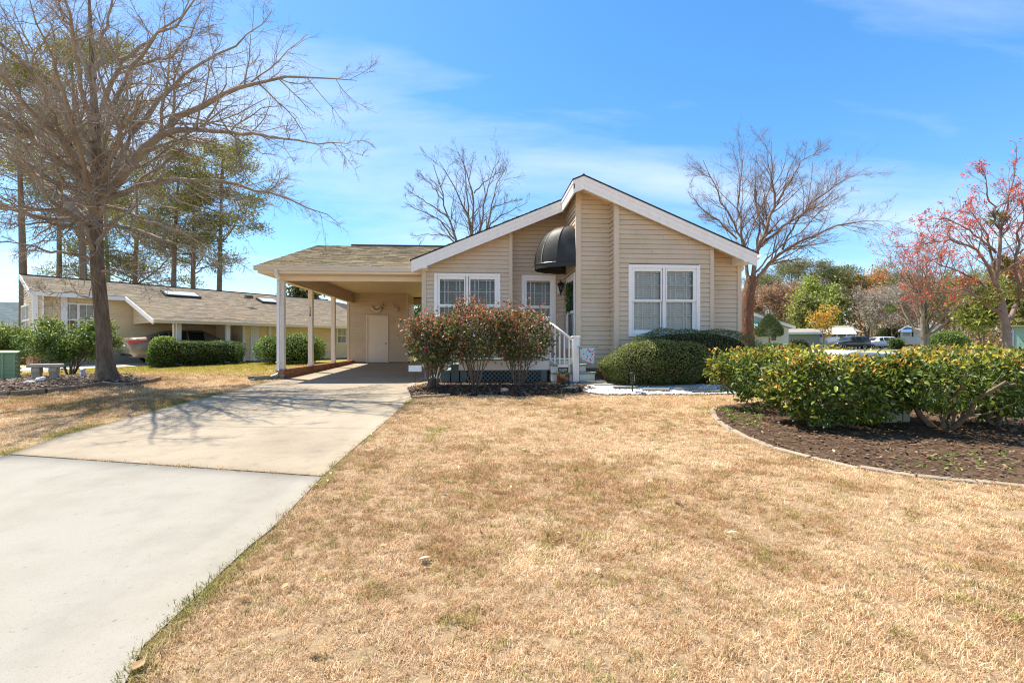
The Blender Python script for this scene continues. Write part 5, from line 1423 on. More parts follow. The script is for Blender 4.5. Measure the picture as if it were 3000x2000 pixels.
def haze_tree(name, label, base, height, spread, seed, cols, group, n=5200, size=0.42, trunk_col=M_palebark, zmin=0.25, wts=None, thin=0.28, stems=2, shape=1.0, bare=True):
    """broadleaf tree far away: limbs plus a veil of twigs / small leaves in its crown"""
    rng = np.random.default_rng(seed); t = thing(name, label, 'tree', tuple(base), 0, group)
    tb = TB(); P = np.array([line_of([(0, 0, -0.2)]+[(rng.normal(0, 0.02)*height+math.cos(s*2.4)*f*0.1*height, rng.normal(0, 0.02)*height+math.sin(s*2.4)*f*0.1*height, f*height*0.93) for f in (0.3, 0.55, 0.8, 1)], 10) for s in range(stems)])
    Rd = np.repeat((height*0.014*np.linspace(1.1, 0.15, 10))[None], stems, 0)
    tb.add(P, Rd, 6); tb.build('trunk', trunk_col, t)
    P1, R1 = spawn(P, Rd, 12, 6, 0.55*spread/height, 0.7, rng, zmin, 0.98, 0.1, 0.12, 0.55, 0.02, 0.25)
    P2, R2 = spawn(P1, R1, 8, 5, 0.55, 0.6, rng, 0.2, 1.0, 0.08, 0.15, 0.55, 0.012, 0.4)
    P3, R3 = spawn(P2, R2, 4, 3, 0.6, 0.6, rng, 0.2, 1.0, 0.06, 0.15, 0.6, 0.008, 0.5)
    cb = TB(); cb.add(P1, R1, 4); cb.add(P2, R2, 3); cb.add(P3, R3, 3); cb.build('branches', trunk_col, t)
    tips = np.concatenate([P3[:, -1], P3[:, 1], P2[:, -1], P2[:, -2]]); k = rng.integers(0, len(tips), n)
    C = tips[k]+rng.normal(0, 0.055*height*shape, (n, 3)); D = unit(rand_dirs(n, rng)+np.array([0, 0, 0.5])); N_ = rand_dirs(n, rng)
    leaf_mesh('foliage', C, D, N_, rng.uniform(0.5, 1.5, n)*size, rng.uniform(0.6, 1.2, n)*size*thin, pick_cols(cols, n, rng, wts, 0.3), M_leafdull, t)
    return t

# ------------------------------------------------------------------ shrubs
def shell_points(n, rng, half, power=2.6, depth=0.35, bottom=-1.0):
    """points near the surface of a super-ellipsoid + outward normals; z from bottom"""
    d = rand_dirs(int(n*1.6), rng); d = d[d[:, 2] > bottom][:n]; n = len(d)
    r_ = (np.abs(d)**power).sum(1)**(-1/power)
    depthf = 1-np.abs(rng.normal(0, depth, n))*0.5
    P = d*r_[:, None]*np.clip(depthf, 0.25, 1.06)[:, None]
    N_ = unit(np.sign(d)*np.abs(P)**(power-1)/np.array(half)+1e-6)
    return P*np.array(half), N_, depthf
def stems_of(t, n, rng, h, r0, spread, m, k=6, sub=4, base_r=0.12, name='stems'):
    P = np.zeros((n, k, 3)); a = rng.uniform(0, 6.28, n); b = rng.uniform(0.3, 1.0, n)
    for j in range(k):
        f = j/(k-1); rr = base_r*b+(spread*b)*f**1.25
        P[:, j] = np.stack([np.cos(a)*rr, np.sin(a)*rr, np.full(n, h*f)*rng.uniform(0.9, 1.05, n)], 1)+rng.normal(0, 0.02*(j > 0), (n, 3))
    Rd = (r0*rng.uniform(0.7, 1.2, n))[:, None]*np.linspace(1, 0.35, k)[None]
    tb = TB(); tb.add(P, Rd, 6)
    P1, R1 = spawn(P, Rd, sub, 4, 0.45, 0.6, rng, 0.3, 1.0, 0.1, 0.12, 0.6, 0.003, 0.4); tb.add(P1, R1, 4)
    tb.build(name, m, t); return P, P1
M_stem = mat('shrub_stem', (0.175, 0.125, 0.09), 0.85, 0.2, var=0.3, vscale=12)
M_camstem = mat('camellia_stem', (0.22, 0.165, 0.12), 0.85, 0.2, var=0.3, vscale=10, bump=0.3, bscale=30)

def red_shrub(px, pybase, Y, w, h, seed, label, lean=0.0):
    rng = np.random.default_rng(seed); X = X_(px, Y); z = g(X, Y)
    t = thing('shrub', label, 'shrub', (X, Y, z), 0, 'reddish shrubs before the deck')
    P, P1 = stems_of(t, 18, rng, h*0.8, 0.013, w*0.42, M_stem, sub=5, base_r=0.10)
    n = 4300
    Pp, N_, dep = shell_points(n, rng, (w/2, w/2*0.75, h*0.33), 2.3, 0.55); n = len(Pp)
    # uneven outline: clumps
    cl = rand_dirs(26, rng)*np.array([w/2, w/2*0.75, h*0.33])*rng.uniform(0.7, 1.2, (26, 1))
    k = rng.integers(0, 26, n); clump = cl[k]+rng.normal(0, 0.10, (n, 3)); pickc = rng.random(n) < 0.55
    C = np.where(pickc[:, None], clump, Pp)+np.array([lean, 0, h*0.66])
    # a few long shoots
    sh_ = rng.integers(0, 8, 260); top = np.stack([rng.uniform(-w*0.4, w*0.4, 8), rng.uniform(-0.2, 0.2, 8), rng.uniform(h*0.95, h*1.12, 8)], 1)
    f = rng.uniform(0.75, 1.0, 260); C2 = top[sh_]*np.array([1, 1, 0])+np.stack([np.zeros(260), np.zeros(260), top[sh_][:, 2]*f], 1)+rng.normal(0, 0.03, (260, 3))
    # leaves hanging lower on the stems
    low = P1[rng.integers(0, len(P1), 900), rng.integers(1, 4, 900)]+rng.normal(0, 0.05, (900, 3))
    C = np.concatenate([C, C2, low]); n = len(C)
    hgt = np.clip((C[:, 2]-h*0.45)/(h*0.6), 0, 1)
    D = unit(rand_dirs(n, rng)+np.array([0, 0, 0.25])); N2 = unit(rand_dirs(n, rng)+np.array([0, 0, 0.8]))
    cg = pick_cols([(0.06, 0.08, 0.025), (0.085, 0.105, 0.032), (0.04, 0.055, 0.022), (0.11, 0.095, 0.04)], n, rng)
    cr_ = pick_cols([(0.30, 0.075, 0.045), (0.22, 0.07, 0.05), (0.34, 0.13, 0.06), (0.26, 0.18, 0.06), (0.17, 0.06, 0.05)], n, rng)
    mk = rng.random(n) < (0.10+0.60*hgt**1.8)
    leaf_mesh('foliage', C, D, N2, rng.uniform(0.045, 0.095, n), rng.uniform(0.028, 0.05, n), np.where(mk[:, None], cr_, cg), M_leaf, t, fold=0.3)
    return t
red_shrub(1268, 1130, 9.85, 1.10, 1.50, 31, 'leftmost reddish shrub, the smallest, beside the driveway', -0.05)
red_shrub(1392, 1128, 9.80, 1.45, 1.78, 32, 'middle reddish shrub in front of the double window')
red_shrub(1520, 1126, 9.85, 1.45, 1.72, 33, 'right reddish shrub next to the stair rail', 0.05)

def clipped(name, label, X, Y, half, seed, n, cols, size=0.03, group=None, power=2.8, base=None, tip=None, tipw=0.25, core=True, slope=0.0):
    rng = np.random.default_rng(seed); z = g(X, Y) if base is None else base
    t = thing(name, label, 'hedge', (X, Y, z), 0, group)
    P, N_, dep = shell_points(n, rng, half, power, 0.22, -0.92); n = len(P)
    # undulating clipped surface
    und = 1+0.05*np.sin(P[:, :1]*3.1+seed)+0.045*np.sin(P[:, 1:2]*4.3+P[:, 2:3]*3.7+seed*2)+0.03*np.sin(P[:, :1]*9.0+P[:, 2:3]*7.0+seed)
    shoot = rng.random(n) < 0.012; und[shoot] *= rng.uniform(1.02, 1.12, (int(shoot.sum()), 1))
    P = P*und
    if slope: P[:, 2] -= slope*half[2]*np.clip(-P[:, 0]/half[0]+0.1, 0, 1.1)**2*np.clip(P[:, 2]/half[2]+0.4, 0, 1.4)
    C = P+np.array([0, 0, half[2]])
    D = unit(N_*0.7+rand_dirs(n, rng)*0.8); N2 = unit(N_+rand_dirs(n, rng)*0.7)
    col = pick_cols(cols, n, rng)
    if tip is not None:
        mk = (rng.random(n) < tipw*np.clip(0.3+P[:, 2]/half[2], 0.05, 1.4)) & (dep > 0.9)
        col[mk] = pick_cols(tip, int(mk.sum()), rng)
    leaf_mesh('foliage', C, D, N2, rng.uniform(0.7, 1.3, n)*size, rng.uniform(0.7, 1.2, n)*size*0.55, col, M_leaf, t)
    if core:      # near black solid core inside the leaves
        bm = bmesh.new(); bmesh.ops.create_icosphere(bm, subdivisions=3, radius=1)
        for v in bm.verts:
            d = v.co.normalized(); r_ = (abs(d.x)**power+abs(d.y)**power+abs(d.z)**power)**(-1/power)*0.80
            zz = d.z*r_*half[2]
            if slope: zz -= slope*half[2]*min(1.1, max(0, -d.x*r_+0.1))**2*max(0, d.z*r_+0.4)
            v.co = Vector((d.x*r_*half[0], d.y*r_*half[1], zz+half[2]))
        me = bpy.data.meshes.new('dark_core'); bm.to_mesh(me); bm.free(); me.materials.append(M_darkcore)
        link(bpy.data.objects.new('dark_core', me), t)
    return t
M_darkcore = mat('dark_core', (0.022, 0.022, 0.013), 1.0, 0.0, var=0.5, vscale=25)
hedge_shade_cols = [(0.065, 0.09, 0.027), (0.09, 0.115, 0.035), (0.05, 0.07, 0.024), (0.11, 0.12, 0.042)]  # darker greens carry the house's shade on the wall hedge
clipped('clipped_hedge', 'rounded clipped hedge, coloured lighter for sun, bulging before the window', X_(1915, 9.98), 9.98, (1.20, 0.50, 0.51), 41, 30000, [(0.085, 0.11, 0.03), (0.11, 0.135, 0.038), (0.06, 0.08, 0.025), (0.14, 0.14, 0.045)], 0.034, tip=[(0.24, 0.25, 0.08), (0.20, 0.22, 0.07)], tipw=0.4, power=3.1, slope=0.46)  # lighter greens and bright top leaves paint the sun on this hedge
clipped('clipped_hedge', 'long clipped hedge, coloured dark for shade, against the house wall under the window', X_(2030, 10.22), 10.22, (1.58, 0.42, 0.655), 42, 34000, hedge_shade_cols, 0.028)

CAM = [(0.06, 0.09, 0.016), (0.085, 0.115, 0.02), (0.04, 0.06, 0.014), (0.12, 0.15, 0.022), (0.17, 0.19, 0.026)]
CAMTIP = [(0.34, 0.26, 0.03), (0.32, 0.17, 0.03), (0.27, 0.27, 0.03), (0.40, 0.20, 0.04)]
def camellia(label, X, Y, half, zc_, seed, n, lean=(0, 0), stems=7, low=True, size=0.074, tipw=0.52):
    rng = np.random.default_rng(seed); z = g(X, Y)
    t = thing('glossy_shrub', label, 'shrub', (X, Y, z), 0, 'glossy leaved shrubs around the utility cabinet')
    stems_of(t, stems, rng, zc_+half[2]*0.3, 0.035, half[0]*0.75, M_camstem, sub=5, base_r=0.10)
    P, N_, dep = shell_points(n, rng, half, 3.2, 0.45, -1.0); n = len(P)
    cl = rand_dirs(22, rng); cl = cl*((np.abs(cl)**3.2).sum(1)**(-1/3.2))[:, None]*np.array(half)*0.96
    k = rng.integers(0, 22, n); pickc = rng.random(n) < 0.35
    P = np.where(pickc[:, None], cl[k]+rng.normal(0, 0.07, (n, 3)), P)
    P[:, 2] = np.minimum(P[:, 2], half[2]*(0.98+0.09*np.sin(P[:, 0]*5+seed)+0.07*np.sin(P[:, 1]*7+P[:, 0]*3))+np.abs(rng.normal(0, 0.025, n)))
    C = P+np.array([lean[0], lean[1], zc_]); C = C[C[:, 2] > 0.05]; n = len(C); P = C-np.array([lean[0], lean[1], zc_])
    out = unit(P/np.array(half)**2+1e-6)
    D = unit(out*0.7+rand_dirs(n, rng)*0.8+np.array([0, 0, 0.15])); N2 = unit(rand_dirs(n, rng)*0.8+np.array([0, 0, 0.8])+out*0.4)
    col = pick_cols(CAM, n, rng, [0.32, 0.24, 0.26, 0.12, 0.06], 0.3)
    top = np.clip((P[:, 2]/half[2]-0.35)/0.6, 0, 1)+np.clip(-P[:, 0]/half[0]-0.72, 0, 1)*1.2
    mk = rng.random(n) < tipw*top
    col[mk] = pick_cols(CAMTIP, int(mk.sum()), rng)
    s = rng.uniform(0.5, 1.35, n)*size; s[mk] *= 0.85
    leaf_mesh('foliage', C, D, N2, s, s*rng.uniform(0.42, 0.55, n), col, M_leaf, t, fold=0.22, detail=True, droop=0.12)
    return t
def gx(px, py): q = gnd(px, py); return q.x, q.y
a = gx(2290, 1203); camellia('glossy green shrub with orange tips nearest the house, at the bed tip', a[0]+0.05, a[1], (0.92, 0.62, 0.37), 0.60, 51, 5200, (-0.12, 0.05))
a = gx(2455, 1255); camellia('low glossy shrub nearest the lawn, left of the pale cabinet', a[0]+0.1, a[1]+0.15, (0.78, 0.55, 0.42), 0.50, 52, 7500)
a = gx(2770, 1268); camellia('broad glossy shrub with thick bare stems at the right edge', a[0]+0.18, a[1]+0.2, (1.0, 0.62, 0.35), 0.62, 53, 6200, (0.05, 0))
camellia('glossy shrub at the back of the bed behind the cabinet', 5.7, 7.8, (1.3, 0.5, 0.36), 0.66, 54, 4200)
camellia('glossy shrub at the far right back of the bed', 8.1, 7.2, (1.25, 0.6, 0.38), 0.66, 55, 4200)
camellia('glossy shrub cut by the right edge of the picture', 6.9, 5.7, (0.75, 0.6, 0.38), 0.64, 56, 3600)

# wreath leaves
rng = np.random.default_rng(77)
n = 900; a = rng.uniform(0, 6.28, n); rr = rng.normal(1, 0.16, n)
C = np.stack([rng.normal(0, 0.025, n)-0.0, 0.16*np.cos(a)*rr, 0.31*np.sin(a)*rr], 1)
leaf_mesh('foliage', C, rand_dirs(n, rng), rand_dirs(n, rng), 0.055, 0.025, pick_cols([(0.03, 0.06, 0.018), (0.05, 0.09, 0.025), (0.07, 0.12, 0.03)], n, rng), M_leaf, WREATH_AT)
MB().tube([(0, 0.15*math.cos(k*math.pi/10), 0.30*math.sin(k*math.pi/10)) for k in range(21)], 0.012, 5).build('vine_ring', M_stem, WREATH_AT)
# sprigs in the pot
n = 260; C = np.stack([rng.uniform(-0.12, 0.12, n), rng.uniform(-0.12, 0.12, n), 0.235+rng.uniform(0, 0.05, n)], 1)
leaf_mesh('sprigs', C, unit(rand_dirs(n, rng)+np.array([0, 0, 1.2])), rand_dirs(n, rng), 0.05, 0.014, pick_cols([(0.07, 0.12, 0.03), (0.10, 0.16, 0.05)], n, rng), M_leaf, POT)

# ================================================================== NEIGHBOUR'S HOUSE (left)
NA = R(40.7)
nu = Vector((math.sin(NA), math.cos(NA), 0)); nv = Vector((math.cos(NA), -math.sin(NA), 0)); np0 = Vector((-17.35, 20.2, 0))
def NP(s, w, z=0.0): return np0 + nu*s + nv*w + Vector((0, 0, z))
def ns_(px, w):
    d = ray(px, HOR); k = d[0]/d[1]; o = np0+nv*w
    return (k*o.y-o.x)/(nu.x-k*nu.y)
def nz_(px, py, w):
    p = NP(ns_(px, w), w); d = ray(px, py); return CZ + d[2]*p.y/d[1]
nh = thing('neighbour_house', 'low tan sided house with long shingled roof and carport behind the oak', 'house', (0, 0, 0))
M_nsid = mat('neighbour_siding', (0.78, 0.62, 0.39), 0.55, 0.3, var=0.04, vscale=2, objvar=0.02)
M_ntrim = mat('neighbour_trim', (0.76, 0.74, 0.70), 0.5, 0.3, var=0.03)
gn = 0.30
zsid = nz_(100, 1028, 0.35); zE1 = nz_(250, 862, 0.45); RDW = -2.0; zRd = nz_(408, 834, RDW); zE2 = nz_(497, 938, 4.2)
sA, sB = ns_(98, 0.35), ns_(126, 0.35); s1 = 2.25; sEnd = 17.2; sRidge = 13.1
WF = -2.6
def NB(name, m, s0, w0, z0, s1_, w1, z1, parent=nh):
    c = NP((s0+s1_)/2, (w0+w1)/2, (z0+z1)/2); return MB().obox(c, nu*abs(s1_-s0)/2, nv*abs(w1-w0)/2, (0, 0, abs(z1-z0)/2)).build(name, m, parent)
siding(nh, NP(0, 0.35), nu, nv, [(sA+0.1, zsid), (sB, zsid), (sB, zE1-0.05), (sA+0.1, zE1-0.05)], (), zsid, M_nsid)
nwin = (ns_(178, 0), ns_(278, 0), nz_(230, 986, 0), nz_(230, 888, 0))
siding(nh, NP(0, 0), nu, nv, [(sB, zsid), (10.2, zsid), (10.2, zE1-0.05), (sB, zE1-0.05)], [(nwin[0]+.05, nwin[1]-.05, nwin[2]+.05, nwin[3]-.05)], zsid, M_nsid)
# front facade (seen edge on) with its window
fr_top = nz_(57, 822, WF+2.0)
wA, wB = 0.35, RDW
fpoly = [(0, zsid), (wA-wB, zsid), (wA-wB, zRd-0.12), (0, zE1-0.05)]
def wfr(px, s=sA):
    d = ray(px, HOR); k = d[0]/d[1]; o = NP(s, 0); return (k*o.y-o.x)/(nv.x-k*nv.y)
fw0, fw1 = wfr(66), wfr(90)
fwin = (wA-fw1, wA-fw0, zsid+0.62, zsid+1.92)
siding(nh, NP(sA, wA), -nv, -nu, fpoly, [fwin], zsid, M_nsid)

NB('corner_post', M_ntrim, sA-0.03, 0.30, zsid, sA+0.12, 0.40, zE1-0.02); NB('corner_post', M_ntrim, sB-0.04, 0.0, zsid, sB+0.02, 0.38, zE1-0.05)
NB('downspout', M_ntrim, sB+0.55, 0.02, zsid-0.5, sB+0.75, 0.10, zE1-0.1)
# brick base
NB('foundation', M_mortar, sA+0.05, 0.2, 0.15, 10.0, -0.05, zsid+0.005); NB('foundation', M_mortar, sA+0.05, 0.3, 0.15, sB-0.03, 0.19, zsid+0.005); NB('foundation', M_mortar, sA+0.04, 0.28, 0.15, sA+0.14, -1.5, zsid+0.005)
bw = empty('brick_course', (0, 0, 0), 0, nh)
bricks(bw, NP(sA+0.03, 0.325), nu, nv, sB-sA, gn-0.05, zsid); bricks(bw, NP(sA+0.015, 0.33), -nv, -nu, 1.8, gn-0.05, zsid)
# windows
def nwindow(P0, u, n, r, label=None, cols=2, split=0.5):
    """simple double hung window on any wall: r = u0,u1,z0,z1"""
    u, n, P0 = Vector(u), Vector(n), Vector((P0[0], P0[1], 0)); a, b, c, d = r
    def ob(mb, ua, ub, za, zb, d0, d1): mb.obox(P0+u*(ua+ub)/2+n*(d0+d1)/2+Vector((0, 0, (za+zb)/2)), u*(ub-ua)/2, n*(d1-d0)/2, (0, 0, (zb-za)/2)); return mb
    mb = MB(); t_ = 0.07
    ob(mb, a, a+t_, c, d, 0, 0.05); ob(mb, b-t_, b, c, d, 0, 0.05); ob(mb, a+t_, b-t_, d-t_, d, 0.001, 0.049); ob(mb, a+t_, b-t_, c, c+t_, 0.001, 0.049)
    w = mb.build('window', M_ntrim, nh)
    if label: w['label'] = label
    st = MB()
    for k in range(1, cols): x = a+(b-a)*k/cols; ob(st, x-0.04, x+0.04, c+t_, d-t_, 0.0, 0.04)
    zm = c+(d-c)*split; ob(st, a+t_, b-t_, zm-0.03, zm+0.03, 0.0, 0.035)
    st.build('sash', M_ntrim, w)
    gr = MB()
    for k in range(cols):
        x0_ = a+(b-a)*k/cols; x1_ = a+(b-a)*(k+1)/cols; xm = (x0_+x1_)/2; ob(gr, xm-0.01, xm+0.01, c+t_, d-t_, 0.008, 0.02)
    gr.build('grille', M_ntrim, w)
    mb = MB(); mb.quad(*[P0+u*x+n*0.006+Vector((0, 0, z)) for x, z in ((a, c), (b, c), (b, d), (a, d))]); mb.build('pane', M_glass, w)
    rb = MB(); ob(rb, a+0.02, b-0.02, c+0.02, d-0.02, -0.5, -0.45); rb.build('room_lining', M_room, w)
    bl = MB(); z = zm+0.02
    while z < d-t_: ob(bl, a+t_, b-t_, z, z+0.028, -0.06, -0.05); z += 0.042
    bl.build('blind', M_blind, w)
    return w
nwindow(NP(0, 0), nu, nv, nwin, 'neighbour window half hidden by the oak trunk')
nwindow(NP(sA, wA), -nv, -nu, fwin, 'narrow double window on the neighbour facade')
for i, (a, b) in enumerate(((494, 545), (551, 595))): nwindow(NP(0, 0.02), nu, nv, (ns_(a, 0), ns_(b, 0), nz_(545, 957, 0), nz_(545, 941, 0)), cols=2)
# carport bay and end room
W2 = 3.3; sR = ns_(712, W2)
zfl = g(*NP(8, 2).xy)
siding(nh, NP(0, W2), nu, nv, [(sR+0.08, zfl+0.05), (sEnd-0.3, zfl+0.05), (sEnd-0.3, zE2-0.02), (sR+0.08, zE2-0.02)], [(ns_(736, W2), ns_(762, W2), 0, 2.05+zfl), (ns_(985, W2), ns_(1040, W2), zfl+0.85, zfl+1.75)], zfl+0.05, M_nsid)
NB('corner_post', M_ntrim, sR-0.02, W2-0.05, zfl, sR+0.09, W2+0.04, zE2); NB('side_wall', M_nsid, sR, 0.2, zfl, sR+0.05, W2-0.06, zE2-0.03)
dn = NB('storage_door', mat('neighbour_door', (0.68, 0.68, 0.67), 0.5), ns_(737, W2), W2-0.03, zfl+0.04, ns_(761, W2), W2+0.005, zfl+2.03); NB('door_frame', M_ntrim, ns_(733, W2), W2-0.02, zfl+0.04, ns_(736.5, W2), W2+0.04, zfl+2.08)
NB('corner_post', M_ntrim, ns_(785, W2), W2, zfl, ns_(793, W2), W2+0.07, zE2-0.05)
nwindow(NP(0, W2), nu, nv, (ns_(985, W2), ns_(1040, W2), zfl+0.85, zfl+1.75), 'far window of the neighbour end room')
for px in (523, 667):
    s = ns_(px, 3.85); NB('post', M_ntrim, s-0.08, 3.77, g(*NP(s, 3.85).xy), s+0.08, 3.93, zE2-0.06)
pD = NP(ns_(511, 4.15), 4.05); downspout([pD+Vector((0, 0, zE2-0.05)), pD+Vector((0, 0, zE2-0.2)), NP(ns_(508, 3.9), 3.95, zE2-0.45), NP(ns_(508, 3.9), 3.95, 0.4)], nh, M_cream)
M_iron = M_black
for k in range(5):
    s = ns_(690, 2.0)+k*0.1; MB().tube([NP(s, 2.0, zfl+0.1), NP(s, 2.0, zfl+1.0+0.08*k)], 0.012, 5).build('stair_rail', M_iron, nh)
MB().tube([NP(ns_(690, 2.0)-0.1, 2.0, zfl+0.95), NP(ns_(690, 2.0)+0.6, 2.0, zfl+1.45)], 0.018, 5).build('stair_rail', M_iron, nh)
# roof
def tinted(m, c):
    N, L = m.node_tree.nodes, m.node_tree.links; b = N['Principled BSDF']; src = b.inputs['Base Color'].links[0].from_socket
    mx = N.new('ShaderNodeMix'); mx.data_type = 'RGBA'; mx.blend_type = 'MULTIPLY'; mx.inputs['Factor'].default_value = 1; L.new(src, mx.inputs['A']); mx.inputs['B'].default_value = (*c, 1); L.new(mx.outputs['Result'], b.inputs['Base Color']); return m
def nshingle(P0, u, sl, width, run):
    return shingle_roof(nroof, P0, u, sl, width, run, M_nshingle, 0.14, 0.32)
M_nshingle = tinted(attr_mat('neighbour_shingle', 0.95, 0.1), (1.75, 1.62, 1.5))
nroof = empty('roof', (0, 0, 0), 0, nh)
def rquad(a, b, c, d, m=M_roofedge, name='roof_deck', th=0.05):
    return MB().prism([a, b, c, d], (0, 0, -th)).build(name, m, nroof)
e1, e2, rd = 0.45, 4.2, RDW
sF = sA-0.12
rquad(NP(sF, e1, zE1), NP(sEnd, e1, zE1), NP(sRidge, rd, zRd), NP(sF, rd, zRd))
rquad(NP(s1-0.35, e2, zE2), NP(sEnd, e2, zE2), NP(sEnd, e1, zE1), NP(s1-0.35, e1, zE1))
zB_ = zE1-0.4; rquad(NP(sF+1.2, rd, zRd-0.02), NP(sRidge, rd, zRd-0.02), NP(sEnd, -7.0, zB_), NP(sF+4.0, -7.0, zB_)); NB('side_wall', M_nsid, sA+0.02, RDW-0.05, zsid, sA+4.0, RDW, zRd-0.05); rquad(NP(sRidge, rd, zRd), NP(sEnd, e1, zE1), NP(sEnd, e1-0.1, zE1-0.01), NP(sEnd, -7.0, zB_))
def upv(w0, z0, w1, z1): v = (NP(0, w1, z1)-NP(0, w0, z0)); return v.normalized(), v.length
sl_, run_ = upv(e2, zE2, e1, zE1); nshingle(NP(s1-0.35, e2, zE2+0.003), nu, sl_, sEnd-s1+0.2, run_)
sl_, run_ = upv(e1, zE1, rd, zRd); nshingle(NP(sF, e1, zE1+0.003), nu, sl_, sRidge-sF, run_)
NB('ridge_cap', M_roofedge, sF, rd-0.06, zRd+0.0, sRidge, rd+0.06, zRd+0.05, nroof)
# fascias, rakes, gutter, beam
NB('fascia', M_ntrim, sF, e1-0.02, zE1-0.17, s1-0.35, e1+0.02, zE1-0.005)
MB().prism([NP(sF-0.02, e1, zE1-0.2), NP(sF-0.02, e1, zE1+0.01), NP(sF-0.02, rd, zRd+0.01), NP(sF-0.02, rd, zRd-0.2)], nu*0.05).build('rake_board', M_ntrim, nh)
MB().prism([NP(s1-0.38, e2, zE2-0.17), NP(s1-0.38, e2, zE2+0.01), NP(s1-0.38, e1, zE1+0.01), NP(s1-0.38, e1, zE1-0.17)], nu*0.05).build('rake_board', M_ntrim, nh)
gutter(NP(s1-0.36, e2, zE2), NP(sEnd, e2, zE2), nv, M_gutter, 0.12, 0.12, nh)
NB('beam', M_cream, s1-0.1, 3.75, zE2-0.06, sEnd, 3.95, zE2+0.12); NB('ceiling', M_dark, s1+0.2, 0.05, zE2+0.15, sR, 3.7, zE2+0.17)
siding(nh, NP(s1, 4.0), -nv, -nu, [(0, zE2-0.06), (3.9, zE2-0.06), (3.9, zE1-0.1), (0, zE2+0.05)], (), zE2-0.06, M_nsid)
# skylights and vent
for i, (px, py, sw) in enumerate(((530, 866, 1.5), (785, 885, 1.0))):
    best = None
    for wi in np.linspace(-1.8, 4.0, 240):
        zr_ = zE2+(zE1-zE2)*(e2-wi)/(e2-e1) if wi > e1 else zE1+(zRd-zE1)*(e1-wi)/(e1-rd)
        e_ = abs(nz_(px, py, wi)-zr_)
        if best is None or e_ < best[0]: best = (e_, wi, zr_)
    _, w, zr_ = best
    s = ns_(px, w); slv, _ = upv(e2, zE2, e1, zE1) if w > e1 else upv(e1, zE1, rd, zRd)
    nn = nu.cross(slv).normalized(); nn = nn if nn.z > 0 else -nn
    c = NP(s, w, zr_)+nn*0.06
    MB().obox(c, nu*sw/2, slv*0.42, nn*0.06).build('skylight', M_roofedge, nroof)
    MB().obox(c+nn*0.062, nu*(sw/2-0.07), slv*0.36, nn*0.006).build('skylight_pane', mat('skylight_dome', (0.42, 0.44, 0.46), 0.3, 0.4, var=0.0), nroof)
c = NP(ns_(729, 1.0), 1.0, 0); MB().obox(c+Vector((0, 0, nz_(729, 870, 1.0))), nu*0.16, nv*0.14, (0, 0, 0.07)).build('roof_vent', mat('vent_brown', (0.12, 0.07, 0.05), 0.6), nroof)

# concrete walk and drive of the neighbour
M_walk = mat('neighbour_walk', (0.50, 0.47, 0.42), 0.85, 0.2, var=0.1, vscale=1.5)
def flat_poly(name, pts, m, lift=0.02): return sheet(name, [(p.x, p.y) for p in pts], lift, m)
flat_poly('walk', [gnd(20, 1093), gnd(130, 1093), gnd(205, 1078), gnd(200, 1071), gnd(30, 1072)], M_walk)
flat_poly('neighbour_drive', [NP(s1-6, 3.6), NP(sR, 3.7), NP(sR, 0.4), NP(s1-6, 0.4)], M_walk, 0.03)
flat_poly('walk', [NP(sR, 3.4), NP(ns_(790, 4.4), 4.4), NP(ns_(790, 3.4), 3.35)], M_walk, 0.04)

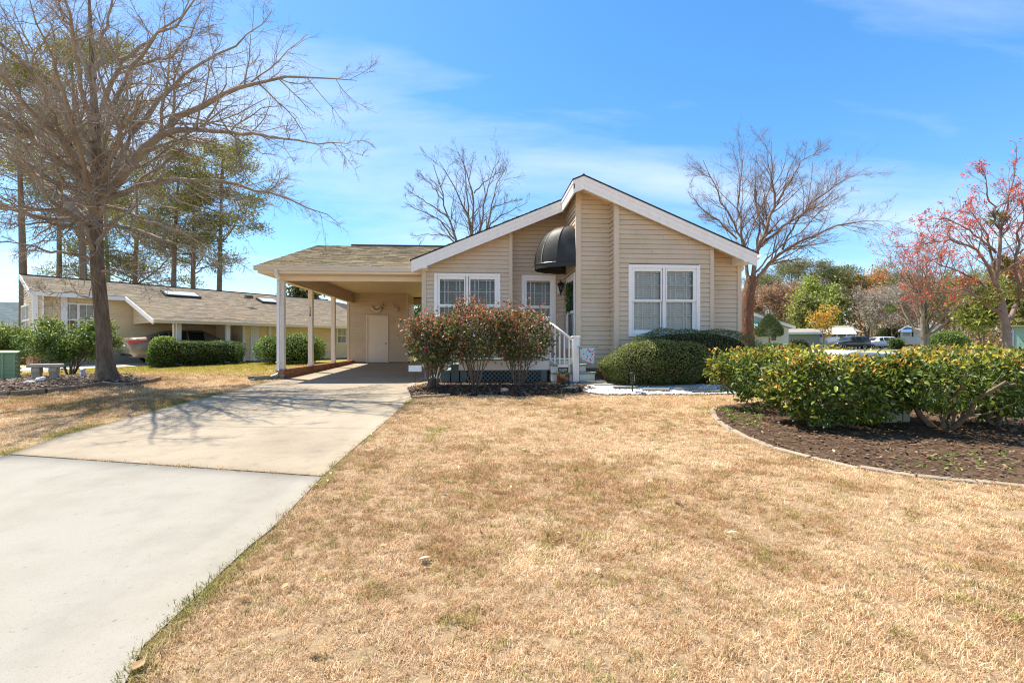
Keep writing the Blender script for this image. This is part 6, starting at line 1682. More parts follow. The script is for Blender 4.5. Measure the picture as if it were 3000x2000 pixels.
# ------------------------------------------------------------------ cars
def car(name, label, loc, rz, L, W, H, paint, belt, group=None, suv=False, plate=True):
    """x forward; profile lofted from cross-sections"""
    t = thing(name, label, 'car', loc, rz, group)
    if suv: st = [(-0.50, 0.36, 0.62, 0.94), (-0.485, 0.25, 0.70, 0.93), (-0.46, 0.22, 0.90, 0.80), (-0.40, 0.20, 0.985, 0.70), (-0.25, 0.20, 1.0, 0.70), (-0.05, 0.20, 0.995, 0.70), (0.08, 0.20, 0.94, 0.72), (0.22, 0.20, 0.64, 0.88), (0.34, 0.20, 0.61, 0.90), (0.45, 0.22, 0.55, 0.88), (0.495, 0.28, 0.46, 0.80), (0.50, 0.33, 0.40, 0.70)]
    else: st = [(-0.50, 0.42, 0.66, 0.86), (-0.49, 0.26, 0.74, 0.90), (-0.45, 0.20, 0.765, 0.90), (-0.37, 0.18, 0.78, 0.86), (-0.22, 0.18, 0.965, 0.66), (-0.08, 0.18, 1.0, 0.66), (0.06, 0.18, 0.985, 0.66), (0.22, 0.18, 0.70, 0.86), (0.34, 0.18, 0.65, 0.88), (0.45, 0.20, 0.58, 0.86), (0.49, 0.25, 0.48, 0.78), (0.50, 0.32, 0.40, 0.68)]
    V = []; ns2 = len(st); prof = []
    for x, zb, zt, wt in st:
        taper = 1-0.16*max(0, abs(x)/0.5-0.72)/0.28
        w = W/2*taper; zb *= H; zt *= H; zbelt = min(belt*H, zt-0.02*H)
        row = [(0, zb), (w*0.86, zb), (w*0.97, zb+0.06*H), (w, (zb+zbelt)/2), (w*0.985, zbelt-0.04*H), (w*0.95, zbelt), (w*wt, zt-0.02*H), (w*wt*0.8, zt), (0, zt+0.006*H)]
        prof.append((x*L, row))
    k = 9
    full = []
    for x, row in prof:
        ring = [(x, y, z) for y, z in row] + [(x, -y, z) for y, z in row[-2:0:-1]]
        full.append(ring); V += ring
    m_ = len(full[0]); Fc = []
    for i in range(ns2-1):
        for j in range(m_): Fc.append((i*m_+j, (i+1)*m_+j, (i+1)*m_+(j+1) % m_, i*m_+(j+1) % m_))
    mb = MB(); mb.v = V; mb.f = Fc + [tuple(range(m_))[::1], tuple((ns2-1)*m_+j for j in range(m_-1, -1, -1))]
    body = mb.build('body', paint, t, smooth=True)
    # glazing on the sides, front and rear, just proud of the body
    gi = [i for i in range(ns2) if prof[i][1][6][1] > prof[i][1][5][1]+0.10*H]
    M_cg = M_carglass
    for sgn in (1, -1):
        for a, b in zip(gi, gi[1:]):
            x0, r0 = prof[a]; x1, r1 = prof[b]
            def q(x, r, f): y = r[5][0]+(r[6][0]-r[5][0])*f; z = r[5][1]+(r[6][1]-r[5][1])*f; return (x, sgn*(y+0.008), z+0.002)
            g0, g1 = 0.06*(x1-x0), 0.06*(x1-x0)
            MB().quad(q(x0+g0, r0, 0.10), q(x1-g1, r1, 0.10), q(x1-g1, r1, 0.90), q(x0+g0, r0, 0.90)).build('side_window', M_cg, t)
    for a, b in ((gi[0]-1, gi[0]), (gi[-1], gi[-1]+1)):
        if 0 <= a and b < ns2:
            x0, r0 = prof[a]; x1, r1 = prof[b]
            def q2(f, s):
                y = (r0[7][0]*(1-f)+r1[7][0]*f)*s*0.96; z = r0[7][1]*(1-f)+r1[7][1]*f; return (x0*(1-f)+x1*f, y, z+0.014)
            MB().quad(q2(0.10, -1), q2(0.10, 1), q2(0.92, 1), q2(0.92, -1)).build('windscreen' if a > gi[0] else 'rear_window', M_cg, t)
    rw = 0.215*H if not suv else 0.205*H
    for fx in (-0.29, 0.31):
        for s in (1, -1):
            wh = MB().lathe([(rw*0.62, -0.09), (rw*0.96, -0.10), (rw, -0.06), (rw, 0.06), (rw*0.96, 0.10), (rw*0.62, 0.09)], n=20).build('wheel', M_tyre, t, smooth=True)
            wh.location = (fx*L, s*(W/2-0.10), rw); wh.rotation_euler = (R(90), 0, 0)
            rim = MB().lathe([(rw*0.10, 0.07), (rw*0.60, 0.095), (rw*0.64, 0.08), (rw*0.6, -0.095), (rw*0.1, -0.08)], n=10).build('rim', M_rim, wh)
    for s in (1, -1):
        x0, r0 = prof[0]; x1, r1 = prof[2]; x2, r2 = prof[3]
        MB().prism([(x0-0.004, s*r0[5][0]*0.55, 0.60*H), (x0-0.004, s*r0[5][0]*0.98, 0.56*H), (x0-0.004, s*r0[5][0]*0.98, 0.70*H), (x0-0.004, s*r0[5][0]*0.55, 0.665*H)], (-0.012, 0, 0)).build('tail_light', M_lens, t)
        MB().quad((x0, s*(r0[4][0]+0.012), 0.57*H), (x1, s*(r1[4][0]+0.014), 0.60*H), (x2, s*(r2[5][0]+0.02), 0.685*H), (x0, s*(r0[4][0]+0.012), 0.69*H)).build('tail_light', M_lens, t)
        MB().box(prof[-1][0]-0.10, s*W*0.30-0.12, 0.40*H, prof[-1][0]-0.02, s*W*0.30+0.12, 0.47*H).build('headlight', M_rim, t)
    if plate: MB().box(prof[0][0]-0.012, -0.16, 0.52*H, prof[0][0]-0.002, 0.16, 0.62*H).build('licence_plate', M_white, t)
    MB().box(prof[0][0]+0.03, -W*0.38, 0.24*H, prof[0][0]+0.10, W*0.38, 0.30*H).build('bumper_trim', M_tyre, t)
    return t
M_carglass = mat('car_glass', (0.02, 0.024, 0.022), 0.08, 0.6, var=0.0)
M_tyre = mat('tyre', (0.015, 0.015, 0.015), 0.8, 0.2, var=0.1)
M_rim = mat('alloy', (0.45, 0.45, 0.46), 0.3, 0.5, metal=0.8, var=0.0)
M_lens = mat('red_lens', (0.5, 0.012, 0.012), 0.15, 0.6, var=0.0)
M_champ = mat('champagne_paint', (0.26, 0.21, 0.155), 0.35, 0.5, metal=0.3, var=0.0, coat=0.6)
sc_ = ns_(372, 2.55)
cpos = NP(sc_+2.35, 2.3, 0); cpos.z = g(cpos.x, cpos.y)+0.03
car('parked_car', 'champagne sedan parked in the neighbour carport, tail towards the street', cpos, math.atan2(nu.y, nu.x), 4.75, 1.82, 1.46, M_champ, 0.66)
M_dkgrey = mat('graphite_paint', (0.05, 0.052, 0.058), 0.25, 0.5, metal=0.3, var=0.0, coat=0.6)
M_wpaint = mat('white_paint', (0.62, 0.63, 0.65), 0.3, 0.5, var=0.0, coat=0.6)
q = atd(2487, 1014, 58); car('parked_car', 'dark grey crossover parked far off beside the white pavilion', (q.x, q.y, g(q.x, q.y)), R(183), 4.7, 1.85, 1.68, M_dkgrey, 0.62, 'cars parked at the clubhouse', True)
q = atd(2570, 1013, 62); car('parked_car', 'white crossover parked far off right of the grey one', (q.x, q.y, g(q.x, q.y)), R(178), 4.6, 1.85, 1.66, M_wpaint, 0.62, 'cars parked at the clubhouse', True)

# ================================================================== SHRUBS AND THINGS AT LEFT
def local_shrub(name, label, px, t_, half, seed, cols, n, size, zc=None, group=None, power=2.6, tip=None, tipw=0.3, base=None, cat=None):
    d = atd(px, HOR, t_); o = clipped(name, label, d.x, d.y, half, seed, n, cols, size, group, power, base, tip, tipw)
    if cat: o['category'] = cat
    return o
GRN = [(0.06, 0.10, 0.022), (0.085, 0.135, 0.03), (0.04, 0.07, 0.018), (0.12, 0.17, 0.035)]
YEL = [(0.22, 0.26, 0.05), (0.18, 0.23, 0.045)]
p = NP(ns_(580, 5.0), 5.0); hh = 0.5*85*19.0/F
hb = clipped('boxy_hedge', 'low boxy hedge in front of the champagne sedan', p.x, p.y, (1.62, 0.55, 0.50), 61, 15000, [(0.05, 0.085, 0.02), (0.07, 0.11, 0.026), (0.035, 0.06, 0.016)], 0.055, None, 5.0, tip=YEL, tipw=0.12)
hb.rotation_euler = (0, 0, math.atan2(nu.y, nu.x))
p = NP(ns_(478, 5.0), 5.05); o = clipped('round_shrub', 'yellow green sunlit shrub at the left end of the boxy hedge', p.x, p.y, (0.42, 0.5, 0.60), 62, 5200, GRN, 0.06, None, 3.0, tip=YEL, tipw=0.55); o['category'] = 'shrub'
local_shrub('round_shrub', 'round green shrub seen between the carport posts', 853, 19.5, (1.36, 1.15, 0.62), 63, GRN, 12000, 0.065, tip=YEL, tipw=0.22, cat='shrub')
def loose_shrub(label, px, py, t_, w, h, seed, n, size=0.075):
    rng = np.random.default_rng(seed); d = atd(px, py, t_); z = g(d.x, d.y)
    t = thing('leafy_shrub', label, 'shrub', (d.x, d.y, z))
    P, P1 = stems_of(t, 9, rng, h*0.8, 0.022, w*0.38, M_camstem, sub=6, base_r=0.08)
    cl = np.stack([rng.uniform(-w/2, w/2, 26), rng.uniform(-w*0.35, w*0.35, 26), rng.uniform(h*0.35, h*0.98, 26)], 1); cl[:, :2] *= (1.05-0.45*np.abs(cl[:, 2:3]/h-0.65))
    k = rng.integers(0, 26, n); C = cl[k]+rng.normal(0, 0.13, (n, 3)); hf = np.clip(C[:, 2]/h, 0, 1)
    col = pick_cols(GRN, n, rng); mk = rng.random(n) < 0.3*np.clip(hf-0.45, 0, 1)*1.6; col[mk] = pick_cols([(0.24, 0.28, 0.04), (0.28, 0.24, 0.05), (0.18, 0.24, 0.04)], int(mk.sum()), rng)
    leaf_mesh('foliage', C, unit(rand_dirs(n, rng)+np.array([0, 0, 0.3])), unit(rand_dirs(n, rng)+np.array([0, 0, 0.7])), rng.uniform(0.7, 1.3, n)*size, rng.uniform(0.4, 0.5, n)*size, col, M_leaf, t); return t
loose_shrub('loose leafy shrub behind the stone bench and oak trunk', 205, 1095, 12.6, 1.6, 1.42, 64, 14000)
loose_shrub('leafy shrub at the far left edge behind the green bin', 0, 1100, 13.4, 1.1, 1.45, 65, 8000)

# stone bench
q = atd(134, 1114, 11.0)
bn = thing('stone_bench', 'small cast stone bench with curved pedestals in the oak bed', 'bench', (q.x, q.y, g(q.x, q.y)-0.01), R(28))
kb = 11.0/F
def slab_prof(w, d, z0, z1): return MB().box(-w, -d, z0, w, d, z1)
o = slab_prof(0.30, 0.16, 0.295, 0.375).build('seat', M_stone, bn, bevel=0.018)
for s in (-1, 1):
    prof = [(-0.125, 0), (0.125, 0), (0.12, 0.04), (0.085, 0.08), (0.10, 0.14), (0.135, 0.20), (0.14, 0.26), (0.125, 0.299), (-0.125, 0.299), (-0.14, 0.26), (-0.135, 0.20), (-0.10, 0.14), (-0.085, 0.08), (-0.12, 0.04)]
    MB().prism([(s*0.15-0.075, a, b*0.985) for a, b in prof], (0.15, 0, 0)).build('pedestal', M_stone, bn, bevel=0.015)
# little white dog statue
q = atd(243, 1099, 11.3)
st_ = thing('dog_statue', 'tiny white and grey dog figurine beside the oak trunk', 'statue', (q.x, q.y, g(q.x, q.y)), R(-60))
M_stat = mat('painted_resin', (0.60, 0.60, 0.60), 0.5, 0.3, var=0.3, vscale=14, rgb2=(0.12, 0.13, 0.15), mix2=(0.56, 0.6), s2=9)
MB().tube([(-0.06, 0, 0.03), (-0.03, 0, 0.07), (0.02, 0, 0.12), (0.04, 0, 0.17)], [0.06, 0.065, 0.055, 0.04], 10).build('body', M_stat, st_, smooth=True)
MB().tube([(0.02, 0, 0.185), (0.05, 0, 0.20), (0.09, 0, 0.185), (0.115, 0, 0.178)], [0.035, 0.046, 0.03, 0.018], 10).build('head', M_stat, st_, smooth=True)
for s in (-1, 1):
    MB().tube([(0.035, s*0.03, 0.12), (0.05, s*0.033, 0.05), (0.06, s*0.033, 0.0)], [0.02, 0.016, 0.018], 7).build('leg', M_stat, st_, smooth=True)
    MB().tube([(0.035, s*0.03, 0.22), (0.03, s*0.045, 0.19), (0.035, s*0.045, 0.165)], [0.012, 0.018, 0.008], 6).build('ear', M_stat, st_, smooth=True)
# green rolling bin
q = atd(14, 1112, 11.6)
bi = thing('green_bin', 'ribbed green utility bin at the far left edge', 'bin', (q.x, q.y, g(q.x, q.y)), R(35))
M_bin = mat('bin_green', (0.28, 0.40, 0.22), 0.5, 0.35, var=0.08)
MB().prism([(-0.24, -0.24, 0), (0.24, -0.24, 0), (0.24, 0.24, 0), (-0.24, 0.24, 0)], (0, 0, 0.66)).build('body', M_bin, bi, bevel=0.02)
for k in range(6): box('rib', M_bin, bi, -0.265, -0.265, 0.06+k*0.10, 0.265, 0.265, 0.09+k*0.10)
for s in (-1, 0, 1): box('rib', M_bin, bi, s*0.2-0.02, -0.275, 0.02, s*0.2+0.02, 0.275, 0.66)
MB().prism([(-0.27, -0.27, 0.66), (0.27, -0.27, 0.66), (0.27, 0.27, 0.70), (-0.27, 0.27, 0.70)], (0, 0, 0.05)).build('lid', M_bin, bi, bevel=0.015)
# red-brown steps and blue-roofed house beyond
q = atd(48, 1068, 21.0)
rs = thing('porch_steps', 'red brown wooden steps at the corner of the neighbour house', 'steps', (q.x, q.y, g(q.x, q.y)), NA-R(90))
M_redwood = mat('redwood_stain', (0.20, 0.05, 0.028), 0.6, 0.3, var=0.15)
for k in range(5): box('step', M_redwood, rs, -0.6, -0.25+0.26*k, 0.0, 0.6, 0.02+0.26*(k+1), 0.15*(k+1)); box('nosing', mat('nosing_pale', (0.35, 0.14, 0.09), 0.6), rs, -0.61, -0.28+0.26*k, 0.15*(k+1)+0.001, 0.61, -0.20+0.26*k, 0.15*(k+1)+0.02)
q = atd(10, 1000, 31)
bh = thing('far_house', 'house with slate blue shingled roof at the far left edge', 'house', (q.x, q.y, 0.4), R(20))
M_bluesh = attr_mat('blue_shingle', 0.9, 0.1)
zt1 = CZ+(HOR-873)/F*31-0.4; zt0 = CZ+(HOR-948)/F*31-0.4
box('wall', mat('far_wall', (0.56, 0.50, 0.40), 0.6), bh, -7, 1.0, 0, 3, 6, zt0-0.05)
MB().prism([(-8, 0.3, zt0-0.06), (-8, 4.0, zt1-0.06), (-8, 7.7, zt0-0.06), (-8, 7.7, zt0), (-8, 4.0, zt1), (-8, 0.3, zt0)], (12, 0, 0)).build('roof', mat('blue_roof', (0.085, 0.12, 0.135), 0.9, 0.15, var=0.3, vscale=3, stretch=(1, 1, 4), rgb2=(0.22, 0.22, 0.2), mix2=(0.55, 0.8), s2=1.0), bh)
box('fascia', M_cream, bh, -8, 0.24, zt0-0.25, 4, 0.30, zt0)
box('railing', M_redwood, bh, -6, -1.5, 0, 4, -1.4, 1.5)
for k in range(40): MB().prism([(-6+k*0.25, 0.2, zt0-0.8), (-5.94+k*0.25, 0.2, zt0-0.8), (-5.64+k*0.25, 0.2, zt0-0.35), (-5.7+k*0.25, 0.2, zt0-0.35)], (0, 0.02, 0)).build('lattice_slat', M_cream, bh); 

# utility cabinet inside the right bed
q = gnd(2672, 1240); qx0, qx1 = X_(2408, 6.2), X_(2672, q.y)
cab = thing('utility_cabinet', 'pale green utility cabinet with domed lid coloured sunlit white inside the shrub bed', 'utility cabinet', ((qx0+qx1)/2, q.y+0.42, g(5.4, 6.4)))
hw = (qx1-qx0)/2; zt = Z_(2560, 1030, 6.3)-g(5.4, 6.4)
box('body', M_cabinet, cab, -hw, -0.40, -0.02, hw, 0.40, zt-0.12, bevel=0.015)
box('door_seam', M_dark, cab, hw-0.12, -0.403, 0.02, hw-0.11, -0.399, zt-0.15)
M_lid = mat('sunlit_lid', (0.74, 0.74, 0.72), 0.45, 0.35, var=0.05)  # sun on the cabinet top put into a white lid colour
lp = [(-hw-0.03, 0), (hw+0.03, 0), (hw+0.03, 0.04), (hw*0.8, 0.09), (hw*0.4, 0.12), (0, 0.115), (-hw*0.15, 0.13), (-hw*0.5, 0.135), (-hw*0.6, 0.145), (-hw*0.85, 0.13), (-hw-0.03, 0.05)]
MB().prism([(a, -0.43, zt-0.119+b) for a, b in lp], (0, 0.86, 0)).build('lid', M_lid, cab, bevel=0.02)

# ================================================================== TREES BEHIND
def base_at(px, t_): d = atd(px, HOR, t_); return (d.x, d.y, g(d.x, d.y))
def top_h(py, t_, base): return CZ+(HOR-py)/F*t_-base[2]
PG = 'pines behind the neighbour house'
for i, (px, t_, ty, sp_, lab, cf) in enumerate((
    (70, 30, 235, 5.5, 'tall pine at the left edge behind the bare oak', 0.55), (255, 32, 165, 7.0, 'tallest pine, its crown behind the oak trunk', 0.5),
    (500, 36, 455, 5.0, 'pine left of the pair beyond the long tan roof', 0.5), (565, 38, 520, 4.5, 'slim pine standing between two others past the tan roof', 0.45),
    (640, 37, 425, 6.0, 'rightmost tall pine beyond the long tan roof', 0.5), (165, 40, 330, 6.0, 'pine between the two left pines, farther back', 0.4), (390, 40, 500, 6.5, 'broad pine low behind the oak limbs', 0.35), (320, 44, 590, 6.0, 'short pine low behind the oak trunk', 0.3))):
    b = base_at(px, t_); pine('pine_tree', lab, b, top_h(ty, t_, b), cf, sp_, 100+i, 0.24, PG, n1=24, clump=0.85, dens=44, cols=[(0.15, 0.155, 0.04), (0.20, 0.19, 0.055), (0.11, 0.115, 0.032), (0.24, 0.20, 0.07)])
b = base_at(885, 42); tt, _ = broad_tree('holly_tree', 'round evergreen seen between the carport posts above the tan roof', b, top_h(838, 42, b), 6.0, 121, 0.2, M_palebark, leaf=([(0.06, 0.075, 0.03), (0.09, 0.10, 0.04), (0.13, 0.11, 0.05)], 2600, 0.32, 0.35, None), n2=6, n3=4)
b = base_at(1226, 30); tt, _ = broad_tree('holly_tree', 'bright green bushy tree glimpsed through the passage beside the storage room', b, 4.6, 4.0, 122, 0.12, M_palebark, leaf=([(0.08, 0.14, 0.03), (0.13, 0.20, 0.04), (0.05, 0.09, 0.02)], 4200, 0.16, 0.22, None), n2=6, n3=4, fork=0.1)

def pixel_tree(name, label, trunk, limbs, t_, bark, twig, seed, counts, twig_r, leaf=None, group=None, trunk_r=None, upb=0.04):
    rng = np.random.default_rng(seed); t = thing(name, label, 'tree', (0, 0, 0), 0, group)
    P = line_of([atd(a, b, t_) for a, b in trunk], 10)[None]; Rd = np.linspace(trunk_r[0], trunk_r[1], 10)[None]; Rd[0, 0] *= 1.25
    tb = TB(); tb.add(P, Rd, 12); tb.build('trunk', bark, t)
    tips = []
    for pts, d1, r0 in limbs:
        n = len(pts); L_ = line_of([atd(a, b, t_+d1*(i/(n-1))**1.2) for i, (a, b) in enumerate(pts)], 12)[None]; L_[0, 1:-1] += rng.normal(0, 0.03, (10, 3))
        Rl = np.linspace(r0, twig_r*2, 12)[None]; tb = TB(); tb.add(L_, Rl, 7)
        ln_ = np.linalg.norm(np.diff(L_[0], axis=0), axis=1).sum()
        P1, R1 = spawn(L_, Rl, int(3+ln_*counts[0]), 6, 0.36, 0.65, rng, 0.15, 1.0, upb, 0.12, 0.5, twig_r*1.6, 0.3); tb.add(P1, R1, 5)
        P2, R2 = spawn(P1, R1, counts[1], 5, 0.5, 0.6, rng, 0.15, 1.0, upb, 0.14, 0.6, twig_r, 0.4, lmin=0.25); tb.add(P2, R2, 3)
        P3, R3 = spawn(P2, R2, counts[2], 3, 0.55, 0.6, rng, 0.2, 1.0, upb, 0.18, 0.7, twig_r*0.7, 0.5, lmin=0.15); tb.add(P3, R3, 3)
        tb.build('limb', twig, t); tips += [P3[:, -1], P3[:, 1], P2[:, -1]]
    if leaf:
        cols, n, size, sl = leaf; T_ = np.concatenate(tips); cc = T_[rng.integers(0, len(T_), n//5)]
        C = np.repeat(cc, 5, 0)+rng.normal(0, sl, (n//5*5, 3)); n = len(C)
        leaf_mesh('buds', C, unit(rand_dirs(n, rng)), rand_dirs(n, rng), rng.uniform(0.6, 1.4, n)*size, rng.uniform(0.4, 0.7, n)*size, pick_cols(cols, n, rng), M_leafdull, t)
    return t
pixel_tree('birch_tree', 'bare tree with flaking reddish bark just right of the house',
    [(2190, 1030), (2189, 960), (2187, 900), (2192, 850), (2206, 812)],
    [([(2206, 815), (2212, 780), (2219, 727), (2252, 657), (2276, 600), (2264, 568), (2256, 515), (2260, 415)], -0.6, 0.088),
     ([(2219, 727), (2260, 694), (2313, 649), (2354, 625), (2395, 584), (2436, 551), (2510, 510)], 0.8, 0.061),
     ([(2206, 828), (2240, 790), (2272, 760), (2293, 731), (2354, 702), (2415, 674), (2476, 649), (2575, 648)], -1.0, 0.075),
     ([(2293, 731), (2305, 694), (2338, 645), (2370, 600), (2425, 530)], 0.6, 0.041),
     ([(2196, 840), (2185, 760), (2174, 686), (2158, 609), (2170, 502), (2183, 435)], 0.9, 0.068),
     ([(2185, 720), (2150, 650), (2110, 590), (2080, 520), (2060, 470)], -0.8, 0.041),
     ([(2160, 700), (2120, 660), (2060, 620), (2015, 560)], 0.7, 0.034),
     ([(2252, 776), (2313, 757), (2354, 785), (2400, 812)], -0.5, 0.024),
     ([(2219, 727), (2225, 640), (2210, 560), (2215, 470)], 1.4, 0.041),
     ([(2276, 600), (2310, 540), (2340, 480), (2400, 440)], -1.3, 0.034),
     ([(2212, 800), (2260, 740), (2330, 690), (2400, 620), (2450, 580)], -2.2, 0.034)],
    17.0, M_redbark, mat('birch_twig', (0.23, 0.15, 0.105), 0.85, 0.2, var=0.4, vscale=3), 131, (4.2, 8, 6), 0.0035, trunk_r=(0.25, 0.20))
pixel_tree('bare_tree', 'bare grey tree rising behind the left slope of the house roof',
    [(1375, 1000), (1376, 900), (1378, 820), (1380, 760)],
    [([(1376, 800), (1336, 706), (1313, 638), (1296, 575), (1281, 515), (1268, 479)], -1.0, 0.10),
     ([(1379, 780), (1383, 685), (1381, 643), (1347, 587), (1332, 549), (1313, 513), (1287, 475)], 1.0, 0.10),
     ([(1380, 770), (1383, 675), (1387, 611), (1389, 562), (1370, 519), (1364, 483), (1342, 447)], -0.5, 0.11),
     ([(1381, 690), (1374, 643), (1370, 579), (1364, 515), (1355, 462)], 1.6, 0.07),
     ([(1382, 780), (1410, 675), (1413, 626), (1427, 558), (1432, 519), (1461, 473)], 0.8, 0.09),
     ([(1384, 790), (1430, 668), (1438, 611), (1449, 558), (1461, 511), (1483, 492)], -1.2, 0.10),
     ([(1389, 566), (1410, 545), (1432, 524), (1466, 502)], 0.6, 0.05),
     ([(1313, 638), (1270, 604), (1228, 579), (1196, 558)], 0.8, 0.055),
     ([(1330, 700), (1291, 643), (1232, 617), (1185, 594)], -0.9, 0.055),
     ([(1425, 680), (1432, 660), (1472, 628), (1504, 615), (1546, 592)], 0.9, 0.055),
     ([(1438, 611), (1472, 596), (1515, 590)], -0.8, 0.04),
     ([(1300, 590), (1265, 545), (1228, 507)], 0.5, 0.04),
     ([(1345, 720), (1310, 690), (1270, 685), (1215, 690)], 0.4, 0.04)],
    30.0, M_palebark, mat('grey_twig', (0.20, 0.165, 0.14), 0.9, 0.15, var=0.3, vscale=2), 133, (1.5, 6, 4), 0.0075, trunk_r=(0.30, 0.24))
MG = 'maples coming into red bud'
MC = [(0.38, 0.065, 0.04), (0.45, 0.12, 0.045), (0.33, 0.05, 0.05), (0.42, 0.10, 0.07)]
mpl = pixel_tree('maple_tree', 'maple with red buds and mistletoe at the right edge of the picture',
    [(2952, 1030), (2950, 980), (2943, 940), (2938, 900), (2930, 870)],
    [([(2934, 890), (2925, 850), (2915, 800), (2918, 740), (2930, 690), (2945, 640), (2960, 560), (2975, 500)], -0.4, 0.075),
     ([(2925, 850), (2900, 790), (2880, 740), (2850, 720), (2800, 705), (2740, 700), (2665, 735)], -0.8, 0.05),
     ([(2940, 925), (2900, 900), (2860, 865), (2820, 845), (2760, 855), (2700, 860)], 0.5, 0.055),
     ([(2948, 945), (2975, 920), (2990, 870), (3010, 800), (3050, 700), (3080, 600)], 0.4, 0.07),
     ([(2915, 790), (2890, 700), (2870, 650), (2850, 620), (2825, 590)], 0.7, 0.04),
     ([(2930, 690), (2905, 600), (2890, 545), (2885, 510)], -0.5, 0.035),
     ([(2918, 740), (2860, 690), (2800, 650), (2750, 640)], -1.0, 0.035),
     ([(2990, 870), (2970, 780), (2985, 690), (3010, 600), (3000, 520)], -0.7, 0.05),
     ([(2930, 870), (2880, 830), (2800, 790), (2720, 770), (2660, 750)], 1.2, 0.04)],
    15.0, M_palebark, mat('maple_twig', (0.20, 0.14, 0.115), 0.85, 0.2, var=0.35, vscale=3), 132, (3.4, 5, 3), 0.005, (MC, 5200, 0.06, 0.035), MG, (0.125, 0.09))
rng = np.random.default_rng(9)
for px, py, r_ in ((2898, 868, 26), (2985, 848, 30), (2918, 640, 24), (2938, 772, 20)):
    c = atd(px, py, 15.0); rr = r_*15/F; n = 420; d = rand_dirs(n, rng)
    C = np.array(c)+d*rr*rng.uniform(0.3, 1.0, (n, 1)); leaf_mesh('mistletoe', C, d+rand_dirs(n, rng)*0.6, rand_dirs(n, rng), 0.10, 0.035, pick_cols([(0.12, 0.115, 0.03), (0.17, 0.15, 0.04), (0.08, 0.085, 0.025)], n, rng), M_leafdull, mpl)
b = base_at(2706, 30); t2, _ = broad_tree('maple_tree', 'smaller maple with orange red buds left of the big one', b, top_h(765, 30, b), 8.5, 140, 0.20, M_palebark, MG, fork=0.16, n1=12, n2=9, n3=6, upb=0.10, leaf=(MC+[(0.5, 0.2, 0.09)], 3400, 0.09, 0.08, None), stems=3, twig_r=0.010, ang=0.75, len1=0.62)
n = 300; d = rand_dirs(n, rng); c = Vector(atd(2610, 905, 30))-Vector(b)
leaf_mesh('mistletoe', np.array(c)+d*0.28*rng.uniform(0.3, 1, (n, 1)), d, rand_dirs(n, rng), 0.14, 0.05, pick_cols([(0.07, 0.10, 0.025), (0.10, 0.13, 0.03)], n, rng), M_leafdull, t2)

WG = 'trees of the far wood at right'
BR = [(0.20, 0.125, 0.085), (0.25, 0.165, 0.115), (0.17, 0.12, 0.09), (0.28, 0.15, 0.085)]
GY_ = [(0.22, 0.19, 0.155), (0.27, 0.235, 0.195), (0.18, 0.15, 0.12)]
YG = [(0.20, 0.23, 0.045), (0.25, 0.28, 0.06), (0.15, 0.18, 0.04)]
OR = [(0.36, 0.17, 0.045), (0.42, 0.22, 0.06), (0.28, 0.14, 0.05), (0.24, 0.15, 0.08)]
OL = [(0.14, 0.14, 0.05), (0.18, 0.17, 0.06), (0.11, 0.11, 0.04)]
wood = [
 ('twiggy_tree', 'brown twiggy tree at the left of the far wood behind the clubhouse', 2262, 84, 862, 9.5, BR, 0.30),
 ('twiggy_tree', 'orange brown twiggy tree next to the pine in the far wood', 2325, 82, 850, 8.0, BR[:2]+OR[3:], 0.30),
 ('spring_tree', 'bright yellow green tree in fresh leaf in the far wood', 2398, 76, 836, 7.5, YG, 0.7),
 ('spring_tree', 'duller yellow green tree low behind the small amber tree', 2365, 72, 900, 6.5, OL+YG[:1], 0.7),
 ('spring_tree', 'olive green tree right of the bright one', 2440, 80, 872, 6.5, OL, 0.6),
 ('autumn_tree', 'orange crowned tree in the middle of the far wood', 2545, 82, 824, 9.0, OR, 0.45),
 ('twiggy_tree', 'pale grey bare tree below the orange crown', 2560, 70, 868, 8.0, GY_, 0.22),
 ('twiggy_tree', 'pale bare tree left of the red maples', 2625, 72, 858, 7.5, GY_, 0.22),
 ('twiggy_tree', 'brown twiggy tree behind the blue awning house', 2680, 84, 850, 9.0, BR, 0.3),
 ('spring_tree', 'yellow green willow like tree left of the big maple trunk', 2805, 52, 862, 7.5, OL+YG, 0.35),
 ('spring_tree', 'yellow green bushy tree right behind the big maple trunk', 2880, 48, 872, 7.0, OL+YG[:2], 0.35),
 ('autumn_tree', 'orange tinted tree at the right edge behind the maple', 2990, 60, 800, 8.0, OR[2:]+BR[:1], 0.35),
 ('twiggy_tree', 'brown bare tree behind the big maple crown', 2745, 78, 868, 8.0, BR, 0.3),
 ('spring_tree', 'green tree filling the far right edge below the orange one', 3030, 45, 890, 6.0, OL, 0.5),
 ('twiggy_tree', 'brown tree half hidden by the flaking bark tree', 2195, 88, 880, 8.0, BR, 0.3),
]
for i, (nm, lab, px, t_, ty, sp_, cols, th) in enumerate(wood):
    b = base_at(px, t_); haze_tree(nm, lab, b, top_h(ty, t_, b), sp_, 200+i, cols, WG, n=5200 if th > 0.29 else 3600, size=0.42 if th > 0.5 else 0.5, thin=th, zmin=0.2)
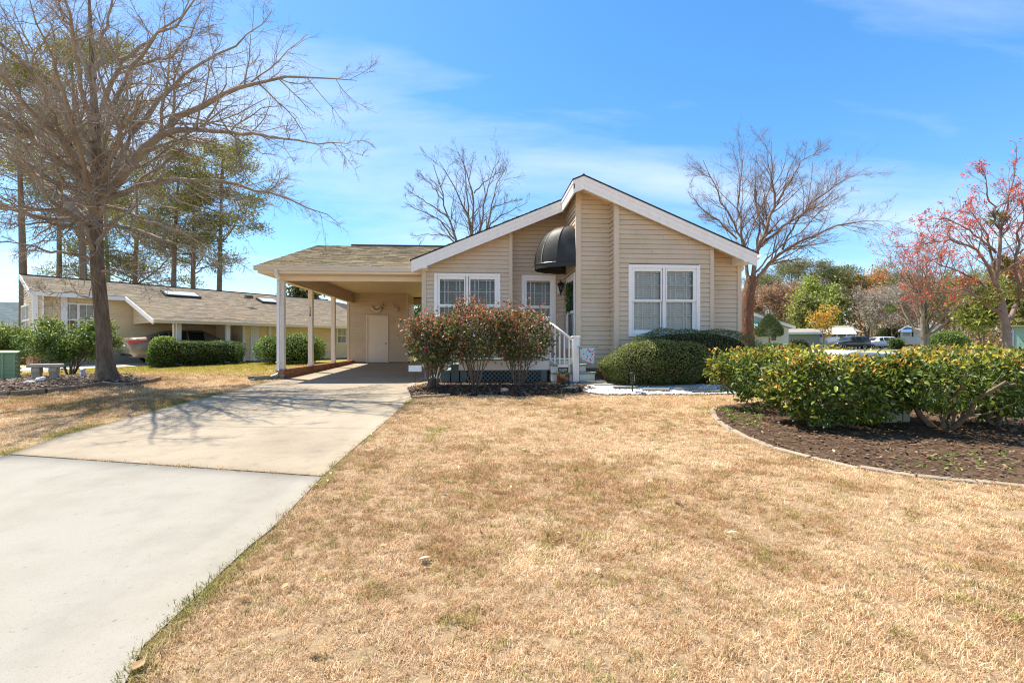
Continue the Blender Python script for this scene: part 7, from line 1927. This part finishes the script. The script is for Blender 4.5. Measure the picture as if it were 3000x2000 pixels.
for i, (px, t_, ty, sp_, lab, cf) in enumerate(((2318, 90, 792, 9, 'spreading pine standing above the brown trees of the far wood', 0.55), (2468, 84, 792, 6.5, 'slender dark pine right of the yellow green tree', 0.45), (2520, 100, 822, 8, 'dark pine behind the orange crowned tree', 0.4), (2590, 105, 818, 8, 'pine top right of the orange crown', 0.35), (2660, 105, 822, 8, 'pine top left of the smaller maple', 0.3), (2735, 105, 838, 8, 'pine top between the two maples', 0.3), (2420, 105, 850, 9, 'pine in the gap behind the yellow green tree', 0.3), (2225, 100, 850, 9, 'pine behind the flaking bark tree', 0.4), (2840, 100, 846, 9, 'pine beyond the yellow green willow like tree', 0.3), (2930, 100, 846, 9, 'pine beyond the big maple trunk', 0.3))):
    b = base_at(px, t_); pine('pine_tree', lab, b, top_h(ty, t_, b), cf, sp_, 240+i, 0.28, WG, n1=24, clump=1.2, dens=50, cols=[(0.11, 0.12, 0.045), (0.145, 0.15, 0.055), (0.085, 0.095, 0.038)])
# undergrowth that closes the wood near the ground: reads as one mass
rng = np.random.default_rng(303)
n = 26000; px = rng.uniform(2150, 3120, n); tt_ = rng.uniform(88, 112, n); hgt = np.abs(rng.normal(0, 2.6, n)); C = np.array([tuple(atd(a, HOR, b)) for a, b in zip(px, tt_)]); C[:, 2] = 0.7+hgt
o = leaf_mesh('undergrowth', C, unit(rand_dirs(n, rng)+np.array([0, 0, 0.6])), rand_dirs(n, rng), rng.uniform(0.4, 1.1, n), rng.uniform(0.15, 0.4, n), pick_cols(BR+OL+GY_[:1], n, rng), M_leafdull, None)
tag(o, 'brown and olive undergrowth along the foot of the far wood', 'undergrowth', kind='stuff')
o = None
# small amber tree, cone topiary, far hedges
b = base_at(2412, 50); broad_tree('amber_tree', 'small amber leaved tree before the white pavilion', b, top_h(930, 50, b), 4.6, 150, 0.13, M_palebark, leaf=([(0.38, 0.22, 0.035), (0.42, 0.27, 0.05), (0.30, 0.20, 0.05)], 1500, 0.20, 0.14, None), stems=2, fork=0.25, n1=10, n2=6, n3=4, twig_r=0.012, ang=0.85)
b = base_at(2254, 38)
tp_ = thing('topiary', 'cone shaped clipped evergreen before the white clubhouse', 'topiary', b); hh = top_h(922, 38, b); rng = np.random.default_rng(5)
MB().tube([(0, 0, -0.1), (0, 0, hh*0.4)], 0.07, 8).build('trunk', M_bark, tp_)
n = 9000; f = rng.uniform(0, 1, n)**0.8; a = rng.uniform(0, 6.28, n); z0 = top_h(986, 38, b); rad = 0.93*np.minimum(1, (1-f)*1.55)**0.75*np.clip(0.72+f*3, 0, 1)
C = np.stack([np.cos(a)*rad, np.sin(a)*rad, z0+(hh-z0)*f], 1)*np.array([1, 1, 1])+rng.normal(0, 0.03, (n, 3)); D = unit(np.stack([np.cos(a), np.sin(a), np.full(n, 0.5)], 1)+rand_dirs(n, rng)*0.7)
leaf_mesh('foliage', C, D, rand_dirs(n, rng), 0.11, 0.05, pick_cols([(0.06, 0.085, 0.035), (0.08, 0.11, 0.045), (0.05, 0.07, 0.03)], n, rng), M_leafdull, tp_)
local_shrub('far_hedge', 'dark loose shrubs at the foot of the cone topiary', 2262, 32, (0.85, 0.5, 0.42), 70, GRN, 3500, 0.10, base=0.5)
local_shrub('far_hedge', 'dark square hedge right of the white clubhouse', 2337, 46, (0.95, 0.5, 0.60), 71, [(0.06, 0.06, 0.03), (0.08, 0.075, 0.035), (0.05, 0.05, 0.025)], 3500, 0.12, base=0.5, power=7)
local_shrub('far_hedge', 'low green mound shrub before the dark square hedge', 2318, 40, (0.85, 0.6, 0.33), 72, GRN, 2600, 0.10, base=0.55, tip=YEL)
local_shrub('far_hedge', 'long clipped hedge behind the parked cars', 2500, 68, (4.2, 0.6, 0.72), 73, GRN, 4200, 0.16, base=0.5, power=6)
local_shrub('far_hedge', 'dark hedge left of the blue awning house', 2625, 58, (0.85, 0.5, 0.75), 74, GRN, 1800, 0.14, base=0.5, power=6)
local_shrub('round_shrub', 'large round green shrub between the two maples', 2775, 42, (1.35, 1.2, 0.95), 75, GRN, 5500, 0.13, base=0.55, tip=YEL, tipw=0.35, cat='shrub')
local_shrub('red_hedge', 'low rust red shrub under the round green shrub', 2750, 38, (1.2, 0.6, 0.30), 76, [(0.28, 0.08, 0.04), (0.22, 0.07, 0.04), (0.16, 0.10, 0.04)], 2200, 0.10, base=0.55)
local_shrub('far_hedge', 'dark green shrubs behind the white pavilion', 2610, 74, (2.2, 1.2, 1.9), 77, [(0.05, 0.065, 0.03), (0.07, 0.08, 0.035)], 3000, 0.22, base=0.5)

# ================================================================== BUILDINGS AT RIGHT
def lb(px0, px1, py0, py1, t_): 
    a = atd(px0, py1, t_); b = atd(px1, py0, t_); return a, b
M_wsid = mat('white_siding', (0.62, 0.63, 0.64), 0.55, 0.3, var=0.04, vscale=1.5)
M_greyroof = mat('grey_roof', (0.26, 0.23, 0.19), 0.9, 0.15, var=0.2, vscale=2)
Tc = 40.0
c0 = atd(2150, HOR, Tc)
def facing(px, t_, z): d = atd(px, HOR, t_); return (d.x, d.y, z)
def face_view(o, px):
    xc = (px-1500)/F; o.rotation_euler = (0, 0, -(math.atan(xc)+YAW)); o.scale = (1/math.sqrt(1+xc*xc), 1, 1); return o
club = thing('clubhouse', 'white sided clubhouse gable with green dome awning behind the flaking bark tree', 'building', facing(2150, Tc, 0.56), 0); face_view(club, 2150)
kc = Tc/F
def cl(px, py): return ((px-2150)*kc, (HOR-py)*kc+CZ-0.56)
gp = [cl(2020, 1012), cl(2303, 1012), cl(2303, 963), cl(2120, 893), cl(2020, 930)]
siding(club, (0, 0), (1, 0, 0), (0, -1, 0), gp, (), 0.0, M_wsid, course=0.2)
def rk(a, b, w=10): return [(a[0], -0.35, a[1]), (b[0], -0.35, b[1]), (b[0], -0.35, b[1]-w*kc), (a[0], -0.35, a[1]-w*kc)]
MB().prism(rk(cl(2118, 885), cl(2321, 957))[::-1], (0, 0.1, 0)).build('rake_board', M_white, club)
MB().prism([(cl(2118, 884)[0], -0.4, cl(2118, 884)[1]), (cl(2323, 956)[0], -0.4, cl(2323, 956)[1]), (cl(2323, 958)[0], -0.4, cl(2323, 958)[1]-0.02), (cl(2118, 886)[0], -0.4, cl(2118, 886)[1]-0.02)], (0, 9, 0)).build('roof', M_greyroof, club)
box('side_wall', M_wsid, club, cl(2303, 1012)[0]-0.1, 0.05, 0, cl(2303, 1012)[0], 8, cl(2303, 965)[1])
M_gcan = mat('green_canvas', (0.012, 0.12, 0.06), 0.5, 0.4, var=0.15)
ga = cl(2110, 962)[0]; gb = cl(2228, 962)[0]; zg0 = cl(0, 962)[1]; zg1 = cl(0, 940)[1]
V = []; Fc = []
for i in range(9):
    a = i/8*math.pi/2
    for j in range(13):
        f = j/12; e = min(1, min(f, 1-f)*6)**0.6
        V.append((ga+(gb-ga)*f, -0.05-1.1*math.cos(a)*(0.55+0.45*e), zg0+(zg1-zg0)*(math.sin(a)*(0.35+0.65*e))))
for i in range(8):
    for j in range(12): q_ = i*13+j; Fc.append((q_, q_+1, q_+14, q_+13))
np_mesh('awning', V, Fc, M_gcan, club, smooth=True)
box('valance', M_gcan, club, ga, -1.16, zg0-0.20, gb, -1.12, zg0+0.02); box('valance_trim', M_white, club, ga, -1.165, zg0-0.07, gb, -1.161, zg0-0.03)
text_mesh('lettering', 'Village', 0.50, M_white, club, (cl(2196, 0)[0], -1.13, zg0+0.26), (R(78), 0, 0), 0.004, 'CENTER', 1.0)
text_mesh('lettering', 'ai', 0.50, M_white, club, (cl(2172, 0)[0]-0.15, -1.13, zg0+0.26), (R(78), 0, 0), 0.004)
box('door', M_dark, club, cl(2203, 0)[0], -0.03, cl(0, 982)[1], cl(2207, 0)[0], 0.02, cl(0, 970)[1]); box('wall_light', M_black, club, cl(2213, 0)[0], -0.1, cl(0, 975)[1], cl(2216, 0)[0], -0.025, cl(0, 968)[1])
fwn = box('window', M_white, club, cl(2254, 0)[0], -0.04, cl(0, 1000)[1], cl(2272, 0)[0], -0.022, cl(0, 977)[1]); box('pane', M_carglass, fwn, cl(2256, 0)[0], -0.05, cl(0, 998)[1], cl(2270, 0)[0], -0.041, cl(0, 979)[1])
# low building with pale blue fascia
T2 = 62.0; k2 = T2/F
lowb = thing('low_building', 'low grey roofed building with pale blue fascia behind the square hedge', 'building', facing(2340, T2, 0.62)); face_view(lowb, 2340)
def c2_(px, py): return ((px-2340)*k2, (HOR-py)*k2+CZ-0.62)
box('wall', mat('shade_grey_wall', (0.16, 0.18, 0.18), 0.6), lowb, c2_(2305, 0)[0], 0, 0, c2_(2400, 0)[0], 6, c2_(0, 977)[1]); box('fascia', mat('blue_fascia', (0.32, 0.44, 0.50), 0.5), lowb, c2_(2303, 0)[0], -0.5, c2_(0, 979)[1], c2_(2402, 0)[0], -0.45, c2_(0, 973)[1])  # dark shade grey put into the wall colour
MB().prism([(c2_(2303, 0)[0], -0.5, c2_(0, 973)[1]), (c2_(2303, 0)[0], 3, c2_(0, 963)[1]+0.1), (c2_(2303, 0)[0], 6.5, c2_(0, 973)[1])], ((2402-2303)*k2, 0, 0)).build('roof', M_greyroof, lowb)
# white pavilion with fence
pav = thing('pavilion', 'white canopied pavilion with white board fence beside the amber tree', 'building', facing(2440, T2, 0.62)); face_view(pav, 2440)
def c3_(px, py): return ((px-2440)*k2, (HOR-py)*k2+CZ-0.62)
z0, z1 = c3_(0, 979)[1], c3_(0, 961)[1]
MB().prism([(c3_(2372, 0)[0], -0.3, z0), (c3_(2508, 0)[0], -0.3, z0), (c3_(2498, 0)[0], 1.6, z1), (c3_(2380, 0)[0], 1.6, z1)], (0, 0, 0.05)).build('canopy', M_white, pav)
MB().prism([(c3_(2425, 0)[0], 1.7, z1-0.1), (c3_(2530, 0)[0], 1.7, z1-0.6), (c3_(2530, 0)[0], 8, z1-0.4), (c3_(2490, 0)[0], 8, c3_(0, 950)[1]), (c3_(2430, 0)[0], 8, c3_(0, 950)[1])], (0, 0, 0.05)).build('roof', M_greyroof, pav)
box('wall', M_room, pav, c3_(2376, 0)[0], 1.2, 0, c3_(2505, 0)[0], 1.3, z1-0.05)
for px in (2372, 2396, 2420, 2452, 2480, 2506): box('post', M_white, pav, c3_(px, 0)[0]-0.06, -0.28, 0, c3_(px, 0)[0]+0.06, -0.16, z0+0.02)
for k in range(14): box('fence_panel', M_white, pav, c3_(2370, 0)[0]+k*0.30, -0.40, 0, c3_(2370, 0)[0]+k*0.30+0.285, -0.36, c3_(0, 987)[1])
# house with blue awning
T3 = 62.0
bl_ = thing('awning_house', 'small white gabled house with blue window awning', 'house', facing(2670, T3, 0.62)); face_view(bl_, 2670)
def c4_(px, py): return ((px-2670)*k2, (HOR-py)*k2+CZ-0.62)
M_whouse = mat('cream_house', (0.66, 0.62, 0.54), 0.6)
siding(bl_, (0, 0), (1, 0, 0), (0, -1, 0), [c4_(2637, 1008), c4_(2700, 1008), c4_(2700, 966), c4_(2660, 954), c4_(2637, 966)], (), 0.0, M_whouse, 0.25)
for a, b in (((2658, 956), (2630, 971)), ((2656, 956), (2704, 970))):
    p, q_ = c4_(*a), c4_(*b); MB().prism([(p[0], -0.3, p[1]), (q_[0], -0.3, q_[1]), (q_[0], -0.3, q_[1]+0.16), (p[0], -0.3, p[1]+0.16)], (0, 6, 0)).build('roof', M_white, bl_)
MB().prism([(c4_(2640, 0)[0], -0.9, c4_(0, 973)[1]), (c4_(2640, 0)[0], -0.05, c4_(0, 961)[1]), (c4_(2640, 0)[0], -0.05, c4_(0, 972)[1])], ((2671-2640)*k2, 0, 0)).build('awning', mat('blue_canvas', (0.05, 0.13, 0.28), 0.6), bl_)
for px in (2633, 2672): box('shutter', M_dark, bl_, c4_(px, 0)[0], -0.06, c4_(0, 986)[1], c4_(px+4, 0)[0], -0.025, c4_(0, 972)[1])
box('window', M_room, bl_, c4_(2645, 0)[0], -0.05, c4_(0, 984)[1], c4_(2666, 0)[0], -0.022, c4_(0, 972)[1])
hb2 = thing('far_house', 'cream gabled house mostly hidden behind the smaller maple', 'house', facing(2725, 66, 0.62)); face_view(hb2, 2725); k3 = 66/F
def c5_(px, py): return ((px-2725)*k3, (HOR-py)*k3+CZ-0.62)
siding(hb2, (0, 0), (1, 0, 0), (0, -1, 0), [c5_(2690, 1008), c5_(2752, 1008), c5_(2752, 955), c5_(2718, 938), c5_(2690, 950)], (), 0.0, M_whouse, 0.25)
p, q_ = c5_(2715, 936), c5_(2758, 955); MB().prism([(p[0], -0.3, p[1]), (q_[0], -0.3, q_[1]), (q_[0], -0.3, q_[1]+0.18), (p[0], -0.3, p[1]+0.18)], (0, 6, 0)).build('roof', M_white, hb2)
tb_ = thing('teal_shed', 'pale teal walled shed with blue corner post at the right edge', 'building', facing(2985, 34, 0.55)); face_view(tb_, 2985); k4 = 34/F
def c6_(px, py): return ((px-2985)*k4, (HOR-py)*k4+CZ-0.55)
box('wall', mat('teal_wall', (0.20, 0.34, 0.33), 0.6), tb_, c6_(2972, 0)[0], 0, 0, c6_(3060, 0)[0], 3, c6_(0, 957)[1]); box('corner_post', mat('blue_post', (0.18, 0.24, 0.45), 0.6), tb_, c6_(2966, 0)[0], -0.05, 0, c6_(2971, 0)[0], 0.05, c6_(0, 957)[1]); box('roof', M_greyroof, tb_, c6_(2962, 0)[0], -0.3, c6_(0, 957)[1]+0.001, c6_(3065, 0)[0], 3.3, c6_(0, 953)[1])
b = base_at(2793, 55); up_ = thing('utility_pole', 'dark wooden utility pole beside the smaller maple', 'pole', b); MB().tube([(0, 0, -0.3), (0, 0, top_h(852, 55, b))], [0.16, 0.12], 8).build('pole', M_pinebark, up_); MB().obox((0, 0, top_h(852, 55, b)-0.6), (0.9, 0, 0), (0, 0.05, 0), (0, 0, 0.06)).build('crossarm', M_pinebark, up_)
M_asph = mat('asphalt', (0.06, 0.06, 0.062), 0.9, 0.2, var=0.15, vscale=4)
def road_poly(name, pts, m, lift): return sheet(name, pts, lift, m)
q0, q1 = atd(2400, HOR, 55), atd(3200, HOR, 55); q2, q3 = atd(3200, HOR, 64), atd(2400, HOR, 64)
flat_poly('parking_lot', [q0, q1, q2, q3], M_asph, 0.02)

# ================================================================== LAWN GRASS (stuff) AND LITTER
rng = np.random.default_rng(404)
M_blade = attr_mat('grass_blade', 0.7, 0.2, 0.30, inst=True)
tufts = bpy.data.collections.new('grass_tufts')      # never linked to the scene: only sources for the instances
def tuft(i, n, h, spread, lean):
    r_ = np.random.default_rng(500+i); a = r_.uniform(0, 6.28, n); rad = spread*np.sqrt(r_.random(n)); B = np.stack([np.cos(a)*rad, np.sin(a)*rad, np.full(n, -0.006)], 1)
    d = r_.normal(0, 1, (n, 3)); d[:, 2] = 0; d = unit(d); L = h*r_.uniform(0.45, 1.3, n)[:, None]; tl = np.clip(r_.normal(lean, 0.28, n), 0.05, 1.45)[:, None]
    up = np.array([[0, 0, 1.0]]); s = np.cross(d, up)*r_.uniform(0.0009, 0.0020, n)[:, None]
    M1 = B+(up*np.cos(tl*0.6)+d*np.sin(tl*0.6))*L*0.55; T1 = M1+(up*np.cos(tl*1.25)+d*np.sin(tl*1.25))*L*0.5
    V = np.stack([B-s, B+s, M1-s*0.8, M1+s*0.8, T1], 1).reshape(-1, 3); k = np.arange(n)[:, None]*5
    Fc = np.concatenate([k+np.array([[0, 1, 3]]), k+np.array([[0, 3, 2]]), k+np.array([[2, 3, 4]])])
    c = np.array([(0.86, 0.76, 0.62), (1.0, 0.93, 0.80), (0.72, 0.58, 0.42), (1.05, 1.0, 0.92), (0.62, 0.46, 0.30)])[r_.integers(0, 5, n)]*r_.uniform(0.75, 1.2, (n, 1))
    me_o = np_mesh('grass_tuft', V, Fc, M_blade, None, np.repeat(c, 5, 0)); COL.objects.unlink(me_o); tufts.objects.link(me_o); return me_o
for i in range(6): tuft(i, 46, 0.034+0.004*(i % 3), 0.05, 0.80+0.12*(i % 3))
def lawn_points(boxes):
    X = []; Y = []; S = []
    for x0, x1, y0, y1, dens, sc in boxes:
        n = int((x1-x0)*(y1-y0)*dens); X.append(rng.uniform(x0, x1, n)); Y.append(rng.uniform(y0, y1, n)); S.append(np.full(n, sc))
    return np.concatenate(X), np.concatenate(Y), np.concatenate(S)
X, Y, S = lawn_points([(-2.6, 3.6, 0.9, 3.0, 950, 0.82), (-4.0, 5.6, 3.0, 5.0, 640, 0.9), (-6.5, 8.5, 5.0, 8.0, 300, 1.05), (-13, -6.4, 4.5, 8.0, 170, 1.15), (-9.5, 12, 8.0, 12.5, 170, 1.3), (-17, -5.2, 8.0, 13, 150, 1.3), (-19, -5.6, 13, 21, 90, 1.5), (6.7, 20, 10, 20, 40, 1.6)])
keep = ~(inside(X, Y, DRIVE_POLY) | inside(X, Y, NEAR_POLY))
for bpoly in BEDS: keep &= ~inside(X, Y, bpoly)
keep &= ~((X > XW0-0.1) & (X < XW1+0.1) & (Y > 10.55)) & ~((X > PX-0.12) & (X < XW0+0.2) & (Y > 12.9))
nb_poly = [tuple(NP(sA, 0.3).xy), tuple(NP(sEnd, 3.2).xy), tuple(NP(sEnd, -6).xy), tuple(NP(sA, -6).xy)]
keep &= ~inside(X, Y, nb_poly) & ~inside(X, Y, [tuple(NP(s1-6, 3.6).xy), tuple(NP(sR, 3.7).xy), tuple(NP(sR, 0.4).xy), tuple(NP(s1-6, 0.4).xy)])
X, Y, S = X[keep], Y[keep], S[keep]
# ragged fringe that creeps over the slab edges
ex, ey = [], []
for pl_, k in ((dr_near, 420), (dr_far, 260), (dl_far[:7], 220)):
    for a_, b_ in zip(pl_, pl_[1:]):
        L_ = (b_-a_).length; nn_ = max(1, int(L_*k/6)); u_ = rng.random(nn_); d_ = (b_-a_)/max(L_, 1e-6); off = rng.normal(0.045, 0.03, nn_)
        sg = 1 if pl_ is not dl_far[:7] else -1
        sg = -1 if pl_[0] is dl_far[0] else 1
        nxv = (-d_.y, d_.x)
        # the outside lies to the right of the drive for the right edge lines
        s_ = 1 if (pl_ is dr_near) else -1
        if pl_[0] is dl_far[0]: s_ = 1
        ex.append(a_.x+(b_.x-a_.x)*u_+nxv[0]*off*s_); ey.append(a_.y+(b_.y-a_.y)*u_+nxv[1]*off*s_)
ex, ey = np.concatenate(ex), np.concatenate(ey); ke = (ey > 0.6) & (ey < 11.0)
FR0 = len(X); X = np.concatenate([X, ex[ke]]); Y = np.concatenate([Y, ey[ke]]); S = np.concatenate([S, rng.uniform(0.6, 1.15, int(ke.sum()))]); n = len(X)
def vnoise(x, y, s, seed):
    r_ = np.random.default_rng(seed); G = r_.random((64, 64)); xf, yf = (x/s) % 64, (y/s) % 64; xi, yi = xf.astype(int), yf.astype(int); fx, fy = xf-xi, yf-yi; fx = fx*fx*(3-2*fx); fy = fy*fy*(3-2*fy)
    x2, y2 = (xi+1) % 64, (yi+1) % 64
    return (G[xi, yi]*(1-fx)+G[x2, yi]*fx)*(1-fy)+(G[xi, y2]*(1-fx)+G[x2, y2]*fx)*fy
v1 = 0.6*vnoise(X, Y, 0.9, 1)+0.4*vnoise(X, Y, 0.35, 2); v2 = 0.5*vnoise(X, Y, 1.7, 3)+0.5*vnoise(X, Y, 0.25, 4); v3 = vnoise(X, Y, 0.5, 5)
straw = np.array([0.60, 0.47, 0.325]); pale = np.array([0.74, 0.65, 0.52]); umber = np.array([0.40, 0.265, 0.15]); green = np.array([0.17, 0.24, 0.05]); lime = np.array([0.30, 0.30, 0.06])
tint = straw[None]*(1-v1[:, None])+pale[None]*v1[:, None]
um = np.clip((v2-0.42)*2.9, 0, 0.75)[:, None]; tint = tint*(1-um)+umber[None]*um
# towards the driveway the grass is greyer; along the slab edge and in patches it is greening up
def edge_dist(X, Y, pl):
    dmin = np.full(len(X), 9e9)
    for a, b in zip(pl, pl[1:]):
        ax, ay, bx_, by_ = a.x, a.y, b.x, b.y; L2 = (bx_-ax)**2+(by_-ay)**2+1e-9; t_ = np.clip(((X-ax)*(bx_-ax)+(Y-ay)*(by_-ay))/L2, 0, 1); dmin = np.minimum(dmin, np.hypot(X-ax-t_*(bx_-ax), Y-ay-t_*(by_-ay)))
    return dmin
de = np.minimum(edge_dist(X, Y, dr_near), edge_dist(X, Y, dr_far)); dl_ = edge_dist(X, Y, dl_far)
gm = np.clip(1-de/0.14, 0, 1)*np.clip((v3-0.40)*4, 0, 1)*0.95
gm = np.maximum(gm, np.clip(1-dl_/0.35, 0, 1)*np.clip((v3-0.45)*4, 0, 1)*0.9)
gm = np.maximum(gm, (rng.random(n) < 0.06+0.07*(v2 > 0.55))*0.72)
far_l = np.clip((Y-12.6+1.6*(v1-0.5))/3.5, 0, 1)*(X < -5)
gm = np.maximum(gm, np.clip((vnoise(X, Y, 0.6, 8)-0.90)*12, 0, 0.7))
gm = gm[:, None]; gcol = green[None]*(1-v1[:, None])+lime[None]*v1[:, None]
tint = tint*(1-gm)+gcol*gm
fl_ = far_l[:, None]; tint = tint*(1-fl_)+np.array([[0.40, 0.38, 0.09]])*fl_
gry = (np.clip(1-de/1.2, 0, 1)*0.5)[:, None]; tint = tint*(1-gry)+np.array([[0.47, 0.36, 0.25]])*gry*(1-gm)+tint*gry*gm
tint *= 1.26*rng.uniform(0.8, 1.2, (n, 1))
me = bpy.data.meshes.new('lawn_grass'); me.vertices.add(n); Zg = garr(zip(X, Y))
me.vertices.foreach_set('co', np.stack([X, Y, Zg], 1).astype(np.float32).ravel())
a = me.attributes.new('tint', 'FLOAT_COLOR', 'POINT'); cc = np.ones((n, 4), np.float32); cc[:, :3] = tint; a.data.foreach_set('color', cc.ravel())
a = me.attributes.new('rot', 'FLOAT_VECTOR', 'POINT'); rv = np.zeros((n, 3), np.float32); rv[:, 2] = rng.uniform(0, 6.28, n); rv[:, 0] = rng.normal(0, 0.15, n); rv[:, 1] = rng.normal(0, 0.15, n); a.data.foreach_set('vector', rv.ravel())
a = me.attributes.new('size', 'FLOAT', 'POINT'); a.data.foreach_set('value', (S*rng.uniform(0.6, 1.2, n)*(0.78+0.42*vnoise(X, Y, 0.45, 15))*np.where(gm[:, 0] > 0.4, 1.2, 1.0)).astype(np.float32))
a = me.attributes.new('pick', 'INT', 'POINT'); a.data.foreach_set('value', rng.integers(0, 6, n).astype(np.int32))
lawn = link(bpy.data.objects.new('lawn_grass', me)); tag(lawn, 'straw coloured dormant lawn grass with green flecks', 'grass', kind='stuff')
ng = bpy.data.node_groups.new('lawn_scatter', 'GeometryNodeTree')
ng.interface.new_socket('Geometry', in_out='INPUT', socket_type='NodeSocketGeometry'); ng.interface.new_socket('Geometry', in_out='OUTPUT', socket_type='NodeSocketGeometry')
gi, go = ng.nodes.new('NodeGroupInput'), ng.nodes.new('NodeGroupOutput'); iop = ng.nodes.new('GeometryNodeInstanceOnPoints'); ci = ng.nodes.new('GeometryNodeCollectionInfo')
ci.inputs['Collection'].default_value = tufts; ci.inputs['Separate Children'].default_value = True; ci.inputs['Reset Children'].default_value = True
def named(nm, ty): nd = ng.nodes.new('GeometryNodeInputNamedAttribute'); nd.data_type = ty; nd.inputs['Name'].default_value = nm; return nd.outputs['Attribute']
er = ng.nodes.new('FunctionNodeEulerToRotation')
ng.links.new(gi.outputs[0], iop.inputs['Points']); ng.links.new(ci.outputs[0], iop.inputs['Instance']); iop.inputs['Pick Instance'].default_value = True
ng.links.new(named('pick', 'INT'), iop.inputs['Instance Index']); ng.links.new(named('rot', 'FLOAT_VECTOR'), er.inputs[0]); ng.links.new(er.outputs[0], iop.inputs['Rotation']); ng.links.new(named('size', 'FLOAT'), iop.inputs['Scale'])
ng.links.new(iop.outputs[0], go.inputs[0])
md = lawn.modifiers.new('scatter', 'NODES'); md.node_group = ng

# single fallen leaves and a paper scrap on the lawn
def fallen(label, px, py, l, colr, seed, name='fallen_leaf', cat='leaf'):
    q = gnd(px, py); r_ = np.random.default_rng(seed); N1, N2 = 9, 5; V = []; Fc = []
    for i in range(N1):
        u = i/(N1-1); w = math.sin(math.pi*min(1, u*0.97+0.02))**0.7*0.30*l
        for j in range(N2):
            v = (j/(N2-1)-0.5)*2; V.append(((u-0.5)*l, v*w, 0.02*l*math.sin(u*5+seed)+0.25*abs(v)**1.5*w+0.05*l*u*u))
    for i in range(N1-1):
        for j in range(N2-1): a_ = i*N2+j; Fc.append((a_, a_+1, a_+N2+1, a_+N2))
    o = np_mesh(name, V, Fc, mat('leaf_litter', colr, 0.7, 0.2, var=0.25, vscale=25), None, smooth=True); o.location = (q.x, q.y, q.z+0.03); o.rotation_euler = (0.15, 0.1, r_.uniform(0, 6.28)); return tag(o, label, cat)
fallen('tan dry leaf on the lawn by the slab edge, nearest the bottom', 715, 1764, 0.05, (0.30, 0.16, 0.07), 1)
fallen('pale tan leaf right on the slab edge near the bottom', 405, 1970, 0.06, (0.32, 0.20, 0.10), 2)
fallen('small brown oval leaf on the near lawn right of the dry tuft', 1100, 1810, 0.04, (0.20, 0.11, 0.05), 3)
fallen('long pale leaf in the near lawn, centre bottom', 920, 1925, 0.05, (0.25, 0.17, 0.09), 4)
fallen('dark curled leaf in mid lawn', 1985, 1480, 0.07, (0.16, 0.09, 0.05), 5)
fallen('ragged white paper scrap lying in the mid lawn', 1243, 1650, 0.06, (0.36, 0.34, 0.30), 6, 'paper_scrap', 'scrap')
rl = np.random.default_rng(12); k = 260
LX = rl.uniform(-3.5, 8, k*3); LY = rl.uniform(2.2, 9.2, k*3); kk = ~(inside(LX, LY, DRIVE_POLY) | inside(LX, LY, NEAR_POLY)); LX, LY = LX[kk][:k], LY[kk][:k]
C = np.stack([LX, LY, garr(zip(LX, LY))+0.035], 1)
o = leaf_mesh('leaf_litter', C, unit(rl.normal(size=(len(C), 3))*np.array([1, 1, 0.25])), unit(rl.normal(0, 0.3, (len(C), 3))+np.array([0, 0, 1])), rl.uniform(0.03, 0.07, len(C)), rl.uniform(0.015, 0.03, len(C)), pick_cols([(0.25, 0.13, 0.06), (0.38, 0.24, 0.12), (0.16, 0.09, 0.05), (0.45, 0.33, 0.2)], len(C), rl), M_leafdull, None)
tag(o, 'small brown leaf fragments strewn over the dry lawn', 'leaf litter', kind='stuff')
# green weeds at the bed tip
WX, WY = scatter_poly([(a.x, a.y) for a in (gnd(2100, 1200), gnd(2240, 1195), gnd(2230, 1262), gnd(2140, 1240))], 240, rl)
WX2, WY2 = scatter_poly([(a.x, a.y) for a in (gnd(2600, 1360), gnd(2720, 1375), gnd(3000, 1400), gnd(3000, 1340), gnd(2880, 1320))], 45, rl)
WX, WY = np.concatenate([WX, WX2]), np.concatenate([WY, WY2]); C = np.stack([WX, WY, garr(zip(WX, WY))+0.02], 1); kw = len(C)
C = np.repeat(C, 7, 0)+rl.normal(0, 0.02, (kw*7, 3))*np.array([1, 1, 0.4])
o = leaf_mesh('bed_weeds', C, unit(rl.normal(size=(kw*7, 3))*np.array([1, 1, 0.4])+np.array([0, 0, 0.8])), unit(rand_dirs(kw*7, rl)+np.array([0, 0, 0.8])), 0.035, 0.016, pick_cols([(0.12, 0.19, 0.03), (0.18, 0.24, 0.04), (0.08, 0.14, 0.03)], kw*7, rl), M_leaf, None)
tag(o, 'fresh green weeds sprouting along the right bed edging', 'weeds', kind='stuff')
